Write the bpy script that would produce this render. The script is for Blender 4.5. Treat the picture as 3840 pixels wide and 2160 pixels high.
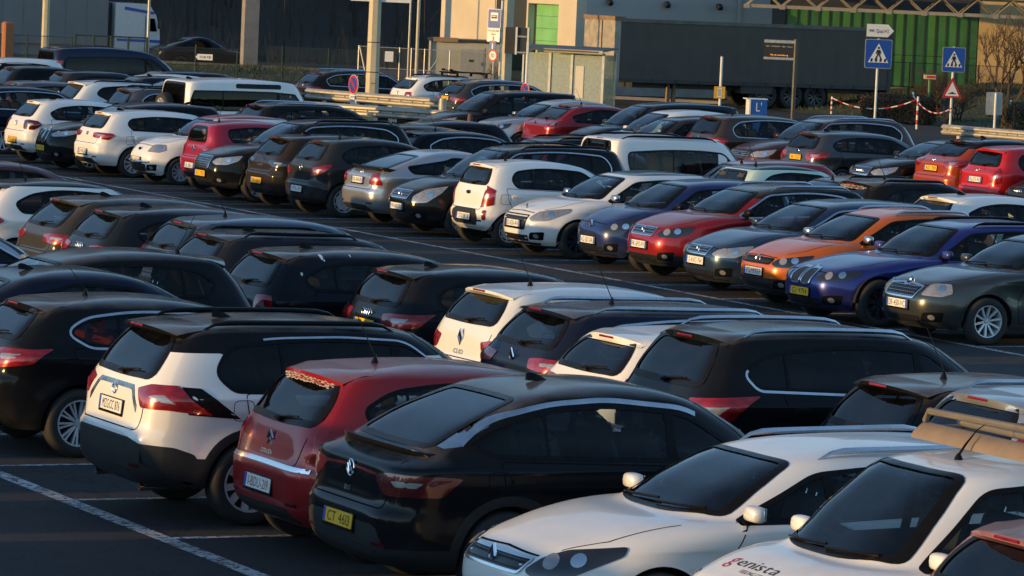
import bpy, math, random
import numpy as np
from mathutils import Vector, Matrix
from mathutils.bvhtree import BVHTree
from mathutils.interpolate import poly_3d_calc
R = math.radians
random.seed(5); np.random.seed(5)
scene = bpy.context.scene
for o_ in list(bpy.data.objects): bpy.data.objects.remove(o_)
COL = scene.collection

# ---------------------------------------------------------------- camera
CAM_F, CAM_H, CAM_PITCH, CAM_ROLL, CAM_YAW = 15157.7, 4.6693, R(4.42075), R(2.51142), R(26.48916)
cyw, syw, cp_, sp_ = math.cos(CAM_YAW), math.sin(CAM_YAW), math.cos(CAM_PITCH), math.sin(CAM_PITCH)
fwd = Vector((syw*cp_, cyw*cp_, -sp_)); rgt = Vector((cyw, -syw, 0)); upv = rgt.cross(fwd)
c_r = math.cos(CAM_ROLL)*rgt + math.sin(CAM_ROLL)*upv
c_u = -math.sin(CAM_ROLL)*rgt + math.cos(CAM_ROLL)*upv
cam = bpy.data.cameras.new('camera'); camo = bpy.data.objects.new('camera', cam); COL.objects.link(camo)
camo.matrix_world = Matrix(((c_r.x, c_u.x, -fwd.x, 0), (c_r.y, c_u.y, -fwd.y, 0), (c_r.z, c_u.z, -fwd.z, CAM_H), (0, 0, 0, 1)))
cam.sensor_width = 36; cam.lens = CAM_F*36/3840; cam.clip_start = .5; cam.clip_end = 3000
scene.camera = camo
def at(px, py, z=0.0):
    """photo pixel (3840 wide) -> world point on the plane of height z"""
    v = fwd + c_r*((px-1920)/CAM_F) - c_u*((py-1080)/CAM_F)
    return Vector((0, 0, CAM_H)) + v*((z-CAM_H)/v.z)
def atd(px, py, dist):
    v = fwd + c_r*((px-1920)/CAM_F) - c_u*((py-1080)/CAM_F)
    return Vector((0, 0, CAM_H)) + v*dist

# ---------------------------------------------------------------- sky, sun, exposure
SUN_EL, SUN_AZ = R(5.4), R(178.0)          # direction towards the sun, azimuth from +X
world = bpy.data.worlds.new('World'); scene.world = world; world.use_nodes = True
nt = world.node_tree; nt.nodes.clear()
sky = nt.nodes.new('ShaderNodeTexSky'); sky.sky_type = 'NISHITA'; sky.sun_disc = False
sky.sun_elevation = SUN_EL; sky.sun_rotation = R(90) - SUN_AZ
sky.air_density = 1.0; sky.dust_density = 0.4; sky.ozone_density = 1.6; sky.altitude = 2200
bg = nt.nodes.new('ShaderNodeBackground'); bg.inputs[1].default_value = 0.15
wo = nt.nodes.new('ShaderNodeOutputWorld')
nt.links.new(sky.outputs[0], bg.inputs[0]); nt.links.new(bg.outputs[0], wo.inputs[0])
sd = Vector((math.cos(SUN_EL)*math.cos(SUN_AZ), math.cos(SUN_EL)*math.sin(SUN_AZ), math.sin(SUN_EL)))
sl = bpy.data.lights.new('sun', 'SUN'); sl.energy = 2.05; sl.angle = R(0.6); sl.color = (1.0, .60, .20)
so = bpy.data.objects.new('sun', sl); COL.objects.link(so); so.rotation_euler = sd.to_track_quat('Z', 'Y').to_euler()
scene.view_settings.view_transform = 'Standard'; scene.view_settings.look = 'None'
scene.view_settings.exposure = 1.3; scene.view_settings.gamma = 1.0
scene.render.engine = 'CYCLES'
scene.cycles.use_denoising = True
scene.cycles.max_bounces = 8; scene.cycles.transparent_max_bounces = 24
scene.cycles.glossy_bounces = 4; scene.cycles.diffuse_bounces = 3
scene.cycles.caustics_reflective = False; scene.cycles.caustics_refractive = False
scene.cycles.sample_clamp_indirect = 4

# ---------------------------------------------------------------- materials
MAT = {}
def newmat(name):
    m = bpy.data.materials.new(name); m.use_nodes = True; n = m.node_tree
    n.nodes.clear(); o = n.nodes.new('ShaderNodeOutputMaterial'); return m, n, o
def pbsdf(n, col, rough=.5, metal=0, coat=0, spec=.5, emis=None, es=0):
    b = n.nodes.new('ShaderNodeBsdfPrincipled')
    b.inputs['Base Color'].default_value = (*col, 1); b.inputs['Roughness'].default_value = rough
    b.inputs['Metallic'].default_value = metal; b.inputs['Coat Weight'].default_value = coat
    b.inputs['Coat Roughness'].default_value = .04; b.inputs['Specular IOR Level'].default_value = spec
    if emis: b.inputs['Emission Color'].default_value = (*emis, 1); b.inputs['Emission Strength'].default_value = es
    return b
def noise(n, scale, detail=4, rough=.6, coord='Object', dim='3D'):
    tc = n.nodes.new('ShaderNodeTexCoord'); t = n.nodes.new('ShaderNodeTexNoise')
    t.inputs['Scale'].default_value = scale; t.inputs['Detail'].default_value = detail; t.inputs['Roughness'].default_value = rough
    n.links.new(tc.outputs[coord], t.inputs['Vector']); return t
def ramp(n, src, lo, hi, a=0., b=1.):
    r = n.nodes.new('ShaderNodeMapRange'); r.inputs['From Min'].default_value = lo; r.inputs['From Max'].default_value = hi
    r.inputs['To Min'].default_value = a; r.inputs['To Max'].default_value = b; n.links.new(src, r.inputs['Value']); return r
def math_(n, op, a, b):
    m = n.nodes.new('ShaderNodeMath'); m.operation = op; m.use_clamp = True
    for k, s in ((0, a), (1, b)):
        if isinstance(s, (int, float)): m.inputs[k].default_value = s
        else: n.links.new(s, m.inputs[k])
    return m.outputs[0]
def mixc(n, fac, a, b):
    m = n.nodes.new('ShaderNodeMix'); m.data_type = 'RGBA'
    if isinstance(fac, (int, float)): m.inputs[0].default_value = fac
    else: n.links.new(fac, m.inputs[0])
    for k, s in ((6, a), (7, b)):
        if isinstance(s, tuple): m.inputs[k].default_value = (*s, 1)
        else: n.links.new(s, m.inputs[k])
    return m.outputs[2]
def simple(name, col, rough=.5, metal=0, coat=0, spec=.5, vary=.15, scale=8, bump=0, bscale=80, coord='Object', emis=None, es=0):
    """plain material with a little procedural unevenness of tone"""
    if name in MAT: return MAT[name]
    m, n, o = newmat(name); b = pbsdf(n, col, rough, metal, coat, spec, emis, es)
    if vary:
        t = noise(n, scale, coord=coord); r = ramp(n, t.outputs[0], .25, .75)
        c = mixc(n, r.outputs[0], tuple(x*(1-vary) for x in col), tuple(min(1, x*(1+vary)) for x in col))
        n.links.new(c, b.inputs['Base Color'])
        rr = ramp(n, t.outputs[0], .3, .7, max(0, rough-.08), min(1, rough+.1)); n.links.new(rr.outputs[0], b.inputs['Roughness'])
    if bump:
        t2 = noise(n, bscale, 3, coord=coord); bp = n.nodes.new('ShaderNodeBump'); bp.inputs['Strength'].default_value = bump
        bp.inputs['Distance'].default_value = .02
        n.links.new(t2.outputs[0], bp.inputs['Height']); n.links.new(bp.outputs[0], b.inputs['Normal'])
    n.links.new(b.outputs[0], o.inputs[0]); MAT[name] = m; return m
def paint(col, metal=.25, rough=.32, dust=.5, key=None):
    """clear-coated car paint; frost and dust settle on upward faces, road film low on the flanks"""
    name = key or 'paint_%.3f_%.3f_%.3f_%.2f_%.2f' % (*col, metal, dust)
    if name in MAT: return MAT[name]
    m, n, o = newmat(name); dk = max(col) < .06; b = pbsdf(n, col, .14 if dk else rough, min(metal, .12) if dk else metal, 0 if dk else .55, .20 if dk else .4)
    b.inputs['Coat Roughness'].default_value = .05
    g = n.nodes.new('ShaderNodeNewGeometry'); sx = n.nodes.new('ShaderNodeSeparateXYZ'); n.links.new(g.outputs['Normal'], sx.inputs[0])
    up = ramp(n, sx.outputs['Z'], .70, .97)
    big = ramp(n, noise(n, 2.3, 4).outputs[0], .30, .68); fine = ramp(n, noise(n, 140, 2).outputs[0], .35, .65, .55, 1)
    d = math_(n, 'MULTIPLY', math_(n, 'MULTIPLY', up.outputs[0], big.outputs[0]), fine.outputs[0])
    d = math_(n, 'MULTIPLY', d, dust)
    tc = n.nodes.new('ShaderNodeTexCoord'); sz = n.nodes.new('ShaderNodeSeparateXYZ'); n.links.new(tc.outputs['Object'], sz.inputs[0])
    low = ramp(n, sz.outputs['Z'], .55, .18, 0, .14)
    gr = math_(n, 'MULTIPLY', low.outputs[0], ramp(n, noise(n, 5, 5).outputs[0], .3, .7).outputs[0])
    film = math_(n, 'ADD', math_(n, 'MULTIPLY', ramp(n, noise(n, 3.1, 5).outputs[0], .45, .80).outputs[0], .008), gr)
    d = math_(n, 'MAXIMUM', d, film)
    db = pbsdf(n, (.20, .18, .17), .7, spec=.3)
    mx = n.nodes.new('ShaderNodeMixShader'); n.links.new(d, mx.inputs[0]); n.links.new(b.outputs[0], mx.inputs[1]); n.links.new(db.outputs[0], mx.inputs[2])
    bk = pbsdf(n, (.035, .034, .034), .8); m3 = n.nodes.new('ShaderNodeMixShader'); n.links.new(g.outputs['Backfacing'], m3.inputs[0]); n.links.new(mx.outputs[0], m3.inputs[1]); n.links.new(bk.outputs[0], m3.inputs[2])
    n.links.new(m3.outputs[0], o.inputs[0]); MAT[name] = m; return m
def glass(name, tint, rough=.015, refl=1.0, haze=.010, ior=1.34):
    if name in MAT: return MAT[name]
    m, n, o = newmat(name)
    tr = n.nodes.new('ShaderNodeBsdfTransparent'); tr.inputs[0].default_value = (*tint, 1)
    gl = n.nodes.new('ShaderNodeBsdfGlossy'); gl.inputs['Roughness'].default_value = rough; gl.inputs[0].default_value = (.95, .97, 1, 1)
    fr = n.nodes.new('ShaderNodeFresnel'); fr.inputs[0].default_value = ior
    fa = math_(n, 'MULTIPLY', fr.outputs[0], refl)
    mx = n.nodes.new('ShaderNodeMixShader'); n.links.new(fa, mx.inputs[0]); n.links.new(tr.outputs[0], mx.inputs[1]); n.links.new(gl.outputs[0], mx.inputs[2])
    df = n.nodes.new('ShaderNodeBsdfDiffuse'); df.inputs[0].default_value = (.35, .36, .36, 1)
    m2 = n.nodes.new('ShaderNodeMixShader'); hz = ramp(n, noise(n, 6, 5).outputs[0], .45, .8, haze*.3, haze*1.8)
    n.links.new(hz.outputs[0], m2.inputs[0]); n.links.new(mx.outputs[0], m2.inputs[1]); n.links.new(df.outputs[0], m2.inputs[2])
    n.links.new(m2.outputs[0], o.inputs[0]); MAT[name] = m; return m
GLASS_S = glass('screen_glass', (.60, .66, .66)); GLASS_P = glass('privacy_glass', (.05, .055, .06)); GLASS_R = glass('rear_glass', (.16, .18, .19), ior=1.45); GLASS_W = glass('windscreen_glass', (.55, .62, .62), ior=1.5)
BLACK = simple('gloss_black_trim', (.008, .008, .009), .25, spec=.12)
SEAL = simple('rubber_seal', (.015, .015, .016), .6)
GAP = simple('panel_gap_dark', (.006, .006, .007), .9, spec=.1)
PLASTIC = simple('grey_black_plastic', (.024, .025, .027), .55, spec=.25, scale=25)
CHROME = simple('chrome', (.75, .76, .78), .12, 1, vary=.05)
SATIN = simple('satin_aluminium', (.62, .64, .67), .28, 1, vary=.06)
RUBBER = simple('tyre_rubber', (.022, .021, .021), .8, scale=30)
ALLOY = simple('alloy_silver', (.60, .61, .63), .35, .35)
DARKALLOY = simple('alloy_dark', (.035, .036, .04), .35, .2)
MIRRORG = simple('mirror_glass', (.8, .82, .82), .03, 1, vary=0)
INTER = simple('interior_dark', (.055, .054, .054), .8)
INTERB = simple('interior_beige', (.34, .28, .22), .8)
INTERR = simple('interior_red', (.42, .03, .02), .7)
UNDER = simple('underbody_dark', (.012, .012, .012), .9)
LENS_R = None
def lamp_lens(name, col, rough=.08, var=.35):
    """moulded lamp lens: ribbed reflector look under a clear cover"""
    if name in MAT: return MAT[name]
    m, n, o = newmat(name); b = pbsdf(n, col, .25, .35, 1, .6)
    t = n.nodes.new('ShaderNodeTexVoronoi'); tc = n.nodes.new('ShaderNodeTexCoord'); t.inputs['Scale'].default_value = 11
    mp = n.nodes.new('ShaderNodeMapping'); mp.inputs['Scale'].default_value = (1, 1, 2.2); n.links.new(tc.outputs['Object'], mp.inputs[0]); n.links.new(mp.outputs[0], t.inputs['Vector'])
    r = ramp(n, t.outputs[0], .0, .8)
    c = mixc(n, r.outputs[0], tuple(min(1, x*(1+var)) for x in col), tuple(x*(1-var) for x in col)); n.links.new(c, b.inputs['Base Color'])
    n.links.new(b.outputs[0], o.inputs[0]); MAT[name] = m; return m
LENS_R = lamp_lens('red_lens', (.34, .008, .010)); LENS_DR = lamp_lens('dark_red_lens', (.10, .004, .006))
LENS_C = lamp_lens('clear_lens', (.30, .31, .33), var=.15); LENS_S = lamp_lens('smoked_lens', (.022, .023, .026), var=.15); LENS_A = lamp_lens('amber_lens', (.5, .13, .01))
def grille_mat():
    m, n, o = newmat('grille_mesh'); b = pbsdf(n, (.012, .012, .013), .35, coat=.2)
    n.links.new(b.outputs[0], o.inputs[0]); MAT['grille_mesh'] = m; return m
GRILLE = grille_mat()
PLATE_Y = simple('plate_yellow', (.80, .46, .02), .45, vary=.08); PLATE_W = simple('plate_white', (.70, .70, .67), .45, vary=.08)
PLATE_B = simple('plate_band_blue', (.02, .07, .35), .5); INK = simple('plate_ink', (.012, .012, .014), .5); INKR = simple('plate_ink_red', (.28, .012, .03), .5)
WHITE_PRINT = simple('white_print', (.75, .75, .75), .5)

# ---------------------------------------------------------------- mesh helpers
def mk(name, V, F, mat, parent=None, smooth=True, normals=None, loc=None):
    me = bpy.data.meshes.new(name)
    me.from_pydata(np.asarray(V, float).tolist(), [], F.tolist() if isinstance(F, np.ndarray) else F)
    mats = mat if isinstance(mat, (list, tuple)) else [mat]
    for m in mats: me.materials.append(m)
    if smooth: me.polygons.foreach_set('use_smooth', [True]*len(me.polygons))
    if normals is not None: me.normals_split_custom_set_from_vertices(np.asarray(normals, float).tolist())
    me.update()
    o = bpy.data.objects.new(name, me); COL.objects.link(o)
    if parent: o.parent = parent
    if loc is not None: o.location = loc
    return o
def inst(name, me, parent, loc=(0, 0, 0), rot=(0, 0, 0), sc=(1, 1, 1)):
    o = bpy.data.objects.new(name, me); COL.objects.link(o); o.parent = parent; o.location = loc; o.rotation_euler = rot; o.scale = sc; return o
def empty(name, loc=(0, 0, 0), rz=0, label=None, cat=None, group=None):
    o = bpy.data.objects.new(name, None); COL.objects.link(o); o.location = loc; o.rotation_euler = (0, 0, rz); o.empty_display_size = .2
    tag(o, label, cat, group); return o
def tag(o, label=None, cat=None, group=None, kind=None):
    if label: o['label'] = label
    if cat: o['category'] = cat
    if group: o['group'] = group
    if kind: o['kind'] = kind
    return o
class MB:
    """collects boxes, tubes, lathes and prisms into one mesh"""
    def __init__(s): s.V = []; s.F = []; s.M = []
    def add(s, V, F, m=0):
        b = len(s.V); s.V += [tuple(v) for v in V]; s.F += [tuple(i+b for i in f) for f in F]; s.M += [m]*len(F); return s
    def box(s, c, d, rot=None, m=0, bev=0):
        x, y, z = (k/2 for k in d)
        if bev:
            b = min(bev, x*.9, y*.9, z*.9); P = []
            for sz, e in ((-z, b), (-z+b, 0), (z-b, 0), (z, b)):
                for px, py in ((-x+b+e, -y+e), (x-b-e, -y+e), (x-e, -y+b+e), (x-e, y-b-e), (x-b-e, y-e), (-x+b+e, y-e), (-x+e, y-b-e), (-x+e, -y+b+e)): P.append(Vector((px, py, sz)))
            F = [tuple(range(7, -1, -1)), tuple(range(24, 32))]
            for l in range(3):
                for i in range(8): F.append((l*8+i, l*8+(i+1) % 8, l*8+8+(i+1) % 8, l*8+8+i))
        else:
            P = [Vector((a*x, b*y, g*z)) for g in (-1, 1) for a, b in ((-1, -1), (1, -1), (1, 1), (-1, 1))]
            F = [(3, 2, 1, 0), (4, 5, 6, 7), (0, 1, 5, 4), (1, 2, 6, 5), (2, 3, 7, 6), (3, 0, 4, 7)]
        if rot is not None:
            mt = rot if isinstance(rot, Matrix) else Matrix.Rotation(rot, 3, 'Z'); P = [mt @ p for p in P]
        return s.add([p+Vector(c) for p in P], F, m)
    def tube(s, pts, r, n=8, m=0, cap=True, flat=1.0):
        pts = [Vector(p) for p in pts]; k = len(pts); rr = r if isinstance(r, (list, tuple)) else [r]*k; V = []
        ref = Vector((0, 0, 1))
        for i, p in enumerate(pts):
            d = (pts[min(i+1, k-1)]-pts[max(i-1, 0)]).normalized()
            a = d.cross(ref) if abs(d.dot(ref)) < .95 else d.cross(Vector((0, 1, 0)))
            a.normalize(); b = a.cross(d)
            for j in range(n):
                th = 2*math.pi*j/n; V.append(p+(a*math.cos(th)+b*math.sin(th)*flat)*rr[i])
        F = [(i*n+j, i*n+(j+1) % n, (i+1)*n+(j+1) % n, (i+1)*n+j) for i in range(k-1) for j in range(n)]
        if cap: F += [tuple(range(n-1, -1, -1)), tuple((k-1)*n+j for j in range(n))]
        return s.add(V, F, m)
    def prism(s, poly, ax, lo, hi, m=0):
        """2D polygon extruded along axis ax ('x': poly is (y,z), 'y': (x,z), 'z': (x,y))"""
        f = {'x': lambda a, b, h: (h, a, b), 'y': lambda a, b, h: (a, h, b), 'z': lambda a, b, h: (a, b, h)}[ax]
        n = len(poly); V = [f(a, b, lo) for a, b in poly]+[f(a, b, hi) for a, b in poly]
        ar = sum(poly[i][0]*poly[(i+1) % n][1]-poly[(i+1) % n][0]*poly[i][1] for i in range(n))
        F = [tuple(range(n)), tuple(range(2*n-1, n-1, -1))]+[(i, i+n, (i+1) % n+n, (i+1) % n) for i in range(n)]
        if (ar > 0) != (ax == 'y'): F = [tuple(reversed(q)) for q in F]
        return s.add(V, F, m)
    def lathe(s, prof, n=32, ax='y', c=(0, 0, 0), m=0, close=False):
        V = []; k = len(prof)
        for j in range(n):
            th = 2*math.pi*j/n
            for r, h in prof:
                a, b = r*math.cos(th), r*math.sin(th)
                V.append(((a+c[0], h+c[1], b+c[2]) if ax == 'y' else (a+c[0], b+c[1], h+c[2]) if ax == 'z' else (h+c[0], a+c[1], b+c[2])))
        F = [(j*k+i, j*k+i+1, ((j+1) % n)*k+i+1, ((j+1) % n)*k+i) for j in range(n) for i in range(k-1 if not close else k) if not close]
        return s.add(V, F, m)
    def mesh(s, name, mat, smooth=False):
        me = bpy.data.meshes.new(name); me.from_pydata([tuple(map(float, v)) for v in s.V], [], s.F)
        for m in (mat if isinstance(mat, (list, tuple)) else [mat]): me.materials.append(m)
        me.polygons.foreach_set('material_index', s.M)
        if smooth:
            me.polygons.foreach_set('use_smooth', [True]*len(me.polygons)); me.set_sharp_from_angle(angle=R(35))
        me.update(); return me
    def obj(s, name, mat, parent=None, smooth=False, loc=None):
        o = bpy.data.objects.new(name, s.mesh(name, mat, smooth)); COL.objects.link(o)
        if parent: o.parent = parent
        if loc is not None: o.location = loc
        return o

# ---------------------------------------------------------------- lettering: glyph outlines cached once
CHARS = 'ABCDEFGHIJKLMNOPQRSTUVWXYZ0123456789abcdefghijklmnopqrstuvwxyz.+-:\'Ëéë'
GLY = {}
def _glyphs():
    tmp = []
    for ch in CHARS:
        cu = bpy.data.curves.new('g', 'FONT'); cu.body = ch; cu.resolution_u = 2
        ob = bpy.data.objects.new('g', cu); COL.objects.link(ob); tmp.append((ch, ob, cu))
    dg = bpy.context.evaluated_depsgraph_get()
    for ch, ob, cu in tmp:
        me = ob.evaluated_get(dg).to_mesh()
        V = np.array([v.co[:2] for v in me.vertices]) if me.vertices else np.zeros((0, 2)); F = [tuple(p.vertices) for p in me.polygons]
        GLY[ch] = (V, F); ob.evaluated_get(dg).to_mesh_clear()
    for ch, ob, cu in tmp: bpy.data.objects.remove(ob); bpy.data.curves.remove(cu)
_glyphs()
def text2d(s, width=None, height=None, gap=.09, shear=0, bold=0):
    """lettering as 2D verts/faces centred on the origin, scaled to width x height"""
    V = []; F = []; x = 0
    for ch in s:
        if ch == ' ' or ch not in GLY or len(GLY[ch][0]) == 0: x += .34; continue
        v, f = GLY[ch]; b = len(V); lo, hi = v[:, 0].min(), v[:, 0].max()
        for p in v: V.append((p[0]-lo+x, p[1]))
        F += [tuple(i+b for i in q) for q in f]; x += hi-lo+gap
    V = np.array(V); V[:, 0] -= V[:, 0].min(); w = V[:, 0].max(); h = .70
    sy = height/h if height else width/w; sx = width/w if width else sy
    V[:, 0] = (V[:, 0]-w/2)*sx; V[:, 1] = (V[:, 1]-.35)*sy; V[:, 0] += V[:, 1]*shear
    return V, F
def flat_text(name, s, parent, mat, M, width=None, height=None, gap=.09, shear=0):
    """lettering lying in the local XY plane of matrix M"""
    V, F = text2d(s, width, height, gap, shear)
    return mk(name, [M @ Vector((a, b, 0)) for a, b in V], F, mat, parent, smooth=False)
# ---------------------------------------------------------------- car body generator
def pchip(xs, ys):
    xs = np.array(xs, float); ys = np.array(ys, float); h = np.diff(xs); d = np.diff(ys)/h; m = np.zeros(len(xs))
    m[0], m[-1] = d[0], d[-1]
    for i in range(1, len(xs)-1):
        if d[i-1]*d[i] > 0:
            w1, w2 = 2*h[i]+h[i-1], h[i]+2*h[i-1]; m[i] = (w1+w2)/(w1/d[i-1]+w2/d[i])
    def f(x):
        x = np.asarray(x, float); k = np.clip(np.searchsorted(xs, x, side='right')-1, 0, len(xs)-2); t = (x-xs[k])/h[k]
        return ((1+2*t)*(1-t)**2*ys[k]+t*(1-t)**2*h[k]*m[k]+t*t*(3-2*t)*ys[k+1]+t*t*(t-1)*h[k]*m[k+1])
    return f
def rpoly(pts, r=.04, seg=4):
    """polygon with rounded corners; r may be a list"""
    n = len(pts); out = []; P = [np.array(p, float) for p in pts]
    for i in range(n):
        p, a, b = P[i], P[i-1], P[(i+1) % n]; rr = r[i] if isinstance(r, (list, tuple)) else r
        da, db = a-p, b-p; la, lb = np.linalg.norm(da), np.linalg.norm(db)
        e = min(rr, la*.48, lb*.48)
        if e < .004: out.append(p); continue
        s0, s1 = p+da/la*e, p+db/lb*e
        for k in range(seg+1):
            t = k/seg; out.append((1-t)**2*s0+2*t*(1-t)*p+t*t*s1)
    return np.array(out)
def resample(P, step, closed=True):
    P = np.asarray(P, float); out = []; n = len(P)
    for i in range(n if closed else n-1):
        a, b = P[i], P[(i+1) % n]; k = max(1, int(math.ceil(np.linalg.norm(b-a)/step)))
        for j in range(k): out.append(a+(b-a)*j/k)
    if not closed: out.append(P[-1])
    return np.array(out)
def inset(P, d):
    """move a closed outline inwards by d"""
    P = np.asarray(P, float); n = len(P); A = sum(P[i][0]*P[(i+1) % n][1]-P[(i+1) % n][0]*P[i][1] for i in range(n)); sg = 1 if A > 0 else -1
    out = []
    for i in range(n):
        t = P[(i+1) % n]-P[i-1]; l = np.linalg.norm(t)+1e-9; nn = np.array([-t[1], t[0]])/l*sg; out.append(P[i]+nn*d)
    return np.array(out)
def clipx(P, x0, x1):
    def half(P, x, keep):
        o = []; n = len(P)
        for i in range(n):
            a, b = P[i], P[(i+1) % n]; ia, ib = keep(a[0], x), keep(b[0], x)
            if ia: o.append(a)
            if ia != ib: t = (x-a[0])/(b[0]-a[0]); o.append(a+(b-a)*t)
        return o
    P = [np.array(p, float) for p in P]
    if x0 is not None: P = half(P, x0, lambda v, x: v >= x)
    if x1 is not None and len(P): P = half(P, x1, lambda v, x: v <= x)
    return np.array(P)
def inside(poly, X, Y):
    r = np.zeros(len(X), bool); n = len(poly)
    for i in range(n):
        x0, y0 = poly[i]; x1, y1 = poly[(i+1) % n]
        if y0 == y1: continue
        c = ((y0 > Y) != (y1 > Y)) & (X < (x1-x0)*(Y-y0)/(y1-y0)+x0); r ^= c
    return r
def nearest_on(poly, p):
    a = poly; b = np.roll(poly, -1, 0); ab = b-a; t = np.clip(((p-a)*ab).sum(1)/((ab*ab).sum(1)+1e-12), 0, 1); q = a+ab*t[:, None]
    return q[np.argmin(((q-p)**2).sum(1))]

KIND = {
 'hatch': dict(L=4.05, W=1.75, H=1.46, fo=.83, wb=2.54, zb=.20, nx=.16, nz=.74, cx=1.02, cz=.97, tx=1.80, tz=1.36, bx=.17, bz=1.02, rx=.55, rz=1.385, wr=.318),
 'small': dict(L=3.60, W=1.62, H=1.48, fo=.68, wb=2.38, zb=.19, nx=.13, nz=.76, cx=.78, cz=.98, tx=1.52, tz=1.38, bx=.12, bz=1.02, rx=.36, rz=1.40, wr=.29),
 'golf': dict(L=4.26, W=1.79, H=1.455, fo=.86, wb=2.63, zb=.19, nx=.15, nz=.73, cx=1.12, cz=.97, tx=1.95, tz=1.36, bx=.15, bz=1.01, rx=.50, rz=1.385, wr=.318),
 'suv': dict(L=4.45, W=1.84, H=1.65, fo=.90, wb=2.67, zb=.25, nx=.13, nz=.88, cx=1.12, cz=1.10, tx=1.92, tz=1.55, bx=.14, bz=1.13, rx=.48, rz=1.575, wr=.345),
 'mpv': dict(L=4.45, W=1.80, H=1.64, fo=.90, wb=2.70, zb=.20, nx=.16, nz=.80, cx=.98, cz=1.02, tx=1.90, tz=1.54, bx=.10, bz=1.06, rx=.36, rz=1.56, wr=.322),
 'wagon': dict(L=4.70, W=1.83, H=1.475, fo=.86, wb=2.76, zb=.19, nx=.15, nz=.73, cx=1.22, cz=.97, tx=2.08, tz=1.375, bx=.16, bz=1.02, rx=.62, rz=1.39, wr=.325),
 'fastback': dict(L=4.65, W=1.84, H=1.45, fo=.86, wb=2.80, zb=.19, nx=.15, nz=.73, cx=1.25, cz=.95, tx=2.10, tz=1.35, bx=.42, bz=1.02, rx=1.45, rz=1.36, wr=.33),
 'van': dict(L=5.0, W=1.98, H=1.95, fo=.95, wb=3.0, zb=.25, nx=.12, nz=.92, cx=.85, cz=1.18, tx=1.75, tz=1.82, bx=.05, bz=1.15, rx=.16, rz=1.86, wr=.34, nR=14, w6=.82, w7=.62),
 'box': dict(L=4.75, W=1.99, H=1.96, fo=.85, wb=2.80, zb=.30, nx=.06, nz=1.05, cx=1.25, cz=1.20, tx=1.75, tz=1.88, bx=.05, bz=1.20, rx=.13, rz=1.86, wr=.39, nR=14, nF=6, w6=.86, w7=.66),
}
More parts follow.
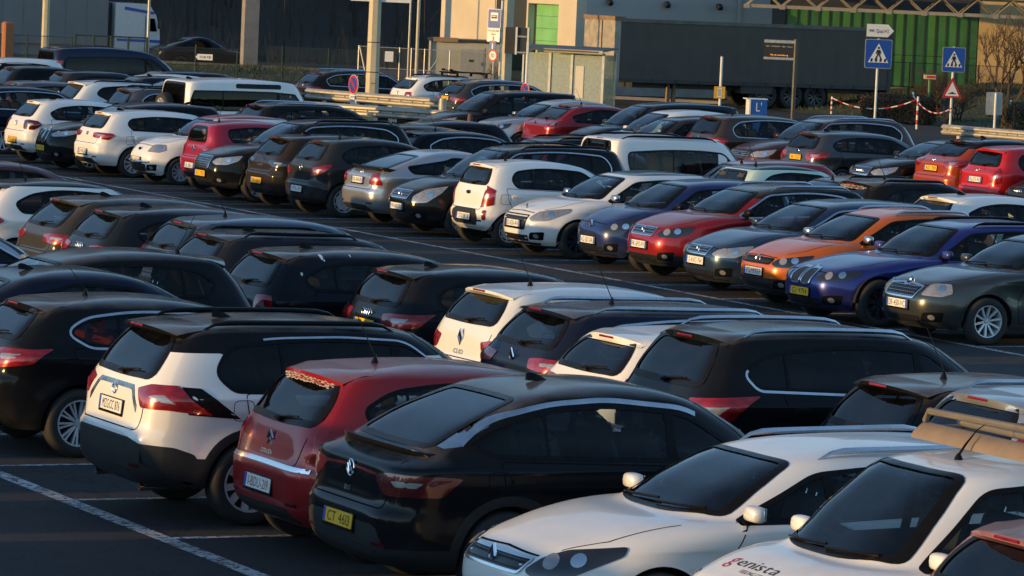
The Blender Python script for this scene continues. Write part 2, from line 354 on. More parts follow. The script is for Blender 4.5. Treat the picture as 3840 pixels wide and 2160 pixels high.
class Shell:
    def __init__(s, kind, **ov):
        p = dict(nF=4.2, nR=8.0, w6=.70, w7=.47, det=1, wb_=None); p.update(KIND[kind]); p.update(ov); s.p = p
        L, W2, H, zb = p['L'], p['W']/2, p['H'], p['zb']; s.L, s.W2, s.H = L, W2, H
        nx, nz, cx, cz, tx, tz, bx, bz, rx, rz = (p[k] for k in ('nx', 'nz', 'cx', 'cz', 'tx', 'tz', 'bx', 'bz', 'rx', 'rz'))
        hd = lambda q: (nx+(cx-nx)*q, nz+(cz-nz)*(1-(1-q)**1.75))
        zm = zb+.30; sp_n = L-rx-tx
        Fk = p.get('F') or [(0, .17, zb), (.5, .035, zb+.12), (1, 0, zm), (1.5, .012, zm+.12), (2, nx, nz), (2.5, *hd(.22)), (3, *hd(.48)), (3.5, *hd(.76)), (4, cx, cz),
              (5, cx+(tx-cx)*.48-.02, cz+(tz-cz)*.53), (6, tx, tz), (7, tx+.20*sp_n, tz+.62*(H-tz)), (8, tx+.42*sp_n, H)]
        b2 = p.get('b2', bz-.27); st = p.get('step', .05)
        Rk = p.get('R') or [(0, .16, zb+.06), (.5, .03, zb+.17), (1, 0, zm+.02), (1.5, .0, b2-.07), (1.75, st*.7, b2-.02), (2, st, b2+.02), (3, st+.035, bz-.12), (4, bx, bz),
              (5, bx+(rx-bx)*.47-p.get('bow', .03), bz+(rz-bz)*.52), (6, rx, rz), (7, rx+.20*sp_n, rz+.62*(H-rz)), (8, rx+.42*sp_n, H)]
        T = lambda K, i: pchip([k[0] for k in K], [k[i] for k in K])
        fxF, fzF, fxR, fzR = T(Fk, 1), T(Fk, 2), T(Rk, 1), T(Rk, 2); s.fzF, s.fzR, s.fxF, s.fxR = fzF, fzR, fxF, fxR
        wk = p.get('wk') or [(0, .90), (.5, .955), (1, .972), (1.5, .962), (2.1, .978), (2.75, 1.0), (3.1, .998), (3.4, .972), (4, .925), (5, (.925+p['w6'])/2+.018), (6, p['w6']), (6.4, p['w6']-.075), (7, p['w7']), (8, 0)]
        fw = T(wk, 1); s.fw = fw
        z7 = (tz+.62*(H-tz)+rz+.62*(H-rz))/2
        fc = pchip([0, 3.9, 4, 5, 6, 7, 8], [0, 0, p.get('c4', 0), .35*((H-.075)-(tz+rz)/2), (H-.075)-(tz+rz)/2, (H-.017)-z7, 0])
        nfk = pchip([0, 2, 4, 6, 8], [p['nF']-.2, p['nF'], p['nF']+.2, p['nF']+.6, 8]); nrk = pchip([0, 2, 4, 6, 8], [p['nR']-1, p['nR'], p['nR'], p['nR']+.5, 8])
        d = p['det']; seg = {2: (9, 46, 10, (3, 3, 4, 4, 5, 4, 5, 3)), 1: (7, 32, 8, (2, 2, 3, 3, 4, 3, 4, 3)), 0: (5, 18, 5, (1, 1, 2, 2, 2, 2, 3, 2))}[d]
        # denser around the lower levels where bumpers and arches are cut
        tt = []
        for i in range(8):
            k = seg[3][i]*(2 if i < 4 and d else 1); k = int(k*1.5) if (d == 2 and i in (4, 5)) else k
            tt += list(np.linspace(i, i+1, k, endpoint=False))
        tt = np.array(tt+[8.0]); q = np.concatenate([np.linspace(0, 1, seg[0], endpoint=False), np.linspace(1, 3, seg[1]*2, endpoint=False), np.linspace(3, 4, seg[2]+1)])
        u = np.where(q < 1, 1, np.where(q > 3, -1, 2-q)); v = np.where(q < 1, q, np.where(q > 3, 4-q, 1.0))
        U, TT = np.meshgrid(u, tt); Vv, _ = np.meshgrid(v, tt)
        sm = (U+1)/2; sm = sm*sm*(3-2*sm); n = nrk(TT)+(nfk(TT)-nrk(TT))*sm
        kk = (np.abs(U)**n+np.abs(Vv)**n)**(-1/n); ex, ey = U*kk, Vv*kk
        xf, xr = L/2-fxF(TT), -L/2+fxR(TT); X = (xf+xr)/2+(xf-xr)/2*ex; Y = fw(TT)*W2*ey
        S = (ex+1)/2; Z = fzR(TT)+(fzF(TT)-fzR(TT))*S+fc(TT)*4*S*(1-S)
        full = lambda A, sg: np.concatenate([A, sg*A[:, -2:0:-1]], 1)
        X, Y, Z = full(X, 1), full(Y, -1), full(Z, 1)
        # plan-view pinch of the cabin towards the rear and haunches over the wheels
        s.axf, s.axr = L/2-p['fo'], L/2-p['fo']-p['wb']
        for ax in (s.axf, s.axr):
            r = np.hypot(X-ax, Z-p['wr']); Y += np.sign(Y)*p.get('flare', .014)*np.exp(-((r-p['wr']-.06)/.09)**2)*(np.abs(Y) > .55*W2)
        zl = cz-.20+.05*(.5-X/L); dz = Z-zl; crest = np.where(dz < 0, np.exp(-(dz/.018)**2), np.exp(-dz/.07)); mid = np.clip((np.abs(X)-L/2+.55)/-.25, 0, 1)
        Y += np.sign(Y)*p.get('crest', .011)*crest*mid*(np.abs(Y) > .6*W2)*(Z < cz-.03)
        s.nt, s.nq = X.shape; P = np.stack([X, Y, Z], 2)
        dj = np.roll(P, -1, 1)-np.roll(P, 1, 1); dt = np.gradient(P, axis=0); N = np.cross(dj, dt); ln = np.linalg.norm(N, axis=2, keepdims=True)
        N = np.where(ln > 1e-7, N/np.maximum(ln, 1e-7), np.array([0, 0, 1.0])); N[-1] = (0, 0, 1)
        s.V = P.reshape(-1, 3).copy(); s.N = N.reshape(-1, 3).copy()
        i, j = np.meshgrid(np.arange(s.nt-1), np.arange(s.nq), indexing='ij'); j2 = (j+1) % s.nq
        s.F = np.stack([i*s.nq+j, i*s.nq+j2, (i+1)*s.nq+j2, (i+1)*s.nq+j], 2).reshape(-1, 4)
        s.ft = np.repeat((tt[:-1]+tt[1:])/2, s.nq); s.piece = np.zeros(len(s.F), int); s.fm = np.zeros(len(s.F), int)
        V0 = [tuple(v) for v in s.V]; s.V0 = [Vector(v) for v in V0]; s.F0 = s.F.tolist(); s.N0 = s.N.copy()
        s.bvh = BVHTree.FromPolygons(V0, s.F0)
        C = s.V[s.F].mean(1); s.C = C; s.FN = s.N[s.F].mean(1)
    # rays in the car's own views: 'l'/'k' flanks (+y/-y), 'f' front, 'r' rear, 't' top, or an angle in radians
    def ray(s, view, a, b):
        L2 = s.L/2
        if view == 'l': return Vector((L2-a, 6, b)), Vector((0, -1, 0))
        if view == 'k': return Vector((L2-a, -6, b)), Vector((0, 1, 0))
        if view == 'f': return Vector((9, a, b)), Vector((-1, 0, 0))
        if view == 'r': return Vector((-9, a, b)), Vector((1, 0, 0))
        if view == 't': return Vector((L2-a, b, 6)), Vector((0, 0, -1))
        if isinstance(view, tuple):
            ph, el = view; d = Vector((-math.cos(ph)*math.cos(el), -math.sin(ph)*math.cos(el), -math.sin(el))); e = Vector((-math.sin(ph), math.cos(ph), 0)); return e*a+(-d).cross(e)*b-d*9, d
        d = Vector((-math.cos(view), -math.sin(view), 0)); e = Vector((-math.sin(view), math.cos(view), 0))
        return e*a+Vector((0, 0, b))-d*9, d
    def uv(s, view, P):
        P = np.atleast_2d(P)
        if view in ('l', 'k'): return np.stack([s.L/2-P[:, 0], P[:, 2]], 1)
        if view in ('f', 'r'): return P[:, 1:3]
        if view == 't': return np.stack([s.L/2-P[:, 0], P[:, 1]], 1)
        if isinstance(view, tuple):
            ph, el = view; n = np.array([math.cos(ph)*math.cos(el), math.sin(ph)*math.cos(el), math.sin(el)]); e = np.array([-math.sin(ph), math.cos(ph), 0]); return np.stack([P@e, P@np.cross(n, e)], 1)
        return np.stack([-math.sin(view)*P[:, 0]+math.cos(view)*P[:, 1], P[:, 2]], 1)
    def cast(s, view, a, b):
        o, d = s.ray(view, float(a), float(b)); h, n, i, _ = s.bvh.ray_cast(o, d)
        if h is None:
            g = o+d*(9-s.L/2 if isinstance(view, (float, tuple)) or view in 'fr' else 6-s.W2 if view in 'lk' else 6-s.H)
            h, n, i, _ = s.bvh.find_nearest(g)
        f = s.F0[i]; w = poly_3d_calc([s.V0[k] for k in f], h); nn = s.N0[f].T @ w if False else np.dot(w, s.N0[f])
        return np.array(h), nn/(math.sqrt(nn[0]*nn[0]+nn[1]*nn[1]+nn[2]*nn[2])+1e-9)
    def facing(s, view):
        if view == 'l': return s.FN[:, 1] > .22
        if view == 'k': return s.FN[:, 1] < -.22
        if view == 'f': return s.FN[:, 0] > .05
        if view == 'r': return s.FN[:, 0] < -.05
        if view == 't': return s.FN[:, 2] > .2
        if isinstance(view, tuple):
            ph, el = view; return s.FN@np.array([math.cos(ph)*math.cos(el), math.sin(ph)*math.cos(el), math.sin(el)]) > .55
        return s.FN[:, 0]*math.cos(view)+s.FN[:, 1]*math.sin(view) > .2
    def cut(s, view, poly, pid):
        uvc = s.uv(view, s.C); m = inside(poly, uvc[:, 0], uvc[:, 1]) & s.facing(view) & (s.piece == 0)
        if not m.any(): return
        s.piece[m] = pid
        a = np.zeros(len(s.V), bool); b = a.copy(); a[s.F[m].ravel()] = True; b[s.F[~m].ravel()] = True
        poly = np.asarray(poly)
        for k in np.nonzero(a & b)[0]:
            q = nearest_on(poly, s.uv(view, s.V[k])[0])
            P, n = s.cast(view, *q); 
            if np.linalg.norm(P-s.V[k]) < .16: s.V[k] = P; s.N[k] = n
    def emit(s, name, pid, mats, parent):
        m = s.piece == pid
        if not m.any(): return None
        F = s.F[m]; ids, inv = np.unique(F, return_inverse=True); F = inv.reshape(-1, 4)
        o = mk(name, s.V[ids], F, mats, parent, True, s.N[ids]); o.data.polygons.foreach_set('material_index', s.fm[m].astype(np.int32)); return o
    def patch(s, name, view, poly, mat, parent, off=.004, rim=.012, step=.07, bulge=0, loops=(1, .72, .42, .14)):
        B = resample(poly, step); c = B.mean(0); n = len(B); V, N, F = [], [], []
        for k in loops:
            for p in B:
                h, nn = s.cast(view, *(c+(p-c)*k)); V.append(h+nn*(off+bulge*(1-k*k))); N.append(nn)
        h, nn = s.cast(view, *c); V.append(h+nn*(off+bulge)); N.append(nn); m = len(loops)
        A = sum(B[i][0]*B[(i+1) % n][1]-B[(i+1) % n][0]*B[i][1] for i in range(n))
        for l in range(m-1):
            for i in range(n): F.append((l*n+i, l*n+(i+1) % n, (l+1)*n+(i+1) % n, (l+1)*n+i))
        F += [((m-1)*n+i, (m-1)*n+(i+1) % n, m*n) for i in range(n)]
        if rim:
            b0 = len(V)
            for i in range(n): 
                o = B[i]-c; o3 = V[i]-V[m*n]; o3 = o3/(np.linalg.norm(o3)+1e-9); V.append(V[i].copy()); N.append(o3)
            for i in range(n): V.append(V[i]-N[i]*rim); N.append(N[b0+i])
            F += [(b0+(i+1) % n, b0+i, b0+n+i, b0+n+(i+1) % n) for i in range(n)]
        F = s._orient(V, N, F)
        return mk(name, V, F, mat, parent, True, N)
    def _orient(s, V, N, F):
        V = np.asarray(V); N = np.asarray(N); T = np.array([f[:3] for f in F]); a, b, c = V[T[:, 0]], V[T[:, 1]], V[T[:, 2]]
        e, g = b-a, c-a; nn = np.stack([e[:, 1]*g[:, 2]-e[:, 2]*g[:, 1], e[:, 2]*g[:, 0]-e[:, 0]*g[:, 2], e[:, 0]*g[:, 1]-e[:, 1]*g[:, 0]], 1)
        flip = (nn*(N[T].sum(1))).sum(1) < 0
        return [tuple(reversed(f)) if k else tuple(f) for f, k in zip(F, flip.tolist())]
    def band(s, name, view, A, B, mat, parent, off=.003, closed=True):
        """strip between two outlines with the same number of points"""
        V, N, F = [], [], []
        for p, q in zip(A, B):
            for r_ in (p, q):
                h, nn = s.cast(view, *r_); V.append(h+nn*off); N.append(nn)
        n = len(A)
        for i in range(n if closed else n-1): j = (i+1) % n; F.append((2*i, 2*j, 2*j+1, 2*i+1))
        return mk(name, V, s._orient(V, N, F), mat, parent, True, N)
    def seam(s, view, pts, parent, w=.008, mat=None, name='panel_seam', off=.0015, step=.05):
        P = resample(pts, step, False); t = np.gradient(P, axis=0); t /= np.linalg.norm(t, axis=1)[:, None]+1e-9; nn = np.stack([-t[:, 1], t[:, 0]], 1)*w/2
        return s.band(name, view, P+nn, P-nn, mat or GAP, parent, off, False)
    def mixed(s, pts, sg):
        """outline given as ('r'|'f', y, z) and ('s', distance from that end, z) points -> view angle, polygon"""
        Q = []; end = 'r' if any(p[0] == 'r' for p in pts) else 'f'
        for k, a, b in pts:
            if k in 'rf': Q.append(s.cast(k, a*sg, b)[0])
            else: Q.append(s.cast('l' if sg > 0 else 'k', a if end == 'f' else s.L-a, b)[0])
        phi = (math.pi-sg*.72 if end == 'r' else sg*.62)
        phi = float(phi); return phi, s.uv(phi, np.array(Q))

# ---------------------------------------------------------------- shared small meshes
def wheel_meshes():
    out = {}
    t = MB(); t.lathe([(.215, .085), (.235, .102), (.27, .108), (.30, .104), (.318, .092), (.328, .07), (.33, .04), (.33, -.04), (.328, -.07), (.315, -.095), (.27, -.105), (.215, -.09)], 40, 'y')
    out['tyre'] = t.mesh('tyre', RUBBER, True)
    def rim(nsp, wd, split=False, m1=ALLOY, fill=False, dish=.02, ro=.222):
        b = MB(); b.lathe([(ro+.006, .088), (ro, .1), (ro-.012, .098), (ro-.018, .075), (ro-.02, -.07)], 40, 'y', m=0)
        b.lathe([(ro-.02, -.06), (.001, -.06)], 32, 'y', m=1)
        b.lathe([(.085, .02), (.085, .03), (.02, .03)], 24, 'y', m=1)
        b.lathe([(.033, .05), (.032, .078-dish*.5), (.0005, .08-dish*.5)], 16, 'y', m=0)
        for k in range(nsp):
            a = 2*math.pi*k/nsp
            for o in ((-.5, .5) if split else (0,)):
                w0 = wd*.8; w1 = wd; da = o*wd*2.2/(ro-.02); u0 = Vector((math.cos(a+da*.35), 0, math.sin(a+da*.35))); u1 = Vector((math.cos(a+da), 0, math.sin(a+da)))
                n0 = Vector((-u0.z, 0, u0.x)); n1 = Vector((-u1.z, 0, u1.x)); r0, r1 = .028, ro-.012; y0, y1 = .075-dish, .09
                P = [u0*r0+n0*w0/2, u0*r0-n0*w0/2, u1*r1-n1*w1/2, u1*r1+n1*w1/2]; V = []
                for q, y in zip(P, (y0, y0, y1, y1)): V.append((q.x, y, q.z))
                for q, y in zip(P, (y0-.04, y0-.04, y1-.035, y1-.035)): V.append((q.x, y, q.z))
                b.add(V, [(3, 2, 1, 0), (0, 1, 5, 4), (1, 2, 6, 5), (2, 3, 7, 6), (3, 0, 4, 7)], 0)
        if fill: b.lathe([(ro-.05, .082), (.06, .072)], 32, 'y', m=0)
        return b.mesh('rim', [m1, DARKALLOY], True)
    out['multi'] = rim(10, .017, True, DARKALLOY); out['multis'] = rim(10, .02, True); out['five'] = rim(5, .055, True); out['ten'] = rim(10, .032)
    out['dark5'] = rim(5, .05, True, DARKALLOY); out['cover'] = rim(9, .03, False, ALLOY, True); out['fivew'] = rim(5, .08); out['bmw'] = rim(8, .022, True, DARKALLOY)
    return out
WM = wheel_meshes()
def seat_mesh(mat, nm):
    b = MB(); b.box((.02, 0, .12), (.50, .50, .16), m=0, bev=.05)
    M = Matrix.Rotation(R(-18), 3, 'Y'); b.box((-.32, 0, .45), (.13, .49, .62), M, 0, .05); b.box((-.46, 0, .86), (.10, .27, .19), M, 0, .045)
    b.tube([(-.40, .07, .70), (-.45, .07, .84)], .008, 6, 1); b.tube([(-.40, -.07, .70), (-.45, -.07, .84)], .008, 6, 1)
    return b.mesh('seat', [mat, CHROME], True)
SEATM = {'d': seat_mesh(INTER, 'd'), 'b': seat_mesh(INTERB, 'b'), 'r': seat_mesh(INTERR, 'r')}
def steer_mesh():
    b = MB(); pts = [(0, .18*math.cos(2*math.pi*k/24), .18*math.sin(2*math.pi*k/24)) for k in range(25)]; b.tube(pts, .014, 6, cap=False)
    b.box((0, 0, 0), (.03, .30, .05)); b.box((0, 0, -.06), (.03, .05, .14)); b.lathe([(.055, -.015), (.05, .02), (.001, .025)], 16, 'x'); return b.mesh('steering_wheel', INTER, True)
STEERM = steer_mesh()
def mirror_meshes():
    n = 14; V = []; F = []
    for i in range(9):
        v = -math.pi/2+math.pi*i/8
        for j in range(n):
            u = 2*math.pi*j/n; f = lambda c, e: math.copysign(abs(c)**e, c)
            yy = .112*f(math.cos(v), .45)*f(math.sin(u), .5); V.append((.085*f(math.cos(v), .55)*f(math.cos(u), .75)*(1 if math.cos(u) > 0 else .30), yy, .062*f(math.sin(v), .55)))
    F = [(i*n+j, i*n+(j+1) % n, (i+1)*n+(j+1) % n, (i+1)*n+j) for i in range(8) for j in range(n)]
    return V, F
MIRV = mirror_meshes()
def fin_mesh():
    b = MB(); V = []; n = 9
    for i in range(n):
        t = i/(n-1); x = .10-.21*t; h = .062*math.sin(min(1, t*1.15)*math.pi/2)**1.3*(1 if t < .9 else .75); w = .028*(math.sin(math.pi*min(1, t*.62+.12)))
        V += [(x, w, 0), (x-.005, w*.35, h*.7), (x-.012*t, 0, h), (x-.005, -w*.35, h*.7), (x, -w, 0)]
    F = [(i*5+j, i*5+j+1, (i+1)*5+j+1, (i+1)*5+j) for i in range(n-1) for j in range(4)]+[((n-1)*5+4, (n-1)*5+3, (n-1)*5+2, (n-1)*5+1, (n-1)*5)]
    b.add(V, [tuple(reversed(f)) for f in F]); return b.mesh('antenna', BLACK, True)
FINM = fin_mesh()
def mast_mesh(l=.42, lean=.5):
    b = MB(); b.lathe([(.034, 0), (.03, .012), (.016, .045), (.008, .07), (.0005, .072)], 12, 'z'); b.tube([(0, 0, .05), (-lean*l, 0, .05+l*.86)], [.0055, .003], 6); return b.mesh('antenna', BLACK, True)
MASTM = mast_mesh(); MASTS = mast_mesh(.24, .75)

def emblem_mesh(kind):
    b = MB(); ring = lambda r, w, cy=0, sz=1.0: b.tube([(0, cy+r*math.cos(2*math.pi*k/20), sz*r*math.sin(2*math.pi*k/20)) for k in range(21)], w, 6, cap=False)
    bar = lambda y0, z0, y1, z1, w=.007: b.tube([(0, y0, z0), (0, y1, z1)], w, 5)
    if kind == 'vw': ring(.062, .006); bar(-.025, .05, 0, .002); bar(.025, .05, 0, .002); bar(-.05, .03, -.022, -.045); bar(.05, .03, .022, -.045); bar(-.022, -.045, 0, 0); bar(.022, -.045, 0, 0)
    elif kind == 'rings': [ring(.042, .0055, c) for c in (-.09, -.03, .03, .09)]
    elif kind == 'diamond': b.prism([(0, .085), (.052, 0), (0, -.085), (-.052, 0)], 'x', -.004, .004); bar(0, .085, .052, 0, .012); bar(.052, 0, 0, -.085, .012); bar(0, -.085, -.052, 0, .012); bar(-.052, 0, 0, .085, .012)
    elif kind == 'chevrons':
        for dz in (.015, -.045):
            bar(-.055, dz-.02, 0, dz+.045, .012); bar(.055, dz-.02, 0, dz+.045, .012)
    elif kind == 'oval': b.lathe([(.001, .012), (.06, .010), (.066, 0)], 20, 'x'); b.V = [(x, y*1.25, z*.55) for x, y, z in b.V]
    elif kind == 'round': b.lathe([(.001, .010), (.036, .010), (.040, 0)], 20, 'x'); ring(.043, .005)
    elif kind == 'toyota': ring(.055, .0055, 0, .72); ring(.028, .005, 0, 1.35); b.tube([(0, .04*math.cos(k*math.pi/8), .022+.016*math.sin(k*math.pi/8)) for k in range(17)], .005, 5)
    elif kind == 'star': ring(.045, .004); [bar(0, 0, .044*math.sin(a), .044*math.cos(a), .006) for a in (0, 2.094, 4.189)]
    elif kind == 'bolt': ring(.055, .007); bar(-.06, -.012, .02, .012, .006); bar(-.02, -.012, .06, .012, .006)
    elif kind == 'bar': ring(.05, .006); bar(-.065, 0, .065, 0, .011)
    elif kind == 's': 
        for z0, y0, y1 in ((.045, -.03, .04), (0, -.03, .03), (-.045, -.04, .03)): bar(y0, z0-.01, y1, z0+.01, .012)
        bar(-.03, .04, -.03, 0, .012); bar(.03, 0, .03, -.04, .012)
    elif kind == 'lion': 
        for q in (((-.03, -.055), (-.01, 0)), ((.015, -.055), (.01, -.01)), ((-.01, 0), (.02, .045)), ((-.02, .02), (-.035, .05)), ((.015, .03), (.045, .02)), ((.0, .0), (.03, -.02))): bar(*q[0], *q[1], .009)
        b.box((0, .015, .055), (.012, .035, .03))
    elif kind == 'h': ring(.05, .005, 0, .62); bar(-.02, -.025, -.012, .025, .007); bar(.012, -.025, .02, .025, .007); bar(-.018, 0, .018, 0, .006)
    elif kind == 'wing': ring(.05, .005); bar(-.03, -.02, .02, .03, .008); bar(-.01, -.03, .03, .0, .006)
    return b.mesh('emblem', CHROME, True)
EMB = {k: emblem_mesh(k) for k in ('vw', 'rings', 'diamond', 'chevrons', 'oval', 'round', 'toyota', 'star', 'bolt', 'bar', 's', 'lion', 'h', 'wing')}
# ---------------------------------------------------------------- whole cars
TAIL = {  # y as a share of the half width, z relative to the rear window base, 's' points measured from the tail
 'hex': [('r', .50, -.05), ('r', .70, -.03), ('s', .30, -.05), ('s', .40, -.13), ('s', .22, -.25), ('r', .62, -.24)],
 'slim': [('r', .38, -.07), ('r', .62, -.05), ('s', .34, -.06), ('s', .42, -.11), ('s', .26, -.20), ('r', .44, -.16)],
 'tall': [('r', .74, .02), ('s', .16, .03), ('s', .26, -.05), ('s', .22, -.30), ('r', .66, -.36), ('r', .70, -.18)],
 'leaf': [('r', .50, -.20), ('r', .66, -.10), ('s', .34, -.02), ('s', .38, -.06), ('s', .16, -.22), ('r', .60, -.27)],
 'block': [('r', .56, -.06), ('r', .74, -.05), ('s', .20, -.06), ('s', .22, -.26), ('r', .74, -.27), ('r', .58, -.25)],
 'up': [('r', .74, .30), ('s', .24, .32), ('s', .20, -.02), ('s', .26, -.22), ('r', .60, -.24), ('r', .66, -.05)],
 'post': [('r', .82, .10), ('s', .10, .10), ('s', .12, -.55), ('r', .82, -.55)],
 'wrap': [('r', .44, -.06), ('r', .64, -.04), ('s', .38, -.04), ('s', .56, -.03), ('s', .34, -.17), ('r', .60, -.23), ('r', .50, -.16)],
}
HEAD = {  # z relative to the bonnet edge, 's' from the nose
 'sweep': [('f', .50, -.13), ('f', .55, -.04), ('s', .34, .02), ('s', .70, .06), ('s', .66, .0), ('s', .30, -.15), ('f', .60, -.18)],
 'wedge': [('f', .46, -.12), ('f', .54, -.05), ('s', .36, .0), ('s', .58, .03), ('s', .48, -.08), ('s', .28, -.16), ('f', .58, -.17)],
 'slim': [('f', .42, -.10), ('f', .50, -.05), ('s', .40, .0), ('s', .64, .02), ('s', .52, -.06), ('s', .30, -.12), ('f', .54, -.14)],
 'drop': [('f', .54, -.22), ('f', .52, -.10), ('s', .30, .03), ('s', .66, .10), ('s', .52, -.02), ('s', .26, -.20)],
 'rect': [('f', .50, -.16), ('f', .50, -.02), ('s', .28, .0), ('s', .42, .0), ('s', .40, -.12), ('s', .26, -.17)],
}
def capsule(L, h, n=4): return rpoly([(-L/2, -h/2), (L/2, -h/2), (L/2, h/2), (-L/2, h/2)], h*.5, n)
def plate(S, root, end, y0, z, style, text, tilt=.1, holder=True, shift=.012):
    h, _ = S.cast(end, y0, z); sg = 1 if end == 'f' else -1
    # plate frame: X right as read from outside, Y up, Z outward
    zax = Vector((sg*math.cos(tilt), 0, math.sin(tilt))); xax = Vector((0, sg, 0)); yax = zax.cross(xax)
    M = Matrix((( xax.x, yax.x, zax.x, h[0]+sg*shift), (xax.y, yax.y, zax.y, h[1]), (xax.z, yax.z, zax.z, h[2]), (0, 0, 0, 1)))
    b = MB(); r3 = M.to_3x3(); hold = MB()
    b.box(M @ Vector((0, 0, .006)), (.52, .11, .006), r3)
    o = b.obj('number_plate', PLATE_Y if style in ('lu', 'nl') else PLATE_W, root)
    if holder: hold.box(M @ Vector((0, -.008, -.004)), (.545, .142, .014), r3); hold.obj('plate_holder', BLACK, root)
    k = MB(); k.box(M @ Vector((-.238, 0, .0095)), (.042, .108, .002), r3)
    if style == 'fr': k.box(M @ Vector((.238, 0, .0095)), (.042, .108, .002), r3)
    k.obj('country_band', PLATE_B, o)
    x0 = .02 if style != 'fr' else 0
    flat_text('lettering', text, o, INKR if style == 'be' else INK, M @ Matrix.Translation((x0, 0, .0105)), .40, .078, gap=.10)
    return o
def car(name, label, kind, xl, y, face, col, det=2, group=None, ov={}, metal=.25, dust=.45, rough=.3, roof=None, clad=0, rim='ten', doors=5, xb=None,
        dlo={}, chrome=False, rails=None, ant=None, antx=.75, spoiler=.16, spdz=0., sth=.035, spcol=None, tail='hex', tailm=None, tail2=True, head='sweep', headm=None, grille=True,
        gz=None, plate_=None, pz=None, emb=None, embz=None, seats='d', priv=False, mirror=None, yaw=0., wiper=True, lower=True, script=None, rear_glass=None, clean=False, far=False, cat='car', brake=True, rwin=None, y0=0., roof_t=5.95, panels=(), pillar=None):
    S = Shell(kind, det=det, **ov); p = S.p; L, W2, H = S.L, S.W2, S.H
    root = empty(name, (xl+L/2, y, 0), (0 if face == 'R' else math.pi)+R(yaw), label, cat, group)
    near = 'k' if face == 'R' else 'l'; nsg = -1 if face == 'R' else 1
    pm = paint(col, metal, rough, dust); mats = [pm]
    mats.append(paint(roof, .2, .3, dust) if roof else pm); mats.append(PLASTIC)
    S.fm[S.ft > roof_t] = 1
    if clad: S.fm[S.ft < clad] = 2
    cx, cz, tx, tz, bx, bz, rx, rz, wr, fo, wb = (p[k] for k in ('cx', 'cz', 'tx', 'tz', 'bx', 'bz', 'rx', 'rz', 'wr', 'fo', 'wb'))
    xb = xb or fo+.5*wb+(.30 if doors == 3 else 0)
    zt = H-dlo.get('top', .135); bf = cz+dlo.get('bf', -.01); br = cz+dlo.get('br', .05)
    D = dlo.get('poly') or [(cx+dlo.get('fx', .34), bf), (tx+dlo.get('ft', .13), zt-.035), (tx+.62, zt+.005), ((tx+L-rx)/2+.15, zt+.008), (L-rx-dlo.get('rt', .30), zt-dlo.get('rd', .045)), (L-bx-dlo.get('rb', .42), (br+zt)/2+dlo.get('mz', -.02)), (L-bx-dlo.get('rq', .52), br)]
    D = rpoly(D, dlo.get('r', [.03, .10, .3, .3, .12, .10, .06]) if 'poly' not in dlo else dlo.get('r', .05), 5)
    ra = wr+.045; circ = lambda s0, r, a0=0, a1=2*math.pi, n=40: np.array([(s0+r*math.cos(a0+(a1-a0)*k/n), wr+r*math.sin(a0+(a1-a0)*k/n)) for k in range(n+1)])
    glass_hole = det >= 1
    if glass_hole:
        for v in 'lk': S.cut(v, D, -1)
        wsp = [(-.82*W2*S.fw(4.), cz+.018), (-.42*W2*S.fw(4.), cz+.014), (0, cz+.012), (.42*W2*S.fw(4.), cz+.014), (.82*W2*S.fw(4.), cz+.018), (.86*W2*S.fw(5.), (cz+tz)/2), (.84*W2*S.fw(6.), tz-.018), (.42*W2*S.fw(6.), tz-.006), (0, tz-.004), (-.42*W2*S.fw(6.), tz-.006), (-.84*W2*S.fw(6.), tz-.018), (-.86*W2*S.fw(5.), (cz+tz)/2)]
        vw_ = (0., math.atan2(tx-cx, tz-cz)); wsp = S.uv(vw_, np.array([S.cast('f', *q_)[0] for q_ in wsp])); wsp = rpoly(wsp, [.08, .2, .2, .2, .08, .25, .08, .2, .2, .2, .08, .25]); S.cut(vw_, wsp, -1)
        q = rwin or (.74, .80, .76)
        rwp = [(-q[0]*W2*S.fw(4.), bz+.03), (0, bz+.025), (q[0]*W2*S.fw(4.), bz+.03), (q[1]*W2*S.fw(5.), (bz+rz)/2), (q[2]*W2*S.fw(6.), rz-.035), (0, rz-.028), (-q[2]*W2*S.fw(6.), rz-.035), (-q[1]*W2*S.fw(5.), (bz+rz)/2)]
        vr_ = (math.pi, math.atan2(rx-bx, rz-bz)); rwp = S.uv(vr_, np.array([S.cast('r', *q_)[0] for q_ in rwp])); rwp = rpoly(rwp, [.11, .3, .11, .2, .10, .3, .10, .2]); S.cut(vr_, rwp, -1)
    zs = p['zb']+.10
    for s0 in (fo, fo+wb):
        for v in 'lk': S.cut(v, circ(s0, ra)[:-1], -2)
    for i, (nm_, v_, P_, m_) in enumerate(panels): S.cut(v_, P_, 30+i)
    # doors on the flank the photo shows
    dobj = []
    if det >= 1 and doors:
        d0 = fo+wr+.16; d0 = min(d0, xb-.7); xr = fo+wb-wr*.55
        fd = [(d0, zs), (d0-.03, .62), (max(d0+.05, cx+dlo.get('fx', .34)+.05), bf-.006), (xb, bf+.0), (xb+.015, .6), (xb+.02, zs)]
        rd = [(xb+.02, zs), (xb+.015, .6), (xb, bf), (fo+wb+.08, br-.012), (fo+wb+.05, .82*bf), (xr, wr+ra*.72), (fo+wb-ra-.06, zs)]
        for k, P in enumerate((fd, rd)[:2 if doors == 5 else 1]):
            P = rpoly(P, [.05, .1, .03, .02, .1, .05] if k == 0 else [.05, .1, .02, .05, .12, .1, .05]); S.cut(near, P, 10+k)
            S.seam(near, np.vstack([P, P[:1]]), root, .009)
            dobj.append((10+k, k))
    S.emit('body', 0, mats, root)
    for i, (nm_, v_, P_, m_) in enumerate(panels): S.emit(nm_, 30+i, [m_, m_, m_], root)
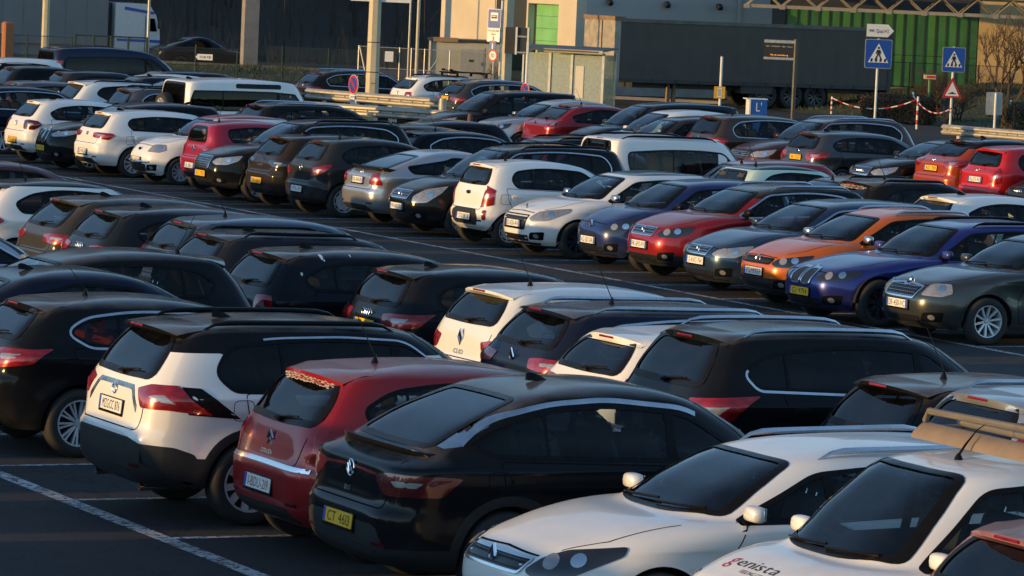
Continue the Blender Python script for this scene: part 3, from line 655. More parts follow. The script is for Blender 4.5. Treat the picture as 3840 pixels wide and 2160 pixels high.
    for pid, k in dobj:
        o = S.emit('door', pid, mats, root)
        if o is None: continue
        hx = (xb-.17 if k == 0 else fo+wb-.10); hz = bf-.115+.02*k
        S.patch('door_handle', near, capsule(.19, .032)+np.array([hx, hz]), BLACK if far else pm, o, .018, .02, .05, .006)
    # glazing
    if glass_hole:
        for v in 'lk':
            Dr = resample(D, .06); S.band('window_seal', v, inset(Dr, -.012), inset(Dr, .022), SATIN if False else BLACK, root, .002)
            if chrome == 'low': S.seam(v, np.array([D[i] for i in range(len(D)) if D[i][1] < (br+zt)/2+.02 and D[i][0] > xb+.2]+[D[0]])+np.array([0, -.02]), root, .022, SATIN, 'window_trim', .006)
            elif chrome: S.band('window_trim', v, inset(Dr, -.026), inset(Dr, -.004), SATIN, root, .005)
            xc = L-bx-dlo.get('rq', .52)-dlo.get('quarter', .30)
            pw_ = (pillar or .038)-.003; cuts = [(None, xb-pw_, 0)]+([(xb+pw_, xc-.012, 1), (xc+.012, None, 1)] if doors == 5 else [(xb+pw_, None, 1)])
            for a, b, k in cuts:
                P = clipx(inset(Dr, .010), a, b)
                if len(P) > 3: S.patch('side_window', v, P, GLASS_P if (priv and k) else GLASS_S, root, -.004, 0, .12, loops=(1, .5))
            bars = [(xb, pillar or .038)]+([(xc, .014)] if doors == 5 else [])
            for x0, w in bars:
                P = clipx(Dr, x0-w, x0+w)
                if len(P) > 3: S.patch('window_pillar', v, P, pm if pillar and x0 == xb else BLACK, root, .001, 0, .1, loops=(1, .5))
        for nm, v, P, g in (('windscreen', vw_, wsp, GLASS_W), ('rear_window', vr_, rwp, rear_glass or GLASS_R)):
            P = resample(P, .035 if det == 2 else .07); S.patch(nm, v, inset(P, .008), g, root, -.003, 0, .2, loops=(1, .8, .6, .4, .2)); S.band('screen_border', v, inset(P, -.016), inset(P, .045), BLACK, root, .004)
    else:
        for v in 'lk': S.patch('side_window', v, D, GLASS_P, root, .003, 0, .15)
        wsp = rpoly([(-.80*W2*S.fw(4.), cz+.02), (.80*W2*S.fw(4.), cz+.02), (.84*W2*S.fw(6.), tz-.015), (-.84*W2*S.fw(6.), tz-.015)], .06); S.patch('windscreen', 'f', wsp, GLASS_R, root, .003, 0, .2)
        rwp = rpoly([(-.74*W2*S.fw(4.), bz+.03), (.74*W2*S.fw(4.), bz+.03), (.78*W2*S.fw(6.), rz-.035), (-.78*W2*S.fw(6.), rz-.035)], .08); S.patch('rear_window', 'r', rwp, GLASS_R, root, .003, 0, .2)
    # running gear
    for s0 in (fo, fo+wb):
        for sg in (1, -1):
            v = 'l' if sg > 0 else 'k'; yy = sg*(W2*.985-.115); sc = wr/.33
            if det >= 1:
                c0, c1 = circ(s0, ra, R(-12), R(192), 26), circ(s0, ra+(.075 if clad > .5 else .028), R(-12), R(192), 26)
                S.band('arch_trim', v, c0, c1, PLASTIC if clad > .5 else pm, root, .007, False)
            w = inst('wheel', WM['tyre'], root, (L/2-s0, yy, wr), (0, random.random()*3, 0 if sg > 0 else math.pi), (sc, sc, sc))
            if det >= 1: inst('rim', WM[rim], w)
    ub = MB(); ub.box((0, 0, p['zb']+.09), (L-.75, W2*1.55, .04))
    for s0 in (fo, fo+wb):
        n = 12; pr = [(L/2-s0+(ra+.012)*math.cos(math.pi*k/n), wr+(ra+.012)*math.sin(math.pi*k/n)) for k in range(n+1)]; V = []
        for yy in (-W2*.93, W2*.93): V += [(a, yy, b) for a, b in pr]
        ub.add(V, [(k, k+1, n+2+k, n+1+k) for k in range(n)])
        ub.box((L/2-s0, 0, wr+.20), (2*ra*.9, W2*1.05, ra*.7))
    ub.obj('underbody', UNDER, root)
    # cabin
    if det >= 1:
        sh = H-1.46; zf = p['zb']+.16+sh*.75+(.06 if kind in ('suv', 'mpv', 'van', 'box') else 0)
        for s0, ys in ((xb-.34, (.37, -.37)), (min(xb+.52, fo+wb-.12), (.36, -.36))):
            for yy in ys: inst('seat', SEATM[seats], root, (L/2-s0, yy*W2/.9, zf), sc=(1, 1, min(1.05, (H-.10-zf)/1.0)))
        d = MB(); d.box((L/2-cx-.20, 0, cz-.16), (.62, W2*1.5, .20), m=0, bev=.08); d.obj('dashboard', INTER, root)
        inst('steering_wheel', STEERM, root, (L/2-cx-.62, .36, cz-.09), (0, R(-22), 0))
    # door mirrors
    mm = paint(mirror, .2, .3, .1) if isinstance(mirror, tuple) else BLACK if mirror == 'black' else SATIN if mirror == 'chrome' else pm
    for sg in (1, -1):
        V, F = MIRV; s0 = cx+dlo.get('fx', .34)+.10; h, _ = S.cast('l' if sg > 0 else 'k', s0, cz+.02)
        o = mk('door_mirror', [(x, yy+sg*.02*x, z) for x, yy, z in V], F, mm, root, True, loc=(h[0]+.0, h[1]+sg*.125, cz+.065)); o.scale = (.9, .9, .9)
        st = MB(); st.box((0, -sg*.11, -.055), (.07, .15, .04), bev=.012); st.obj('mirror_foot', BLACK, o)
        if det == 2: gq = MB(); gq.box((-.036, 0, 0), (.004, .17, .10)); gq.obj('mirror_glass', MIRRORG, o)
    # roof furniture
    if rails:
        rm = SATIN if rails == 'silver' else BLACK
        for sg in (1, -1):
            pts = []; a, b = tx+.22, L-rx-.12
            for k in range(17):
                q = k/16; s0 = a+(b-a)*q; yy = sg*W2*(S.fw(6.)-.045)*(1-.05*(2*q-1)**2); h, _ = S.cast('t', s0, yy); e = min(1, min(q, 1-q)/.10); pts.append((h[0], h[1], h[2]+.048*math.sin(e*math.pi/2)-.006))
            t = MB(); t.tube(pts, [.008+.021*min(1, min(k, 16-k)/2) for k in range(17)], 8, flat=.8); t.obj('roof_rail', rm, root, True)
    if ant:
        h, n = S.cast('t', antx if ant[0] == 'F' else L-rx-antx, 0); kind_ = ant.lstrip('F')
        inst('antenna', {'fin': FINM, 'mast': MASTM, 'masts': MASTS}[kind_], root, tuple(h-n*.002), (0, R(3), 0))
    if spoiler:
        ys = .80*S.fw(6.)*W2/.85; V = []; nn = 15; sm_ = BLACK if spcol == 'black' else mats[1]
        for k in range(nn):
            f = 2*k/(nn-1)-1; yy = f*ys; a, _ = S.cast('t', L-rx-.30, yy); b, _ = S.cast('t', L-rx-.10, yy); xt = -L/2+rx-spoiler+.12*f*f; zt_ = rz+.012+spdz-.055*abs(f)**2.5
            e, _ = S.cast('r', yy*.97, rz-.075)
            V += [(a[0], yy, a[2]-.004), (b[0], yy, max(b[2]+.008, zt_+.01)), ((b[0]+xt)/2, yy, (max(b[2]+.008, zt_)+zt_)/2+.004), (xt, yy, zt_), (xt+.004, yy, zt_-sth*(1-.5*abs(f)**3)), (e[0]+.01, yy, rz-.06)]
        F = [(k*6+j, k*6+j+1, (k+1)*6+j+1, (k+1)*6+j) for k in range(nn-1) for j in range(5)]+[tuple(range(5, -1, -1)), tuple((nn-1)*6+j for j in range(6))]
        me = mk('roof_spoiler', V, [tuple(reversed(f)) for f in F], sm_, root); me.data.set_sharp_from_angle(angle=R(40))
        if brake: bl = MB(); bl.box((-L/2+rx-spoiler+.001, 0, rz+.012+spdz-sth*.5), (.012, .27, .020), bev=.004); bl.obj('brake_light', LENS_R, me)
    elif brake and face == 'R' and det:
        bl = MB(); h, _ = S.cast('r', 0, rz+.005); bl.box((h[0]-.004, 0, rz+.005), (.02, .22, .022)); bl.obj('brake_light', LENS_R, root)
    if det == 0: return root, S
    # ---- tail (cars showing their back)
    if face == 'R':
        pts = TAIL[tail] if isinstance(tail, str) else tail
        for sg in (1, -1):
            q = [(k, a*(W2 if k == 'r' else 1), bz+b) for k, a, b in pts]; phi, P = S.mixed(q, sg); P = rpoly(P, .025, 3)
            o = S.patch('tail_light', phi, P, tailm or LENS_R, root, .008, .02, .05, .008)
            if tail2 and det == 2 and sg == nsg:
                c = P.mean(0); S.patch('reversing_lamp', phi, c+(P-c)*np.array([.36, .26]), LENS_C, o, .0155, .006, .05, .003)
        yb2 = .70*W2; b2 = p.get('b2', bz-.27)
        S.seam('r', rpoly([(-.72*W2, bz-.02), (-.70*W2, b2+.10), (-.66*W2, b2-.02), (.66*W2, b2-.02), (.70*W2, b2+.10), (.72*W2, bz-.02)], .05)[3:-3], root, .010)
        if lower: S.patch('bumper_insert', 'r', rpoly([(-.68*W2, p['zb']+.09), (-.56*W2, p['zb']+.20), (.56*W2, p['zb']+.20), (.68*W2, p['zb']+.09)], .03), PLASTIC, root, .006, .01, .08)
        if det == 2:
            for sg in (1, -1): S.patch('rear_reflector', 'r', capsule(.15, .026)+np.array([sg*.66*W2, p['zb']+.24]), LENS_DR, root, .006)
            c = np.array([fo+wb+.10, bz-.20]); a = rpoly([(-.09, -.085), (.09, -.085), (.09, .085), (-.09, .085)], .05)+c; S.seam('k', np.vstack([a, a[:1]]), root, .006, name='fuel_flap_seam')
        if wiper:
            P0, n0 = S.cast('r', -.02, bz+.045); t = MB(); b = MB(); b.box(P0+n0*.018, (.05, .09, .045), bev=.012)
            pts = []
            for k in range(6):
                h, n = S.cast('r', -.02-.36*k/5*W2/.9, bz+.05+.035*math.sin(k/5*1.5)); pts.append(h+n*.022)
            b.tube(pts, [.016, .014, .012, .011, .010, .008], 6); b.obj('rear_wiper', BLACK, root, True)
        if plate_: plate(S, root, 'r', y0, pz if pz else p['zb']+.34, *plate_)
        if emb: h, n = S.cast('r', y0, embz or bz-.07); inst('emblem', EMB[emb], root, tuple(h+n*.008), (0, 0, math.pi))
        if script:
            for txt, yy, zz, w, hh in script:
                V, F = text2d(txt, w, hh); Q = []
                for a, b in V: h, n = S.cast('r', yy-a, zz+b); Q.append(h+n*.008)
                mk('badge_lettering', Q, F, SATIN, root, smooth=False)
    else:
        nz = p['nz']; pts = HEAD[head] if isinstance(head, str) else head
        for sg in (1, -1):
            q = [(k, a*(W2 if k == 'f' else 1), nz+b) for k, a, b in pts]; phi, P = S.mixed(q, sg); P = rpoly(P, .03, 3)
            o = S.patch('headlight', phi, P, headm or LENS_S, root, .006, .02, .05, .008)
            if det == 2:
                c = P.mean(0)
                for f, r_ in ((-.35, .062), (.22, .055)):
                    cc = c+np.array([f*(P[:, 0].max()-P[:, 0].min())*.5*sg, -.002+.02*(f > 0)]); a = np.array([(r_*.92*math.cos(t), r_*.8*math.sin(t)) for t in np.linspace(0, 2*math.pi, 14)[:-1]]); S.patch('lamp_reflector', phi, cc+a, LENS_C if f < 0 else CHROME, o, .016, .006, .05, .006)
        zb = p['zb']
        for sg in (1, -1):
            S.seam('t', [(p['nx']+.10, sg*.60*W2), (p['nx']+.4*(cx-p['nx']), sg*.74*W2), (cx-.06, sg*.80*W2)], root, .009)
            if lower: S.patch('fog_recess', 'f', rpoly([(sg*.50*W2, zb+.10), (sg*.74*W2, zb+.10), (sg*.78*W2, zb+.24), (sg*.56*W2, zb+.22)], .03), BLACK, root, .004, .01, .06)
            if lower and det == 2: S.patch('fog_lamp', 'f', np.array([(sg*.66*W2+.035*math.cos(t), zb+.165+.035*math.sin(t)) for t in np.linspace(0, 2*math.pi, 12)[:-1]]), LENS_C, root, .012, .006, .05, .004)
        S.seam('f', [(-.50*W2, nz-.035), (0, nz-.02), (.50*W2, nz-.035)], root, .010)
        if lower: S.patch('lower_intake', 'f', rpoly([(-.46*W2, zb+.07), (.46*W2, zb+.07), (.50*W2, zb+.17), (-.50*W2, zb+.17)], .03), GRILLE, root, .005, .01, .07)
        if grille:
            gw, gt, gb = grille if isinstance(grille, tuple) else (.42, -.06, -.16)
            g = S.patch('grille', 'f', rpoly([(-gw*W2*.92, nz+gb), (gw*W2*.92, nz+gb), (gw*W2, nz+gt), (-gw*W2, nz+gt)], .03), GRILLE, root, .005, .01, .06)
            k = max(2, int((gt-gb)/.035))
            for i in range(k):
                zz = nz+gb+(gt-gb)*(i+.5)/k; S.seam('f', [(-gw*W2*.9, zz), (0, zz), (gw*W2*.9, zz)], g, .008, SATIN if chrome else PLASTIC, 'grille_slat', .010)
        S.patch('front_lip', 'f', rpoly([(-.62*W2, zb+.015), (.62*W2, zb+.015), (.66*W2, zb+.05), (-.66*W2, zb+.05)], .012), PLASTIC, root, .010, .01, .08)
        if plate_: plate(S, root, 'f', y0, pz if pz else zb+.27, *plate_, tilt=.03)
        if emb: h, n = S.cast('f', 0, embz or nz-.05); inst('emblem', EMB[emb], root, tuple(h+n*.010), (0, R(-8), 0))
        for a, b in ((.05, .62), (-.56, .02)):
            pts = []
            for k in range(6):
                h, n = S.cast('f', a*W2+(b-a)*W2*k/5, cz+.035+.02*k/5); pts.append(h+n*.018)
            t = MB(); t.tube(pts, .010, 5); t.obj('wiper', BLACK, root)
        m_ = MB(); m_.box((L/2-tx+.10, 0, tz-.13), (.03, .20, .07), bev=.012); m_.obj('rear_view_mirror', INTER, root)
    return root, S
# ---------------------------------------------------------------- the parked cars, row by row from the camera
BLK = (.008, .009, .011); NAVY = (.010, .015, .032); DGREY = (.028, .030, .033); GREY = (.075, .080, .088); WHT = (.76, .75, .73); SILV = (.36, .38, .41)
ROYAL = (.018, .030, .19); REDC = (.30, .010, .014); TEAL = (.016, .045, .095); ORANGE = (.58, .125, .010); BROWN = (.070, .048, .034); MAROON = (.10, .012, .014); MINT = (.50, .66, .58); SBLUE = (.045, .065, .10)
CARS = {}
def C(key, label, kind, xl, y, face, col, group=None, **k):
    o, S = car(k.pop('name', 'parked_car'), label, kind, xl, y, face, col, group=group, **k); CARS[key] = (o, S); return o, S
G1, G2, G3, G4, G5, G6 = ('cars parked in the nearest row', 'cars parked back to back with the nearest row', 'cars parked across the second aisle', 'cars parked back to back with the third row', 'cars parked across the far aisle', 'cars parked beyond the crash barrier')
# --- row 1
C('pink', 'dusty mauve hatchback at the bottom corner, only its tail and roof spoiler in view', 'hatch', 13.3, 20.5, 'R', (.30, .13, .15), G1, dust=.75, spoiler=.20, ov=dict(L=4.0, H=1.47), tail='leaf', rim='five')
C('genista', 'white company van with red and black logo on the bonnet and a roof rack', 'mpv', 12.45, 22.1, 'F', WHT, G1, name='small_van', cat='van', dust=.3, metal=0, ov=dict(L=3.97, W=1.72, H=1.70, fo=.72, wb=2.51, cx=.80, cz=1.06, nz=.86, tx=1.55, tz=1.62, rx=.12, rz=1.62, bx=.05, nR=9), spoiler=0, ant=None, doors=5, head='drop', headm=LENS_C, rim='cover', lower=True, brake=False)
C('megane', 'white estate car with diamond badge and silver roof rails, facing the aisle', 'wagon', 12.28, 24.85, 'F', WHT, G1, metal=0, dust=.18, rails='silver', ov=dict(L=4.63, W=1.81, H=1.455, fo=.92, wb=2.71, nz=.76, cz=.98, cx=1.18, tx=2.06, tz=1.36, nx=.20), head='sweep', headm=LENS_S, emb='diamond', embz=.66, grille=(.50, -.06, -.15), spoiler=.1, rim='five', mirror=WHT, seats='d')
C('id5', 'black coupe-backed electric car with full-width tail light bar and silver roof strip', 'fastback', 12.30, 27.40, 'R', BLK, G1, metal=.1, dust=.55, ov=dict(L=4.60, W=1.85, H=1.615, fo=.86, wb=2.77, cx=1.10, cz=1.05, nz=.86, tx=1.95, tz=1.51, bx=.33, bz=1.13, rx=1.28, rz=1.545, b2=.74, wr=.36, zb=.22, step=.06, bow=.05), spoiler=0, brake=False, clad=.75, rim='dark5', ant='fin', antx=.34, tail=[('r', .46, -.17), ('r', .70, -.14), ('s', .42, -.145), ('s', .58, -.16), ('s', .42, -.30), ('r', .66, -.31), ('r', .54, -.24)], tailm=LENS_DR, plate_=('lu', 'CT 4613'), pz=.575, emb='vw', embz=.95, wiper=False, dlo=dict(poly=[(1.50, 1.05), (2.10, 1.42), (2.75, 1.485), (3.25, 1.455), (3.75, 1.33), (3.98, 1.20), (3.70, 1.115)], r=[.03, .12, .3, .3, .2, .03, .06], quarter=.45), rwin=(.74, .80, .80), script=[('ID.5', .02, .80, .10, .035)], panels=[('bumper_panel', 'r', rpoly([(-.74, .30), (-.60, .60), (.60, .60), (.74, .30)], .05), PLASTIC)]+[('pillar_panel', v, rpoly([(3.96, 1.20), (3.70, 1.37), (3.86, 1.36), (4.26, 1.15)], .01), SATIN) for v in 'lk'])
C('c3', 'frosted red small hatchback with double chevron badge and white Belgian plate', 'hatch', 12.55, 29.55, 'R', REDC, G1, metal=.3, dust=.95, ov=dict(L=3.94, W=1.73, H=1.525, fo=.80, wb=2.47, cx=.90, cz=1.0, tx=1.62, tz=1.42, bx=.13, bz=1.02, rx=.52, rz=1.45, b2=.76, wr=.31), spoiler=.20, sth=.075, spdz=-.01, tail=[('r', .82, -.04), ('s', .16, -.02), ('s', .26, -.09), ('s', .18, -.28), ('r', .80, -.30)], tail2=False, ant='mast', antx=.45, plate_=('be', '1-BDU-219'), pz=.55, emb='chevrons', embz=.91, brake=False, script=[('CITROËN', 0, .80, .22, .035)], rim='cover', rwin=(.80, .88, .82))
C('rav4', 'white crossover with black roof and black lower cladding, German plate on the tailgate', 'suv', 12.05, 31.75, 'R', WHT, G1, metal=0, dust=.75, roof=BLK, roof_t=5.15, clad=1.02, ov=dict(L=4.60, W=1.855, H=1.685, fo=.93, wb=2.69, cx=1.20, cz=1.10, tx=2.0, tz=1.58, bx=.13, bz=1.17, rx=.50, rz=1.60, b2=.80, wr=.352), spoiler=.24, sth=.03, spdz=.01, rails='black', ant='fin', antx=.55, priv=True, rim='five', chrome=False, plate_=('de', 'MZG:CC 876'), pz=.93, emb='toyota', embz=1.06, tail=[('r', .52, -.05), ('r', .72, .0), ('s', .34, .0), ('s', .62, -.24), ('s', .24, -.20), ('r', .66, -.20)], tailm=LENS_R, tail2=True, dlo=dict(top=.15, rb=.52, rq=.68, br=.02, mz=-.06, quarter=.46), script=[('HYBRID', -.50, .78, .12, .03)], panels=[('bumper_panel', 'r', rpoly([(-.80, .30), (-.76, .66), (-.56, .72), (.56, .72), (.76, .66), (.80, .30)], .03), PLASTIC)]+[('corner_cladding', v, rpoly([(3.98, .30), (4.12, .60), (4.30, .66), (4.56, .68), (4.56, .30)], .03), PLASTIC) for v in 'lk'])
C('alfa', 'black hatchback with chrome window line and red seat, beside the white crossover', 'hatch', 12.35, 36.2, 'R', BLK, G1, metal=.15, dust=.7, ov=dict(L=4.35, W=1.80, H=1.465, fo=.90, wb=2.63, cx=1.15, tx=1.95, bx=.20, rx=.60, rz=1.385, cz=.99, bz=1.05, wr=.325), chrome=True, seats='r', ant='masts', antx=.55, spoiler=.17, tail='wrap', tailm=LENS_R, rim='multis', dlo=dict(rb=.50, rq=.72), brake=True)
C('a5', 'dark blue coupe-like car with fin antenna, one bay beyond the chrome-trimmed black hatchback', 'fastback', 12.62, 39.7, 'R', NAVY, G1, metal=.5, dust=.25, ant='fin', antx=.25, spoiler=0, brake=False, ov=dict(L=4.73, H=1.44, rx=1.30, bx=.55), rim='five')
C('blackf', 'black hatchback facing the aisle, its antenna mast at the rear of the roof', 'golf', 13.13, 41.75, 'F', BLK, G1, dust=.45, metal=.2, ant='mast', antx=.25, spoiler=.2, rim='ten', ov=dict(H=1.48))
C('silverr', 'silver car cut by the left picture edge, only its front pillar showing', 'golf', 13.55, 46.6, 'R', SILV, G1, metal=.6, dust=.3, chrome=True, rim='ten', det=1)
# --- row 2
C('silver2', 'silver hatchback with antenna mast behind the ladder rack of the company van', 'suv', 16.9, 26.4, 'R', SILV, G2, metal=.6, dust=.35, ant='mast', antx=.55, rails='silver', spoiler=.14, ov=dict(L=4.2, H=1.62, W=1.8, rz=1.55), tail='up', det=2, wiper=True)
C('peug', 'dusty black hatchback with lion badge and antenna mast behind the white estate', 'hatch', 17.3, 28.5, 'R', BLK, G2, dust=.9, metal=.2, ant='mast', antx=.42, spoiler=.22, sth=.03, emb='lion', embz=.95, ov=dict(L=4.16, H=1.55-.06, rz=1.42, W=1.78), tail='slim', tailm=LENS_DR, script=[('PEUGEOT', 0, .86, .30, .035)])
C('kuga', 'tall black SUV with silver roof rails and chrome strip under the side glass', 'suv', 16.85, 31.05, 'R', BLK, G2, dust=.6, metal=.2, rails='silver', spoiler=.14, sth=.06, ov=dict(L=4.53, W=1.84, H=1.69, rz=1.60, tz=1.57, bz=1.15, cz=1.10, tx=1.98, cx=1.2), tail=[('r', .60, -.06), ('r', .76, -.05), ('s', .46, -.03), ('s', .66, -.02), ('s', .40, -.20), ('s', .26, -.34), ('r', .68, -.32)], emb='oval', embz=1.03, plate_=('fr', 'FV 901 CS'), pz=.88, priv=True, rim='ten', chrome='low', dlo=dict(rb=.36, rq=.50, br=.09, top=.16))
C('a3w', 'white three-door hatchback with four-ring badge, sunlit spoiler, beside the tall black SUV', 'hatch', 17.25, 33.4, 'R', WHT, G2, metal=0, dust=.15, ov=dict(L=4.24, W=1.78, H=1.42, rz=1.345, bx=.17, bz=.99, tz=1.33, cz=.95), doors=3, spoiler=.15, sth=.045, tail='slim', emb='rings', embz=.90, rim='ten')
C('captur', 'dark blue crossover with silver roof rails and diamond badge between two white hatchbacks', 'hatch', 17.4, 35.05, 'R', NAVY, G2, metal=.5, dust=.75, rails='silver', ant='mast', antx=.62, spoiler=.22, sth=.025, chrome=True, emb='diamond', embz=.97, ov=dict(L=4.62, W=1.81, H=1.50, rz=1.44, bz=1.06, cz=1.0, tz=1.41, wb=2.71, b2=.80), tail='slim', tail2=True)
C('clio', 'white hatchback with diamond badge and CLIO lettering on the tailgate', 'hatch', 18.19, 37.8, 'R', (.70, .71, .70), G2, metal=0, dust=.25, ov=dict(L=4.06, W=1.73, H=1.45, bx=.13, bz=1.02, rx=.46, rz=1.385, b2=.70), ant='mast', antx=.40, spoiler=.20, sth=.03, tail=[('r', .54, -.14), ('r', .74, -.11), ('s', .22, -.12), ('s', .24, -.20), ('s', .12, -.30), ('r', .62, -.27)], emb='diamond', embz=.89, script=[('CLIO', 0, .74, .22, .05), ('TCe', -.50, .66, .09, .03)], dlo=dict(rb=.45, rq=.62), rim='ten')
C('a1', 'black small hatchback with four-ring badge and yellow plate beside the white CLIO hatchback', 'hatch', 18.27, 40.4, 'R', (.010, .012, .015), G2, metal=.4, dust=.3, ov=dict(L=3.98, W=1.75, H=1.43, bx=.15, bz=.98, rx=.46, rz=1.36, tz=1.34, cz=.95, b2=.62), ant='fin', antx=.42, spoiler=.20, sth=.03, spdz=.005, emb='rings', embz=.90, plate_=('lu', 'YD 5038'), pz=.78, tail='wrap', rim='ten')
C('golf', 'black hatchback with fin antenna, spotted with bird droppings, two bays from the CLIO', 'golf', 17.62, 42.55, 'R', (.010, .012, .017), G2, metal=.3, dust=.5, ov=dict(rz=1.39), ant='fin', antx=.45, spoiler=.18, sth=.03, tail='block', emb='vw', embz=.88, rim='ten')
C('f2', 'dark grey hatchback with pale rear glass and lit-looking spoiler lamp beyond the bird-stained hatchback', 'hatch', 18.0, 45.3, 'R', (.016, .019, .026), G2, metal=.4, dust=.45, ant='fin', antx=.45, spoiler=.18, sth=.03, rails='black', ov=dict(L=4.2, H=1.45), tail='slim')
C('e2', 'blue-grey hatchback whose spoiler edge glows orange, with an antenna mast', 'hatch', 18.55, 47.6, 'R', SBLUE, G2, metal=.5, dust=.25, ant='mast', antx=.5, spoiler=.14, sth=.06, ov=dict(L=4.2, H=1.47), tail='up')
C('d2', 'dark hatchback with four-ring badge and yellow plate behind the aisle-facing black hatchback', 'hatch', 18.2, 49.35, 'R', (.014, .018, .024), G2, metal=.4, dust=.4, ant='fin', antx=.48, spoiler=.20, sth=.03, emb='rings', embz=.93, plate_=('lu', 'DU 8861'), pz=.80, tail='slim', ov=dict(L=4.3, H=1.46))
C('c2', 'brown-grey dusty hatchback with chrome window line and fin antenna', 'golf', 18.38, 51.55, 'R', (.045, .043, .042), G2, metal=.5, dust=.8, ant='fin', antx=.5, spoiler=.24, sth=.03, chrome=True, tail='slim', ov=dict(L=4.36, H=1.45, rx=.62))
C('b2', 'white three-door hatchback with black roof and antenna mast by the left edge', 'hatch', 18.5, 54.9, 'R', WHT, G2, metal=0, dust=.4, roof=BLK, ant='mast', antx=.45, doors=3, spoiler=.16, sth=.04, ov=dict(L=3.97, H=1.46), tail='slim', det=1)
C('a2', 'dark red car by the left edge, only its frosted roof showing', 'golf', 19.1, 59.9, 'R', MAROON, G2, dust=.8, spoiler=0, det=1, brake=False)
# --- row 3
C('octavia', 'grey-green hatchback with large upright grille and French plate at the right edge', 'fastback', 28.92, 46.35, 'F', (.050, .060, .062), G3, metal=.6, dust=.15, ov=dict(L=4.66, W=1.81, H=1.46, fo=.89, wb=2.69, nz=.80, nx=.22, cz=.98, cx=1.22, tx=2.02, bz=1.06, wr=.322, rx=1.25), head='rect', headm=LENS_C, grille=(.40, -.04, -.20), chrome=True, emb='wing', embz=.80, plate_=('fr', 'DE-450-VC'), pz=.50, rim='ten', spoiler=0, brake=False)
C('bmw3', 'deep blue estate with twin kidney grille and yellow plate GJ 9714', 'wagon', 28.85, 48.85, 'F', ROYAL, G3, metal=.5, dust=.2, ov=dict(L=4.71, W=1.83, H=1.47, fo=.80, wb=2.85, nz=.76, cx=1.42, tx=2.22, cz=.96, nx=.20, wr=.335), head=[('f', .38, -.13), ('f', .42, -.05), ('s', .32, -.02), ('s', .60, .03), ('s', .52, -.05), ('s', .30, -.14), ('f', .50, -.17)], grille=False, rails='black', chrome=False, plate_=('lu', 'GJ 9714'), pz=.44, rim='bmw', spoiler=.1, mirror=ROYAL, ant=None)
C('polo', 'orange small crossover with silver roof rails and mirror caps', 'hatch', 29.42, 51.15, 'F', ORANGE, G3, metal=.2, dust=.2, clad=.9, ov=dict(L=3.99, W=1.71, H=1.475, fo=.84, wb=2.47, nz=.78, cz=.99, cx=.98), rails='silver', head='wedge', grille=(.46, -.06, -.13), emb='vw', embz=.70, plate_=('de', 'PS:MM139'), pz=.53, mirror='chrome', rim='five', spoiler=.1)
C('leon', 'petrol blue hatchback with S badge and red-lettered Belgian plate', 'golf', 29.72, 53.45, 'F', TEAL, G3, metal=.5, dust=.2, ov=dict(nz=.74, H=1.455), head='wedge', headm=LENS_C, grille=(.36, -.03, -.14), chrome=True, emb='s', embz=.66, plate_=('be', '2-AVC-764'), pz=.50, rim='ten', spoiler=.1)
C('arona', 'red crossover with black roof and S badge, next to the petrol blue hatchback', 'hatch', 30.0, 55.8, 'F', REDC, G3, metal=.4, dust=.55, roof=BLK, roof_t=5.3, clad=.7, ov=dict(L=4.14, W=1.78, H=1.545, fo=.83, wb=2.57, nz=.86, cz=1.06, tz=1.44, rz=1.46, bz=1.10, wr=.33, zb=.24), rails='silver', head='wedge', headm=LENS_S, grille=(.40, -.03, -.15), chrome=True, emb='s', embz=.77, plate_=('fr', 'FK-692-FV'), pz=.56, mirror='black', rim='five', spoiler=.12)
C('twingo', 'blue three-door small car with round-eyed headlights and diamond badge', 'small', 30.3, 58.12, 'F', (.016, .032, .13), G3, metal=.4, dust=.2, doors=3, ov=dict(L=3.60, W=1.65, H=1.47, wb=2.37, fo=.70), head='drop', headm=LENS_S, grille=(.30, -.20, -.24), emb='diamond', embz=.68, plate_=('fr', 'AZ-507-DA'), pz=.45, rim='five', spoiler=.08, mirror='black', seats='b')
C('p208', 'white three-door hatchback with glass roof between a tall white and a blue small car', 'hatch', 30.1, 60.45, 'F', WHT, G3, metal=0, dust=.12, doors=3, roof=BLK, roof_t=6.35, ov=dict(L=3.97, W=1.74, H=1.46, fo=.80, wb=2.54, nz=.78, nx=.20, cx=1.02, wr=.315), head='sweep', headm=LENS_C, grille=(.46, -.11, -.31), emb='lion', embz=.80, plate_=('fr', 'ES-026-AH'), pz=.55, mirror='chrome', rim='dark5', spoiler=.1, seats='b')
C('picanto', 'tall white five-door city car showing its sunlit tail, dark bumper panel round the plate', 'small', 30.3, 62.8, 'R', WHT, G3, metal=0, dust=.10, ov=dict(L=3.60, W=1.60, H=1.485, wb=2.40, fo=.68, rx=.36, bx=.13, bz=1.03, b2=.66, rz=1.40, zb=.21), tail='tall', ant='masts', antx=.40, spoiler=.15, sth=.05, plate_=('de', 'COC:NK 511'), pz=.50, emb='oval', embz=.91, rim='cover', lower=False, panels=[('bumper_panel', 'r', rpoly([(-.44, .36), (.44, .36), (.52, .50), (.42, .645), (-.42, .645), (-.52, .50)], .07), PLASTIC)])
C('touran', 'black people carrier with black roof rails and chrome-lined grille', 'mpv', 30.12, 65.17, 'F', BLK, G3, metal=.2, dust=.3, ov=dict(L=4.41, W=1.79, H=1.65), rails='black', head='drop', headm=LENS_C, grille=(.40, -.02, -.15), chrome=True, emb='vw', embz=.71, plate_=('fr', 'FW-600-ZN'), pz=.50, rim='ten', spoiler=.12)
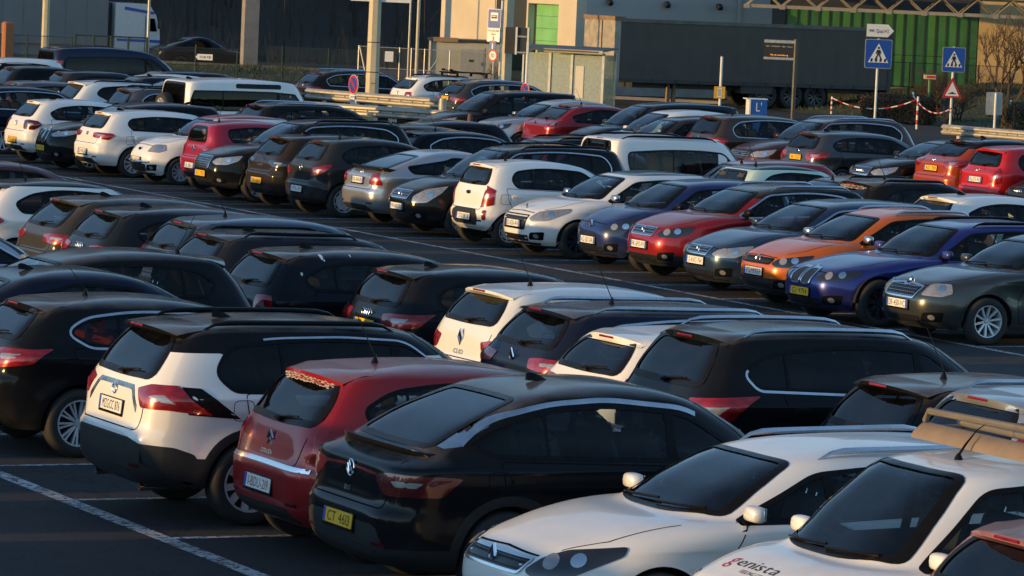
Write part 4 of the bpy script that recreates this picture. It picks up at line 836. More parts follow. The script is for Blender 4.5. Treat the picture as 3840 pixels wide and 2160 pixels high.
C('clc', 'silver coupe with black boot spoiler and sunlit bumper', 'fastback', 30.28, 67.4, 'R', (.50, .50, .50), G3, metal=.75, dust=.12, doors=3, ov=dict(L=4.45, W=1.73, H=1.405, fo=.80, wb=2.715, bx=.28, bz=1.03, rx=1.20, rz=1.33, cx=1.25, tx=2.05, tz=1.31, cz=.94, b2=.70, wr=.315), spoiler=0, brake=False, tail='block', plate_=('fr', 'BX-841-FB'), pz=.83, emb='star', embz=.965, wiper=False, rim='ten', script=[('CDI', -.40, .93, .12, .035)])
C('corsa', 'dark grey three-door hatchback with ringed bolt badge and white Belgian plate', 'hatch', 30.18, 69.83, 'R', DGREY, G3, metal=.5, dust=.2, doors=3, ov=dict(L=4.0, W=1.71, H=1.485, bx=.15, bz=1.02, rx=.50, rz=1.40, b2=.66), tail='leaf', ant='mast', antx=.35, spoiler=.14, sth=.04, plate_=('be', '1-PPA-745'), pz=.50, emb='bolt', embz=.90, rim='cover')
C('p208ii', 'dark brown hatchback with orange-lit spoiler between a grey hatchback and a black SUV', 'hatch', 30.25, 71.95, 'R', (.030, .024, .020), G3, metal=.5, dust=.2, ov=dict(L=4.05, H=1.43, rz=1.36, bz=.99, cz=.95), tail='slim', tailm=LENS_S, ant='fin', antx=.5, spoiler=.20, sth=.04, spcol=None, plate_=('lu', 'DH 4669'), pz=.52, emb='lion', embz=.92, script=[('PEUGEOT', 0, .82, .34, .035)], rim='ten')
C('tucson', 'black SUV with slatted chrome grille and yellow plate XS 7352', 'suv', 29.95, 74.1, 'F', BLK, G3, metal=.3, dust=.3, clad=.5, ov=dict(L=4.48, W=1.85, H=1.645), head='wedge', headm=LENS_C, grille=(.40, -.02, -.26), chrome=True, emb='h', embz=.78, plate_=('lu', 'XS 7352'), pz=.52, rim='five', spoiler=.15, rails='black')
C('redtw', 'raspberry red rounded small car with antenna mast beside the black SUV', 'small', 30.72, 76.6, 'R', (.33, .012, .040), G3, metal=.2, dust=.2, doors=3, ov=dict(L=3.60, W=1.65, H=1.47, wb=2.37, rx=.26, bx=.13, bz=1.0, rz=1.36, zb=.2), spoiler=0, brake=False, tail='block', ant='mast', antx=.35, plate_=('fr', 'CR 883 F'), pz=.53, emb='diamond', embz=.86, rim='five', seats='b', rwin=(.62, .70, .62), rear_glass=GLASS_S)
C('fiat', 'white retro city car with red roof and round headlights', 'small', 30.52, 79.1, 'F', WHT, G3, metal=0, dust=.10, doors=3, roof=REDC, ov=dict(L=3.55, W=1.63, H=1.488, wb=2.30, fo=.70, nz=.84, nx=.22, cz=1.0, cx=.92, tx=1.50), head='rect', headm=WHITE_PRINT if False else LENS_C, grille=False, emb='oval', embz=.72, plate_=('fr', 'BG 565 EA'), pz=.50, rim='multis', spoiler=.1, lower=True)
C('bmw1', 'white hatchback with roundel badge and French plate beside the retro city car', 'golf', 30.28, 81.65, 'R', WHT, G3, metal=0, dust=.10, ov=dict(L=4.33, W=1.77, H=1.43, rz=1.36, bz=1.0), tail='slim', ant='fin', antx=.35, spoiler=.16, sth=.04, plate_=('fr', 'ED-949-TH'), pz=.52, emb='round', embz=.90, rim='multis', dlo=dict(rb=.55, rq=.66))
C('x2', 'black crossover with twin kidney grille between two white hatchbacks', 'hatch', 30.0, 83.55, 'F', BLK, G3, metal=.3, dust=.35, ov=dict(L=4.36, W=1.82, H=1.53, nz=.88, cz=1.05, tz=1.43, rz=1.44), head='slim', headm=LENS_C, grille=False, plate_=('lu', 'CW 5055'), pz=.48, ant='fin', antx=.45, spoiler=.16, rim='ten')
C('polow', 'white five-door hatchback with dark tail lights and yellow plate near the left edge', 'hatch', 30.28, 86.2, 'R', WHT, G3, metal=0, dust=.10, ov=dict(L=4.05, W=1.75, H=1.45), tail='hex', tailm=LENS_DR, ant='fin', antx=.4, spoiler=.15, sth=.04, plate_=('lu', 'DE 4535'), pz=.52, emb='vw', embz=.88, rim='ten')
C('dksuv', 'dark blue car with chrome window outline at the left edge behind the white hatchback', 'wagon', 30.0, 90.3, 'R', NAVY, G3, metal=.4, dust=.25, chrome=True, spoiler=.1, ov=dict(L=4.8, H=1.58, cz=1.03, tz=1.47, rz=1.47), det=1, tail='slim')
# --- row 4
C('a1w', 'white three-door hatchback with white fin antenna behind the orange crossover', 'hatch', 35.1, 55.95, 'R', WHT, G4, metal=0, dust=.12, doors=3, ov=dict(L=3.97, W=1.74, H=1.425, rz=1.36, bz=.98), ant='fin', antx=.4, spoiler=.18, sth=.03, det=1, tail='slim')
C('frost', 'black car with thick frost on its spoiler edge and black roof rails', 'hatch', 34.72, 57.95, 'R', (.012, .011, .010), G4, dust=.95, rails='black', ant='mast', antx=.5, spoiler=.16, sth=.09, ov=dict(L=3.95, H=1.55, rz=1.47, tz=1.46), det=1)
C('blkf4', 'dusty black car facing left with a roof antenna, behind the frosted black one', 'golf', 34.15, 60.35, 'F', BLK, G4, dust=.85, ant='Fmast', antx=2.05, det=1, spoiler=.1)
C('mint', 'mint green retro city car with black roof', 'small', 35.35, 63.05, 'R', MINT, G4, metal=0, dust=.15, roof=BLK, doors=3, ov=dict(L=3.55, W=1.63, H=1.488, rx=.50, bx=.18), spoiler=0, det=1, brake=False, ant='mast', antx=.35, tail='block', rear_glass=GLASS_R)
C('redf4', 'red hatchback facing left behind the mint city car', 'hatch', 35.18, 65.2, 'F', REDC, G4, dust=.15, ov=dict(H=1.46, L=4.0), det=1, spoiler=.14, ant='Fmasts', antx=1.95)
C('van4', 'white leisure van with black roof bars and two hatch hinges', 'van', 35.0, 67.1, 'R', WHT, G4, name='small_van', cat='van', metal=0, dust=.08, rails='black', ov=dict(L=4.15, W=1.75, H=1.79, fo=.80, wb=2.55, tx=1.62, cx=.95, cz=1.05, tz=1.68, rz=1.70, rx=.13, bz=1.08, zb=.22, w6=.80), spoiler=0, priv=False, rim='ten', tail='post', dlo=dict(rb=.30, rq=.36, rt=.22, top=.26, quarter=.9, br=.06, bf=.02), xb=1.78, pillar=.10)
C('dkred4', 'dark red car behind the black people carrier, its glossy roof showing', 'golf', 34.7, 69.8, 'R', MAROON, G4, dust=.1, spoiler=0, det=1, brake=False, ov=dict(H=1.44))
C('blkf5', 'black estate facing left with black roof rails behind the dark red roof', 'wagon', 34.3, 72.25, 'F', (.010, .012, .015), G4, dust=.1, rails='black', det=1, ov=dict(H=1.50, tz=1.40, rz=1.41))
C('mini4', 'black hatchback with chrome waistline and antenna mast behind the grey three-door hatchback', 'hatch', 34.2, 74.55, 'R', BLK, G4, dust=.25, metal=.2, ant='mast', antx=.5, spoiler=.14, sth=.04, chrome=True, det=1, tail='block')
C('brownr4', 'dark car with brown frosted roof and fin antenna behind the black SUV', 'golf', 34.5, 77.0, 'R', (.02, .016, .014), G4, dust=.95, ant='fin', antx=.5, det=1, spoiler=.1)
C('blkf6', 'black hatchback facing left near the tall cream lamp mast', 'golf', 35.15, 79.6, 'F', (.010, .012, .016), G4, dust=.2, ant='mast', antx=.3, det=1, spoiler=.1, ov=dict(H=1.47))
C('suv4', 'black SUV with ribbed roof behind the raspberry red small car', 'suv', 33.95, 81.95, 'R', BLK, G4, dust=.4, rails='silver', det=1, spoiler=.16, ov=dict(H=1.67, rz=1.59), tail='slim')
C('brr4', 'dark hatchback with sunlit brown spoiler behind the ribbed-roof black SUV', 'hatch', 34.8, 84.5, 'R', (.03, .022, .018), G4, dust=.6, det=1, spoiler=.18, sth=.04)
C('defender', 'white boxy off-roader with spare wheel on its back door and black side panels', 'box', 35.0, 88.6, 'R', WHT, G4, metal=0, dust=.1, ov=dict(L=4.6, W=1.96, H=1.96), spoiler=0, priv=True, wiper=False, tail='post', ant='fin', antx=.35, rim='five', brake=False, dlo=dict(rb=.10, rq=.10, rt=.10, rd=.0, mz=0, top=.29, bf=.02, br=.02, fx=.22, ft=.06, r=[.03]*7, quarter=.8), rear_glass=GLASS_P)
C('greysuv', 'grey SUV with chrome quarter window behind the spare wheel of the white off-roader', 'suv', 34.35, 91.0, 'R', (.085, .090, .10), G4, metal=.5, dust=.2, chrome=True, rails='black', ant='fin', antx=.4, det=1, spoiler=.16, ov=dict(H=1.62, rz=1.55), tail='slim')
C('fdark4', 'dark car facing left between the grey SUV and the white estate', 'golf', 33.9, 93.3, 'F', (.02, .028, .036), G4, dust=.1, ant='Ffin', antx=2.6, det=1, spoiler=0)
C('wagonw', 'white estate with dark kicked-up side glass, far left', 'wagon', 34.75, 95.75, 'R', (.68, .70, .72), G4, metal=0, dust=.1, rails='black', det=1, spoiler=.22, sth=.04, priv=True, ov=dict(L=4.66, H=1.60, tz=1.49, rz=1.52, cz=1.03, bz=1.08, w6=.74), dlo=dict(rb=.60, rq=.95, br=.06))
C('finl', 'mauve-grey dusty car with fin antenna at the far left edge', 'golf', 34.0, 98.3, 'R', (.10, .09, .10), G4, dust=.6, ant='fin', antx=.6, det=1, spoiler=.1, metal=.4)
# --- row 5
C('cornf', 'black car nose at the right edge below the red hatchback', 'hatch', 46.6, 70.3, 'F', BLK, G5, dust=.1, emb='rings', embz=.66, det=1, ov=dict(nz=.74))
C('micra', 'bright red rounded hatchback with French plate and tall spoiler at the right edge', 'small', 46.75, 72.2, 'R', (.46, .012, .014), G5, metal=.1, dust=.1, ov=dict(L=3.72, W=1.66, H=1.53, rx=.46, rz=1.44, bx=.22, bz=1.06, b2=.66), doors=3, spoiler=.18, sth=.05, tail='tall', plate_=('fr', 'AJ-123-AE'), pz=.80, emb='bar', embz=.99, det=2)
C('chr', 'burnt orange coupe-like crossover with black roof and yellow plate', 'fastback', 47.4, 75.0, 'R', (.42, .055, .018), G5, metal=.4, dust=.12, roof=BLK, roof_t=5.2, ov=dict(L=4.36, W=1.80, H=1.56, bx=.30, bz=1.12, rx=.92, rz=1.48, cx=1.10, tx=1.90, tz=1.46, b2=.74, cz=1.05, wr=.335), spoiler=.20, sth=.03, tail='wrap', plate_=('lu', 'AD 7101'), pz=.88, emb='toyota', embz=1.05, ant='fin', antx=.5, clad=.5)
C('audif', 'black hatchback with wide four-ring grille beside the burnt orange crossover', 'golf', 46.9, 77.1, 'F', BLK, G5, dust=.25, ov=dict(nz=.78, H=1.42, tz=1.33, rz=1.34), head='wedge', headm=LENS_C, grille=(.42, -.02, -.18), chrome=True, emb='rings', embz=.68)
C('x2g', 'grey hatchback with roundel badge and yellow plate AR 5237', 'golf', 46.6, 79.5, 'R', GREY, G5, metal=.6, dust=.2, ov=dict(L=4.32, W=1.80, H=1.45), tail='wrap', plate_=('lu', 'AR 5237'), pz=.84, emb='round', embz=.98, ant='fin', antx=.4, spoiler=.18, sth=.03, rim='ten')
C('kugaf', 'brown-red SUV with oval badge on a barred chrome grille', 'suv', 46.6, 82.0, 'F', (.075, .026, .018), G5, metal=.6, dust=.25, rails='silver', ov=dict(L=4.53, H=1.68), head='wedge', headm=LENS_C, grille=(.46, -.05, -.17), chrome=True, emb='oval', embz=.77)
C('kadj', 'dark brown crossover with glowing red tail light and chrome side glass', 'suv', 46.6, 84.1, 'R', BROWN, G5, metal=.6, dust=.25, ov=dict(L=4.45, H=1.60, rz=1.52, tz=1.50, cz=1.05, bz=1.10), chrome=True, ant='mast', antx=.5, spoiler=.16, sth=.04, tail='slim', emb='diamond', embz=.98)
C('whf2', 'dark car windscreen wedged between the white people carrier and the dark brown crossover', 'hatch', 44.9, 85.7, 'F', DGREY, G5, dust=.1, det=1, spoiler=0)
C('whf', 'white hatchback facing left with white mirror beside the dark brown crossover', 'hatch', 45.6, 87.5, 'F', WHT, G5, metal=0, dust=.1, ov=dict(L=4.2, H=1.55, tz=1.44, rz=1.45, cx=.98), det=1, mirror=WHT)
C('mpvf', 'slate blue people carrier facing left below the dark trailer', 'mpv', 46.2, 89.75, 'F', (.018, .026, .040), G5, metal=.4, dust=.15, ov=dict(L=4.7, H=1.66), det=1)
C('c4', 'dark red rounded hatchback with chevron badge by the bus shelter', 'hatch', 46.3, 92.2, 'R', (.24, .012, .016), G5, metal=.3, dust=.12, ov=dict(L=4.26, W=1.77, H=1.46, bx=.34, bz=1.02, rx=.98, rz=1.39, b2=.62, cx=1.0, tx=1.85), tail='up', ant='mast', antx=.42, spoiler=.10, sth=.03, emb='chevrons', embz=.93, spcol='black', rim='ten')
C('tcross', 'silver hatchback with round letter badge beside the dark red hatchback', 'hatch', 45.7, 94.0, 'F', SILV, G5, metal=.6, dust=.1, ov=dict(nz=.84, H=1.50, cz=1.0), head='wedge', grille=(.44, -.06, -.14), emb='vw', embz=.76, chrome=True)
C('vwf', 'black people carrier facing left beneath the round no-stopping sign', 'mpv', 45.1, 96.2, 'F', (.010, .012, .016), G5, dust=.15, ov=dict(L=4.5, H=1.63), head='drop', headm=LENS_C, ant=None)
# --- beyond the barrier and along the far fence
C('skoda', 'dark grey estate with chrome window line and yellow plate behind the barrier', 'wagon', 52.0, 109.6, 'R', (.045, .050, .055), G6, metal=.5, dust=.2, chrome=True, rails='silver', tail='slim', plate_=('lu', 'KT 337'), pz=.92, ov=dict(L=4.86, H=1.49), emb='wing', embz=1.02, det=2, spoiler=.14)
C('golfw', 'white estate with bicycle carrier bars on its roof behind the barrier', 'wagon', 52.05, 113.1, 'R', WHT, G6, metal=0, dust=.1, tail='block', emb='vw', embz=.90, ov=dict(L=4.57, H=1.50), det=2, rails='black', spoiler=.14, sth=.04)
C('merc', 'dark brown estate with chrome window outline behind the left end of the barrier', 'wagon', 50.0, 115.8, 'R', (.028, .018, .014), G6, metal=.5, dust=.25, chrome=True, tail='slim', emb='star', embz=.98, ov=dict(L=4.93, H=1.50), rails='silver', det=1, spoiler=.1)
C('boxr', 'dark green boxy small off-roader beyond the white off-roader', 'box', 38.9, 98.3, 'R', (.02, .028, .026), G6, dust=.15, ov=dict(L=3.7, W=1.65, H=1.66, fo=.70, wb=2.30, cx=.90, tx=1.25, cz=1.05, tz=1.58, rz=1.57, bz=1.05, zb=.22, nz=.9, wr=.33), spoiler=0, det=1, brake=False, dlo=dict(fx=.22, ft=.06, rb=.15, rq=.15, rt=.15, top=.17))
C('wsor', 'dark car by the off-roader spare wheel, its screen catching orange light', 'hatch', 38.7, 103.0, 'F', DGREY, G6, det=0, dust=.3, spoiler=0)
C('dkblue', 'dark blue car with fin antenna beyond the grey SUV', 'golf', 39.9, 105.1, 'R', NAVY, G6, det=0, ant='fin', antx=.5, spoiler=0, dust=.3)
C('whf6', 'white car facing left in the far row near the dark blue van', 'golf', 39.4, 107.2, 'F', WHT, G6, det=0, metal=0, dust=.1, spoiler=0)
C('brsp6', 'dark hatchback with orange-lit spoiler below the dark blue van', 'golf', 39.3, 109.2, 'R', DGREY, G6, det=0, spoiler=.16, ov=dict(H=1.42, rz=1.35), dust=.3)
C('ix', 'long dark car with chrome window arc behind the roof of the white off-roader', 'wagon', 42.7, 111.0, 'R', (.012, .013, .020), G6, det=0, ant='fin', antx=.3, spoiler=0, dust=.4, ov=dict(L=4.8, H=1.44), chrome=True)
C('bh6', 'black hatchback in the far left corner before the white SUV', 'golf', 38.4, 111.0, 'R', BLK, G6, det=0, spoiler=.14, dust=.3)
C('wsuv6', 'white SUV facing left in the far left corner', 'suv', 36.9, 113.2, 'F', WHT, G6, det=0, metal=0, dust=.1, spoiler=.1, ov=dict(H=1.62))
C('dk7', 'dark car roof at the extreme left edge below the orange pillar', 'golf', 34.6, 116.5, 'F', BLK, G6, det=0, spoiler=0)
C('transit', 'dark blue crew van with rear quarter light strip beneath the passing lorry', 'van', 41.2, 114.8, 'R', (.016, .024, .055), G6, name='crew_van', cat='van', metal=.4, dust=.1, ov=dict(L=5.3, W=1.99, H=1.99, tx=2.0, cx=1.05), spoiler=0, priv=True, tail=[('r', .88, .40), ('s', .08, .40), ('s', .10, -.20), ('r', .88, -.22)], dlo=dict(rb=.30, rq=.32, rt=.25, top=.30, quarter=.02), xb=2.35, wiper=False)
# --- row 0: unseen cars added on the sun's side to shade the near row
for k, (yy, kd, cc, lb) in enumerate(((20.2, 'golf', DGREY, 'dark grey hatchback, unseen shade caster beyond the left picture edge'), (22.6, 'hatch', WHT, 'white hatchback, unseen shade caster beyond the left picture edge'), (25.0, 'suv', SILV, 'silver SUV, unseen shade caster beyond the left picture edge'), (27.3, 'van', WHT, 'white van, unseen shade caster beyond the left picture edge'),
        (29.6, 'van', GREY, 'grey van, unseen shade caster beyond the left picture edge'), (32.0, 'suv', REDC, 'red SUV, unseen shade caster beyond the left picture edge'), (34.4, 'mpv', BLK, 'black people carrier, unseen shade caster beyond the left picture edge'), (36.7, 'suv', NAVY, 'navy SUV, unseen shade caster beyond the left picture edge'), (39.0, 'golf', SILV, 'silver hatchback, unseen shade caster beyond the left picture edge'), (41.4, 'hatch', ROYAL, 'blue hatchback, unseen shade caster beyond the left picture edge'), (43.8, 'suv', BLK, 'black SUV, unseen shade caster beyond the left picture edge'), (46.1, 'golf', WHT, 'white saloon, unseen shade caster beyond the left picture edge'))):
    C('r0_%d' % k, lb, kd, -.3+.25*math.sin(k*3.1), yy, 'F', cc, 'unseen shade-casting cars beyond the left picture edge', det=0, spoiler=.1)

for k in range(14):   # unseen cars added past the left edge to keep low sun off lower flanks
    yy = 62.6+2.35*k; kd = ('suv', 'mpv', 'suv', 'van', 'suv', 'golf')[k % 6]; cc, cn = ((SILV, 'silver'), (BLK, 'black'), (WHT, 'white'), (NAVY, 'navy'), (GREY, 'grey'), (REDC, 'red'))[(k*5) % 6]
    C('r2_%d' % k, '%s %s as unseen second-row shade caster %s past the left picture edge' % (cn, {'golf': 'family hatchback', 'hatch': 'small hatchback', 'suv': 'SUV', 'mpv': 'people carrier', 'van': 'van'}[kd], ('just', 'a little', 'some way', 'well', 'far')[k // 3]), kd, 16.6, yy, 'R', cc, 'unseen shade-casting cars beyond the left picture edge', det=0, spoiler=.1)
# ---------------------------------------------------------------- features of single cars
def sphere_pts(c, r): return c
o, S = CARS['id5']; L, W2 = S.L, S.W2
S.band('tail_light_bar', 'r', [(-.50*W2, .965), (0, .985), (.50*W2, .965)], [(-.50*W2, .945), (0, .968), (.50*W2, .945)], LENS_R, o, .008, False)
S.patch('gloss_tail_panel', 'r', rpoly([(-.52*W2, .885), (-.25*W2, .925), (.25*W2, .925), (.52*W2, .885), (.52*W2, .97), (0, .99), (-.52*W2, .97)], .02), BLACK, o, .003, .008)
V = []
for k in range(13):   # boot-lid lip spoiler
    f = 2*k/12-1; yy = f*.80*W2; h, _ = S.cast('r', yy, 1.11); xx = h[0]
    V += [(xx+.10, yy, 1.135), (xx-.02, yy, 1.165-.02*abs(f)**3), (xx-.10+.10*f*f, yy, 1.175-.035*abs(f)**3), (xx-.095+.10*f*f, yy, 1.145-.03*abs(f)**3), (xx+.02, yy, 1.085)]
m_ = mk('boot_spoiler', V, [(k*5+j, (k+1)*5+j, (k+1)*5+j+1, k*5+j+1) for k in range(12) for j in range(4)]+[tuple(range(5)), tuple(range(64, 59, -1))], [paint(BLK, .1, .3, .55)], o); m_.data.set_sharp_from_angle(angle=R(35))
for v in 'lk': S.seam(v, rpoly([(1.47, 1.085), (2.06, 1.452), (2.75, 1.520), (3.25, 1.492), (3.72, 1.385), (3.95, 1.25), (4.2, 1.0)], .15)[6:-6], o, .034, SATIN, 'roof_strip', .005)
o, S = CARS['c3']; W2 = S.W2
S.band('chrome_strip', 'r', [(a*W2, .735+.01*(1-a*a)) for a in np.linspace(-.84, .84, 13)], [(a*W2, .70+.01*(1-a*a)) for a in np.linspace(-.84, .84, 13)], CHROME, o, .012, False)
S.patch('plate_recess', 'r', rpoly([(-.36, .465), (.36, .465), (.36, .63), (-.36, .63)], .02), paint(REDC, .3, .3, .3), o, .004, .006)
# frost crust along the spoiler edges
FROST = simple('frost_crust', (.50, .42, .38), .8, bump=.6, bscale=120)
for key, n_ in (('c3', 260), ('frost', 200)):
    o, S = CARS[key]; p = S.p; fb = MB(); ys = .80*S.fw(6.)*S.W2/.85; sl2 = .20 if key == 'c3' else .16; hh = .075 if key == 'c3' else .09
    for row in range(3):
        pts = []; rr = []
        for k in range(70):
            f = -.93+1.86*k/69; pts.append((-S.L/2+p['rx']-sl2+.12*f*f+random.uniform(-.004, .004), f*ys, p['rz']+.006-.055*abs(f)**2.5-hh*(.55+.25*row)+random.uniform(-.008, .008))); rr.append(random.uniform(.0015, .0085) if random.random() < .8 else .0008)
        fb.tube(pts, rr, 5)
    tag(fb.obj('frost', FROST, o), kind='stuff')
o, S = CARS['rav4']; W2 = S.W2; bz = 1.17
for v in 'lk': S.seam(v, rpoly([(1.62, 1.14), (2.16, 1.525), (2.75, 1.56), (3.35, 1.552), (3.60, 1.53)], .12)[4:-4], o, .016, SATIN, 'window_trim', .006)
for sg in (1, -1):
    phi, P = S.mixed([('s', .30, bz-.02), ('s', .40, bz-.03), ('s', .78, bz-.27), ('s', .26, bz-.22)], sg) if False else (0, None)
    v = 'l' if sg > 0 else 'k'; S.patch('tail_light_shroud', v, rpoly([(S.L-.36, bz-.01), (S.L-.52, bz-.02), (S.L-.86, bz-.27), (S.L-.40, bz-.235)], .01), BLACK, o, .004, .008)
    pass
S.band('tailgate_trim', 'r', [(a*W2, 1.135-.16*max(0, abs(a)-.42)/.16) for a in np.linspace(-.58, .58, 21)], [(a*W2, 1.095-.16*max(0, abs(a)-.40)/.16) for a in np.linspace(-.58, .58, 21)], SATIN, o, .006, False)
for sg in (1, -1):
    t = MB(); t.tube([(-S.L/2+.40, sg*.52, .30), (-S.L/2+.13, sg*.52, .295)], [.03, .034], 12); t.obj('exhaust_pipe', CHROME, o, True)
o, S = CARS['picanto']; W2 = S.W2
0 and S.patch('bumper_panel', 'r', rpoly([(-.44, .36), (.44, .36), (.52, .50), (.42, .645), (-.42, .645), (-.52, .50)], .07), PLASTIC, o, .005, .012)
for sg in (1, -1): S.patch('corner_reflector', 'r', capsule(.055, .17)+np.array([sg*.80*W2, .55]), LENS_R, o, .008)
o, S = CARS['clc']; V = []; W2 = S.W2
for k in range(11):
    f = 2*k/10-1; yy = f*.86*W2; h, _ = S.cast('r', yy, 1.0); V += [(h[0]+.14, yy, 1.045), (h[0]-.035, yy, 1.085), (h[0]-.03, yy, 1.055), (h[0]+.04, yy, .985)]
mk('boot_spoiler', V, [(k*4+j, (k+1)*4+j, (k+1)*4+j+1, k*4+j+1) for k in range(10) for j in range(3)]+[(0, 1, 2, 3), (43, 42, 41, 40)], BLACK, o)
# kidney grilles
for key, w, h_, zc in (('bmw3', .27, .20, .66), ('x2', .25, .25, .74)):
    o, S = CARS[key]
    for sg in (1, -1):
        P = rpoly([(sg*.03, zc-h_/2), (sg*(w-.03), zc-h_/2), (sg*w, zc+.02), (sg*(w-.05), zc+h_/2), (sg*.03, zc+h_/2)], .04); g = S.patch('kidney_grille', 'f', P, GRILLE, o, .006, .01)
        Pr = resample(P, .04); S.band('grille_frame', 'f', inset(Pr, -.018), inset(Pr, .006), CHROME, g, .014)
        for k in range(6): yy = sg*(.055+(w-.10)*k/5); S.seam('f', [(yy, zc-h_/2+.03), (yy, zc+h_/2-.03)], g, .010, PLASTIC, 'grille_slat', .016)
    h, n = S.cast('f', 0, S.p['nz']+.03); inst('emblem', EMB['round'], o, tuple(h+n*.006), (0, R(-60), 0))
o, S = CARS['fiat']; W2 = S.W2
S.patch('lower_grille', 'f', rpoly([(-.40, .27), (.40, .27), (.42, .42), (-.42, .42)], .05), GRILLE, o, .006, .012)
t = MB(); t.tube([tuple(S.cast('f', y_, .47)[0]+np.array([.02, 0, 0])) for y_ in np.linspace(-.52, .52, 9)], .022, 8); t.obj('bumper_bar', CHROME, o, True)
o, S = CARS['octavia']; W2 = S.W2; nz = S.p['nz']
P = rpoly([(-.34, nz-.20), (.34, nz-.20), (.40, nz-.06), (.10, nz-.035), (0, nz-.065), (-.10, nz-.035), (-.40, nz-.06)], .02); Pr = resample(P, .05); S.band('grille_frame', 'f', inset(Pr, -.016), inset(Pr, .006), CHROME, o, .014)
for k in range(15): yy = -.33+.66*k/14; S.seam('f', [(yy, nz-.185), (yy, nz-.07)], o, .012, BLACK, 'grille_slat', .012)
for key, gw, gt, gb in (('leon', .36, -.03, -.14), ('arona', .40, -.03, -.15), ('p208', .46, -.09, -.31), ('audif', .42, -.02, -.18), ('touran', .40, -.02, -.15), ('tucson', .40, -.02, -.26), ('megane', .50, -.06, -.15), ('polo', .46, -.06, -.13)):
    o, S = CARS[key]; W2 = S.W2; nz = S.p['nz']; P = resample(rpoly([(-gw*W2*.92, nz+gb), (gw*W2*.92, nz+gb), (gw*W2, nz+gt), (-gw*W2, nz+gt)], .03), .06); S.band('grille_frame', 'f', inset(P, -.012), inset(P, .006), CHROME if key not in ('p208', 'polo') else BLACK, o, .012)
o, S = CARS['twingo']   # round lamps on the blue small car
# company van: bonnet lettering, ladder rack and visor tube
o, S = CARS['genista']; L = S.L
def on_top(S, o, txt, s0, y0, w, h, mat, nm='bonnet_lettering', shear=0):
    V, F = text2d(txt, w, h, shear=shear); Q = []
    for a, b in V: hp, n = S.cast('t', s0+b, y0+a); Q.append(hp+n*.003)
    return mk(nm, Q, F, mat, o, smooth=False)
LOGO_R = simple('logo_red', (.45, .01, .03), .5); LOGO_K = simple('logo_black', (.02, .02, .03), .5)
on_top(S, o, 'g', .44, -.335, .085, .13, LOGO_R); on_top(S, o, 'enista', .43, -.02, .50, .10, LOGO_K); on_top(S, o, 'FEELING GOOD', .335, .06, .34, .035, LOGO_K)
RACK = simple('weathered_aluminium', (.17, .145, .115), .55, .3)
rk = empty('ladder_rack', (0, 0, 0), 0, 'weathered aluminium ladder rack on the roof of the white company van', 'roof rack'); rk.location = o.location; rk.rotation_euler = o.rotation_euler
rx0, rx1, zr = L/2-2.06, L/2-3.75, S.H+.075
for sg in (1, -1):
    t = MB(); t.tube([(rx0, sg*.66, zr-.02), (rx0-.05, sg*.66, zr), (rx1, sg*.66, zr)], .030, 8); t.obj('side_bar', RACK, rk, True)
for k in range(3):
    x_ = rx0-.25-.62*k; t = MB(); t.tube([(x_, -.70, zr+.035), (x_, .70, zr+.035)], .026, 8); t.obj('cross_bar', RACK, rk, True)
    for sg in (1, -1): t = MB(); hp, _ = S.cast('t', L/2-x_, sg*.60); t.tube([(x_, sg*.64, zr), (x_, sg*.62, hp[2]-.005)], .022, 6); t.obj('rack_foot', RACK, rk)
t = MB(); t.tube([(rx0+.02, .70, zr+.13), (rx0+.02, .74, zr+.05)], .024, 8); t.tube([(rx0+.02, -.70, zr+.05), (rx0+.02, -.66, zr+.12), (rx0+.02, .66, zr+.14), (rx0+.02, .70, zr+.13)], .024, 8); t.obj('stop_hoop', RACK, rk, True)
t = MB(); V = []
for k in range(9):
    y_ = -.72+1.44*k/8; V += [(rx0+.12, y_, zr-.06), (rx0+.10, y_, zr-.02), (rx0+.03, y_, zr+.035), (rx0-.01, y_, zr+.04), (rx0+.05, y_, zr-.055)]
t.add(V, [(k*5+j, (k+1)*5+j, (k+1)*5+(j+1) % 5, k*5+(j+1) % 5) for k in range(8) for j in range(5)]+[(4, 3, 2, 1, 0), (40, 41, 42, 43, 44)]); t.obj('wind_deflector', simple('dusty_cream_plastic', (.22, .16, .11), .7), rk, True)
hp, n = S.cast('t', 1.85, .02); t = MB(); t.lathe([(.03, 0), (.026, .014), (.012, .04)], 10, 'z'); t.tube([(0, 0, .03), (-.05, 0, .10), (-.16, -.04, .19), (-.34, -.12, .25)], [.009, .008, .004, .003], 6); t.obj('antenna', BLACK, o, True, tuple(hp))
# off-roader: spare wheel and roof-side window
o, S = CARS['defender']; w = inst('spare_wheel', WM['tyre'], o, (-S.L/2-.13, .06, 1.18), (0, 0, R(90)), (1.2, 1.15, 1.2)); inst('rim', WM['five'], w)
S.patch('alpine_window', 'k', capsule(1.15, .11)+np.array([2.75, 1.80]), GLASS_P, o, .003, 0)
# bike bars on the white estate's roof
o, S = CARS['golfw']; rb = empty('bicycle_carrier', o.location, 0, 'black bicycle carrier bars on the roof of the white estate', 'roof rack')
for k, x_ in enumerate((.55, -.45)):
    t = MB(); t.tube([(x_, -.62, S.H+.07), (x_, .62, S.H+.07)], .022, 8); t.obj('cross_bar', BLACK, rb)
    for sg in (1, -1): t = MB(); t.box((x_, sg*.55, S.H+.02), (.07, .06, .11), bev=.01); t.obj('clamp_foot', BLACK, rb)
for y_ in (-.3, .25):
    t = MB(); t.box((.05, y_, S.H+.10), (1.45, .07, .03)); t.obj('wheel_tray', BLACK, rb); t = MB(); t.tube([(-.1, y_, S.H+.11), (-.55, y_, S.H+.16)], .015, 6); t.box((-.55, y_, S.H+.17), (.10, .05, .06)); t.obj('frame_clamp', BLACK, rb)
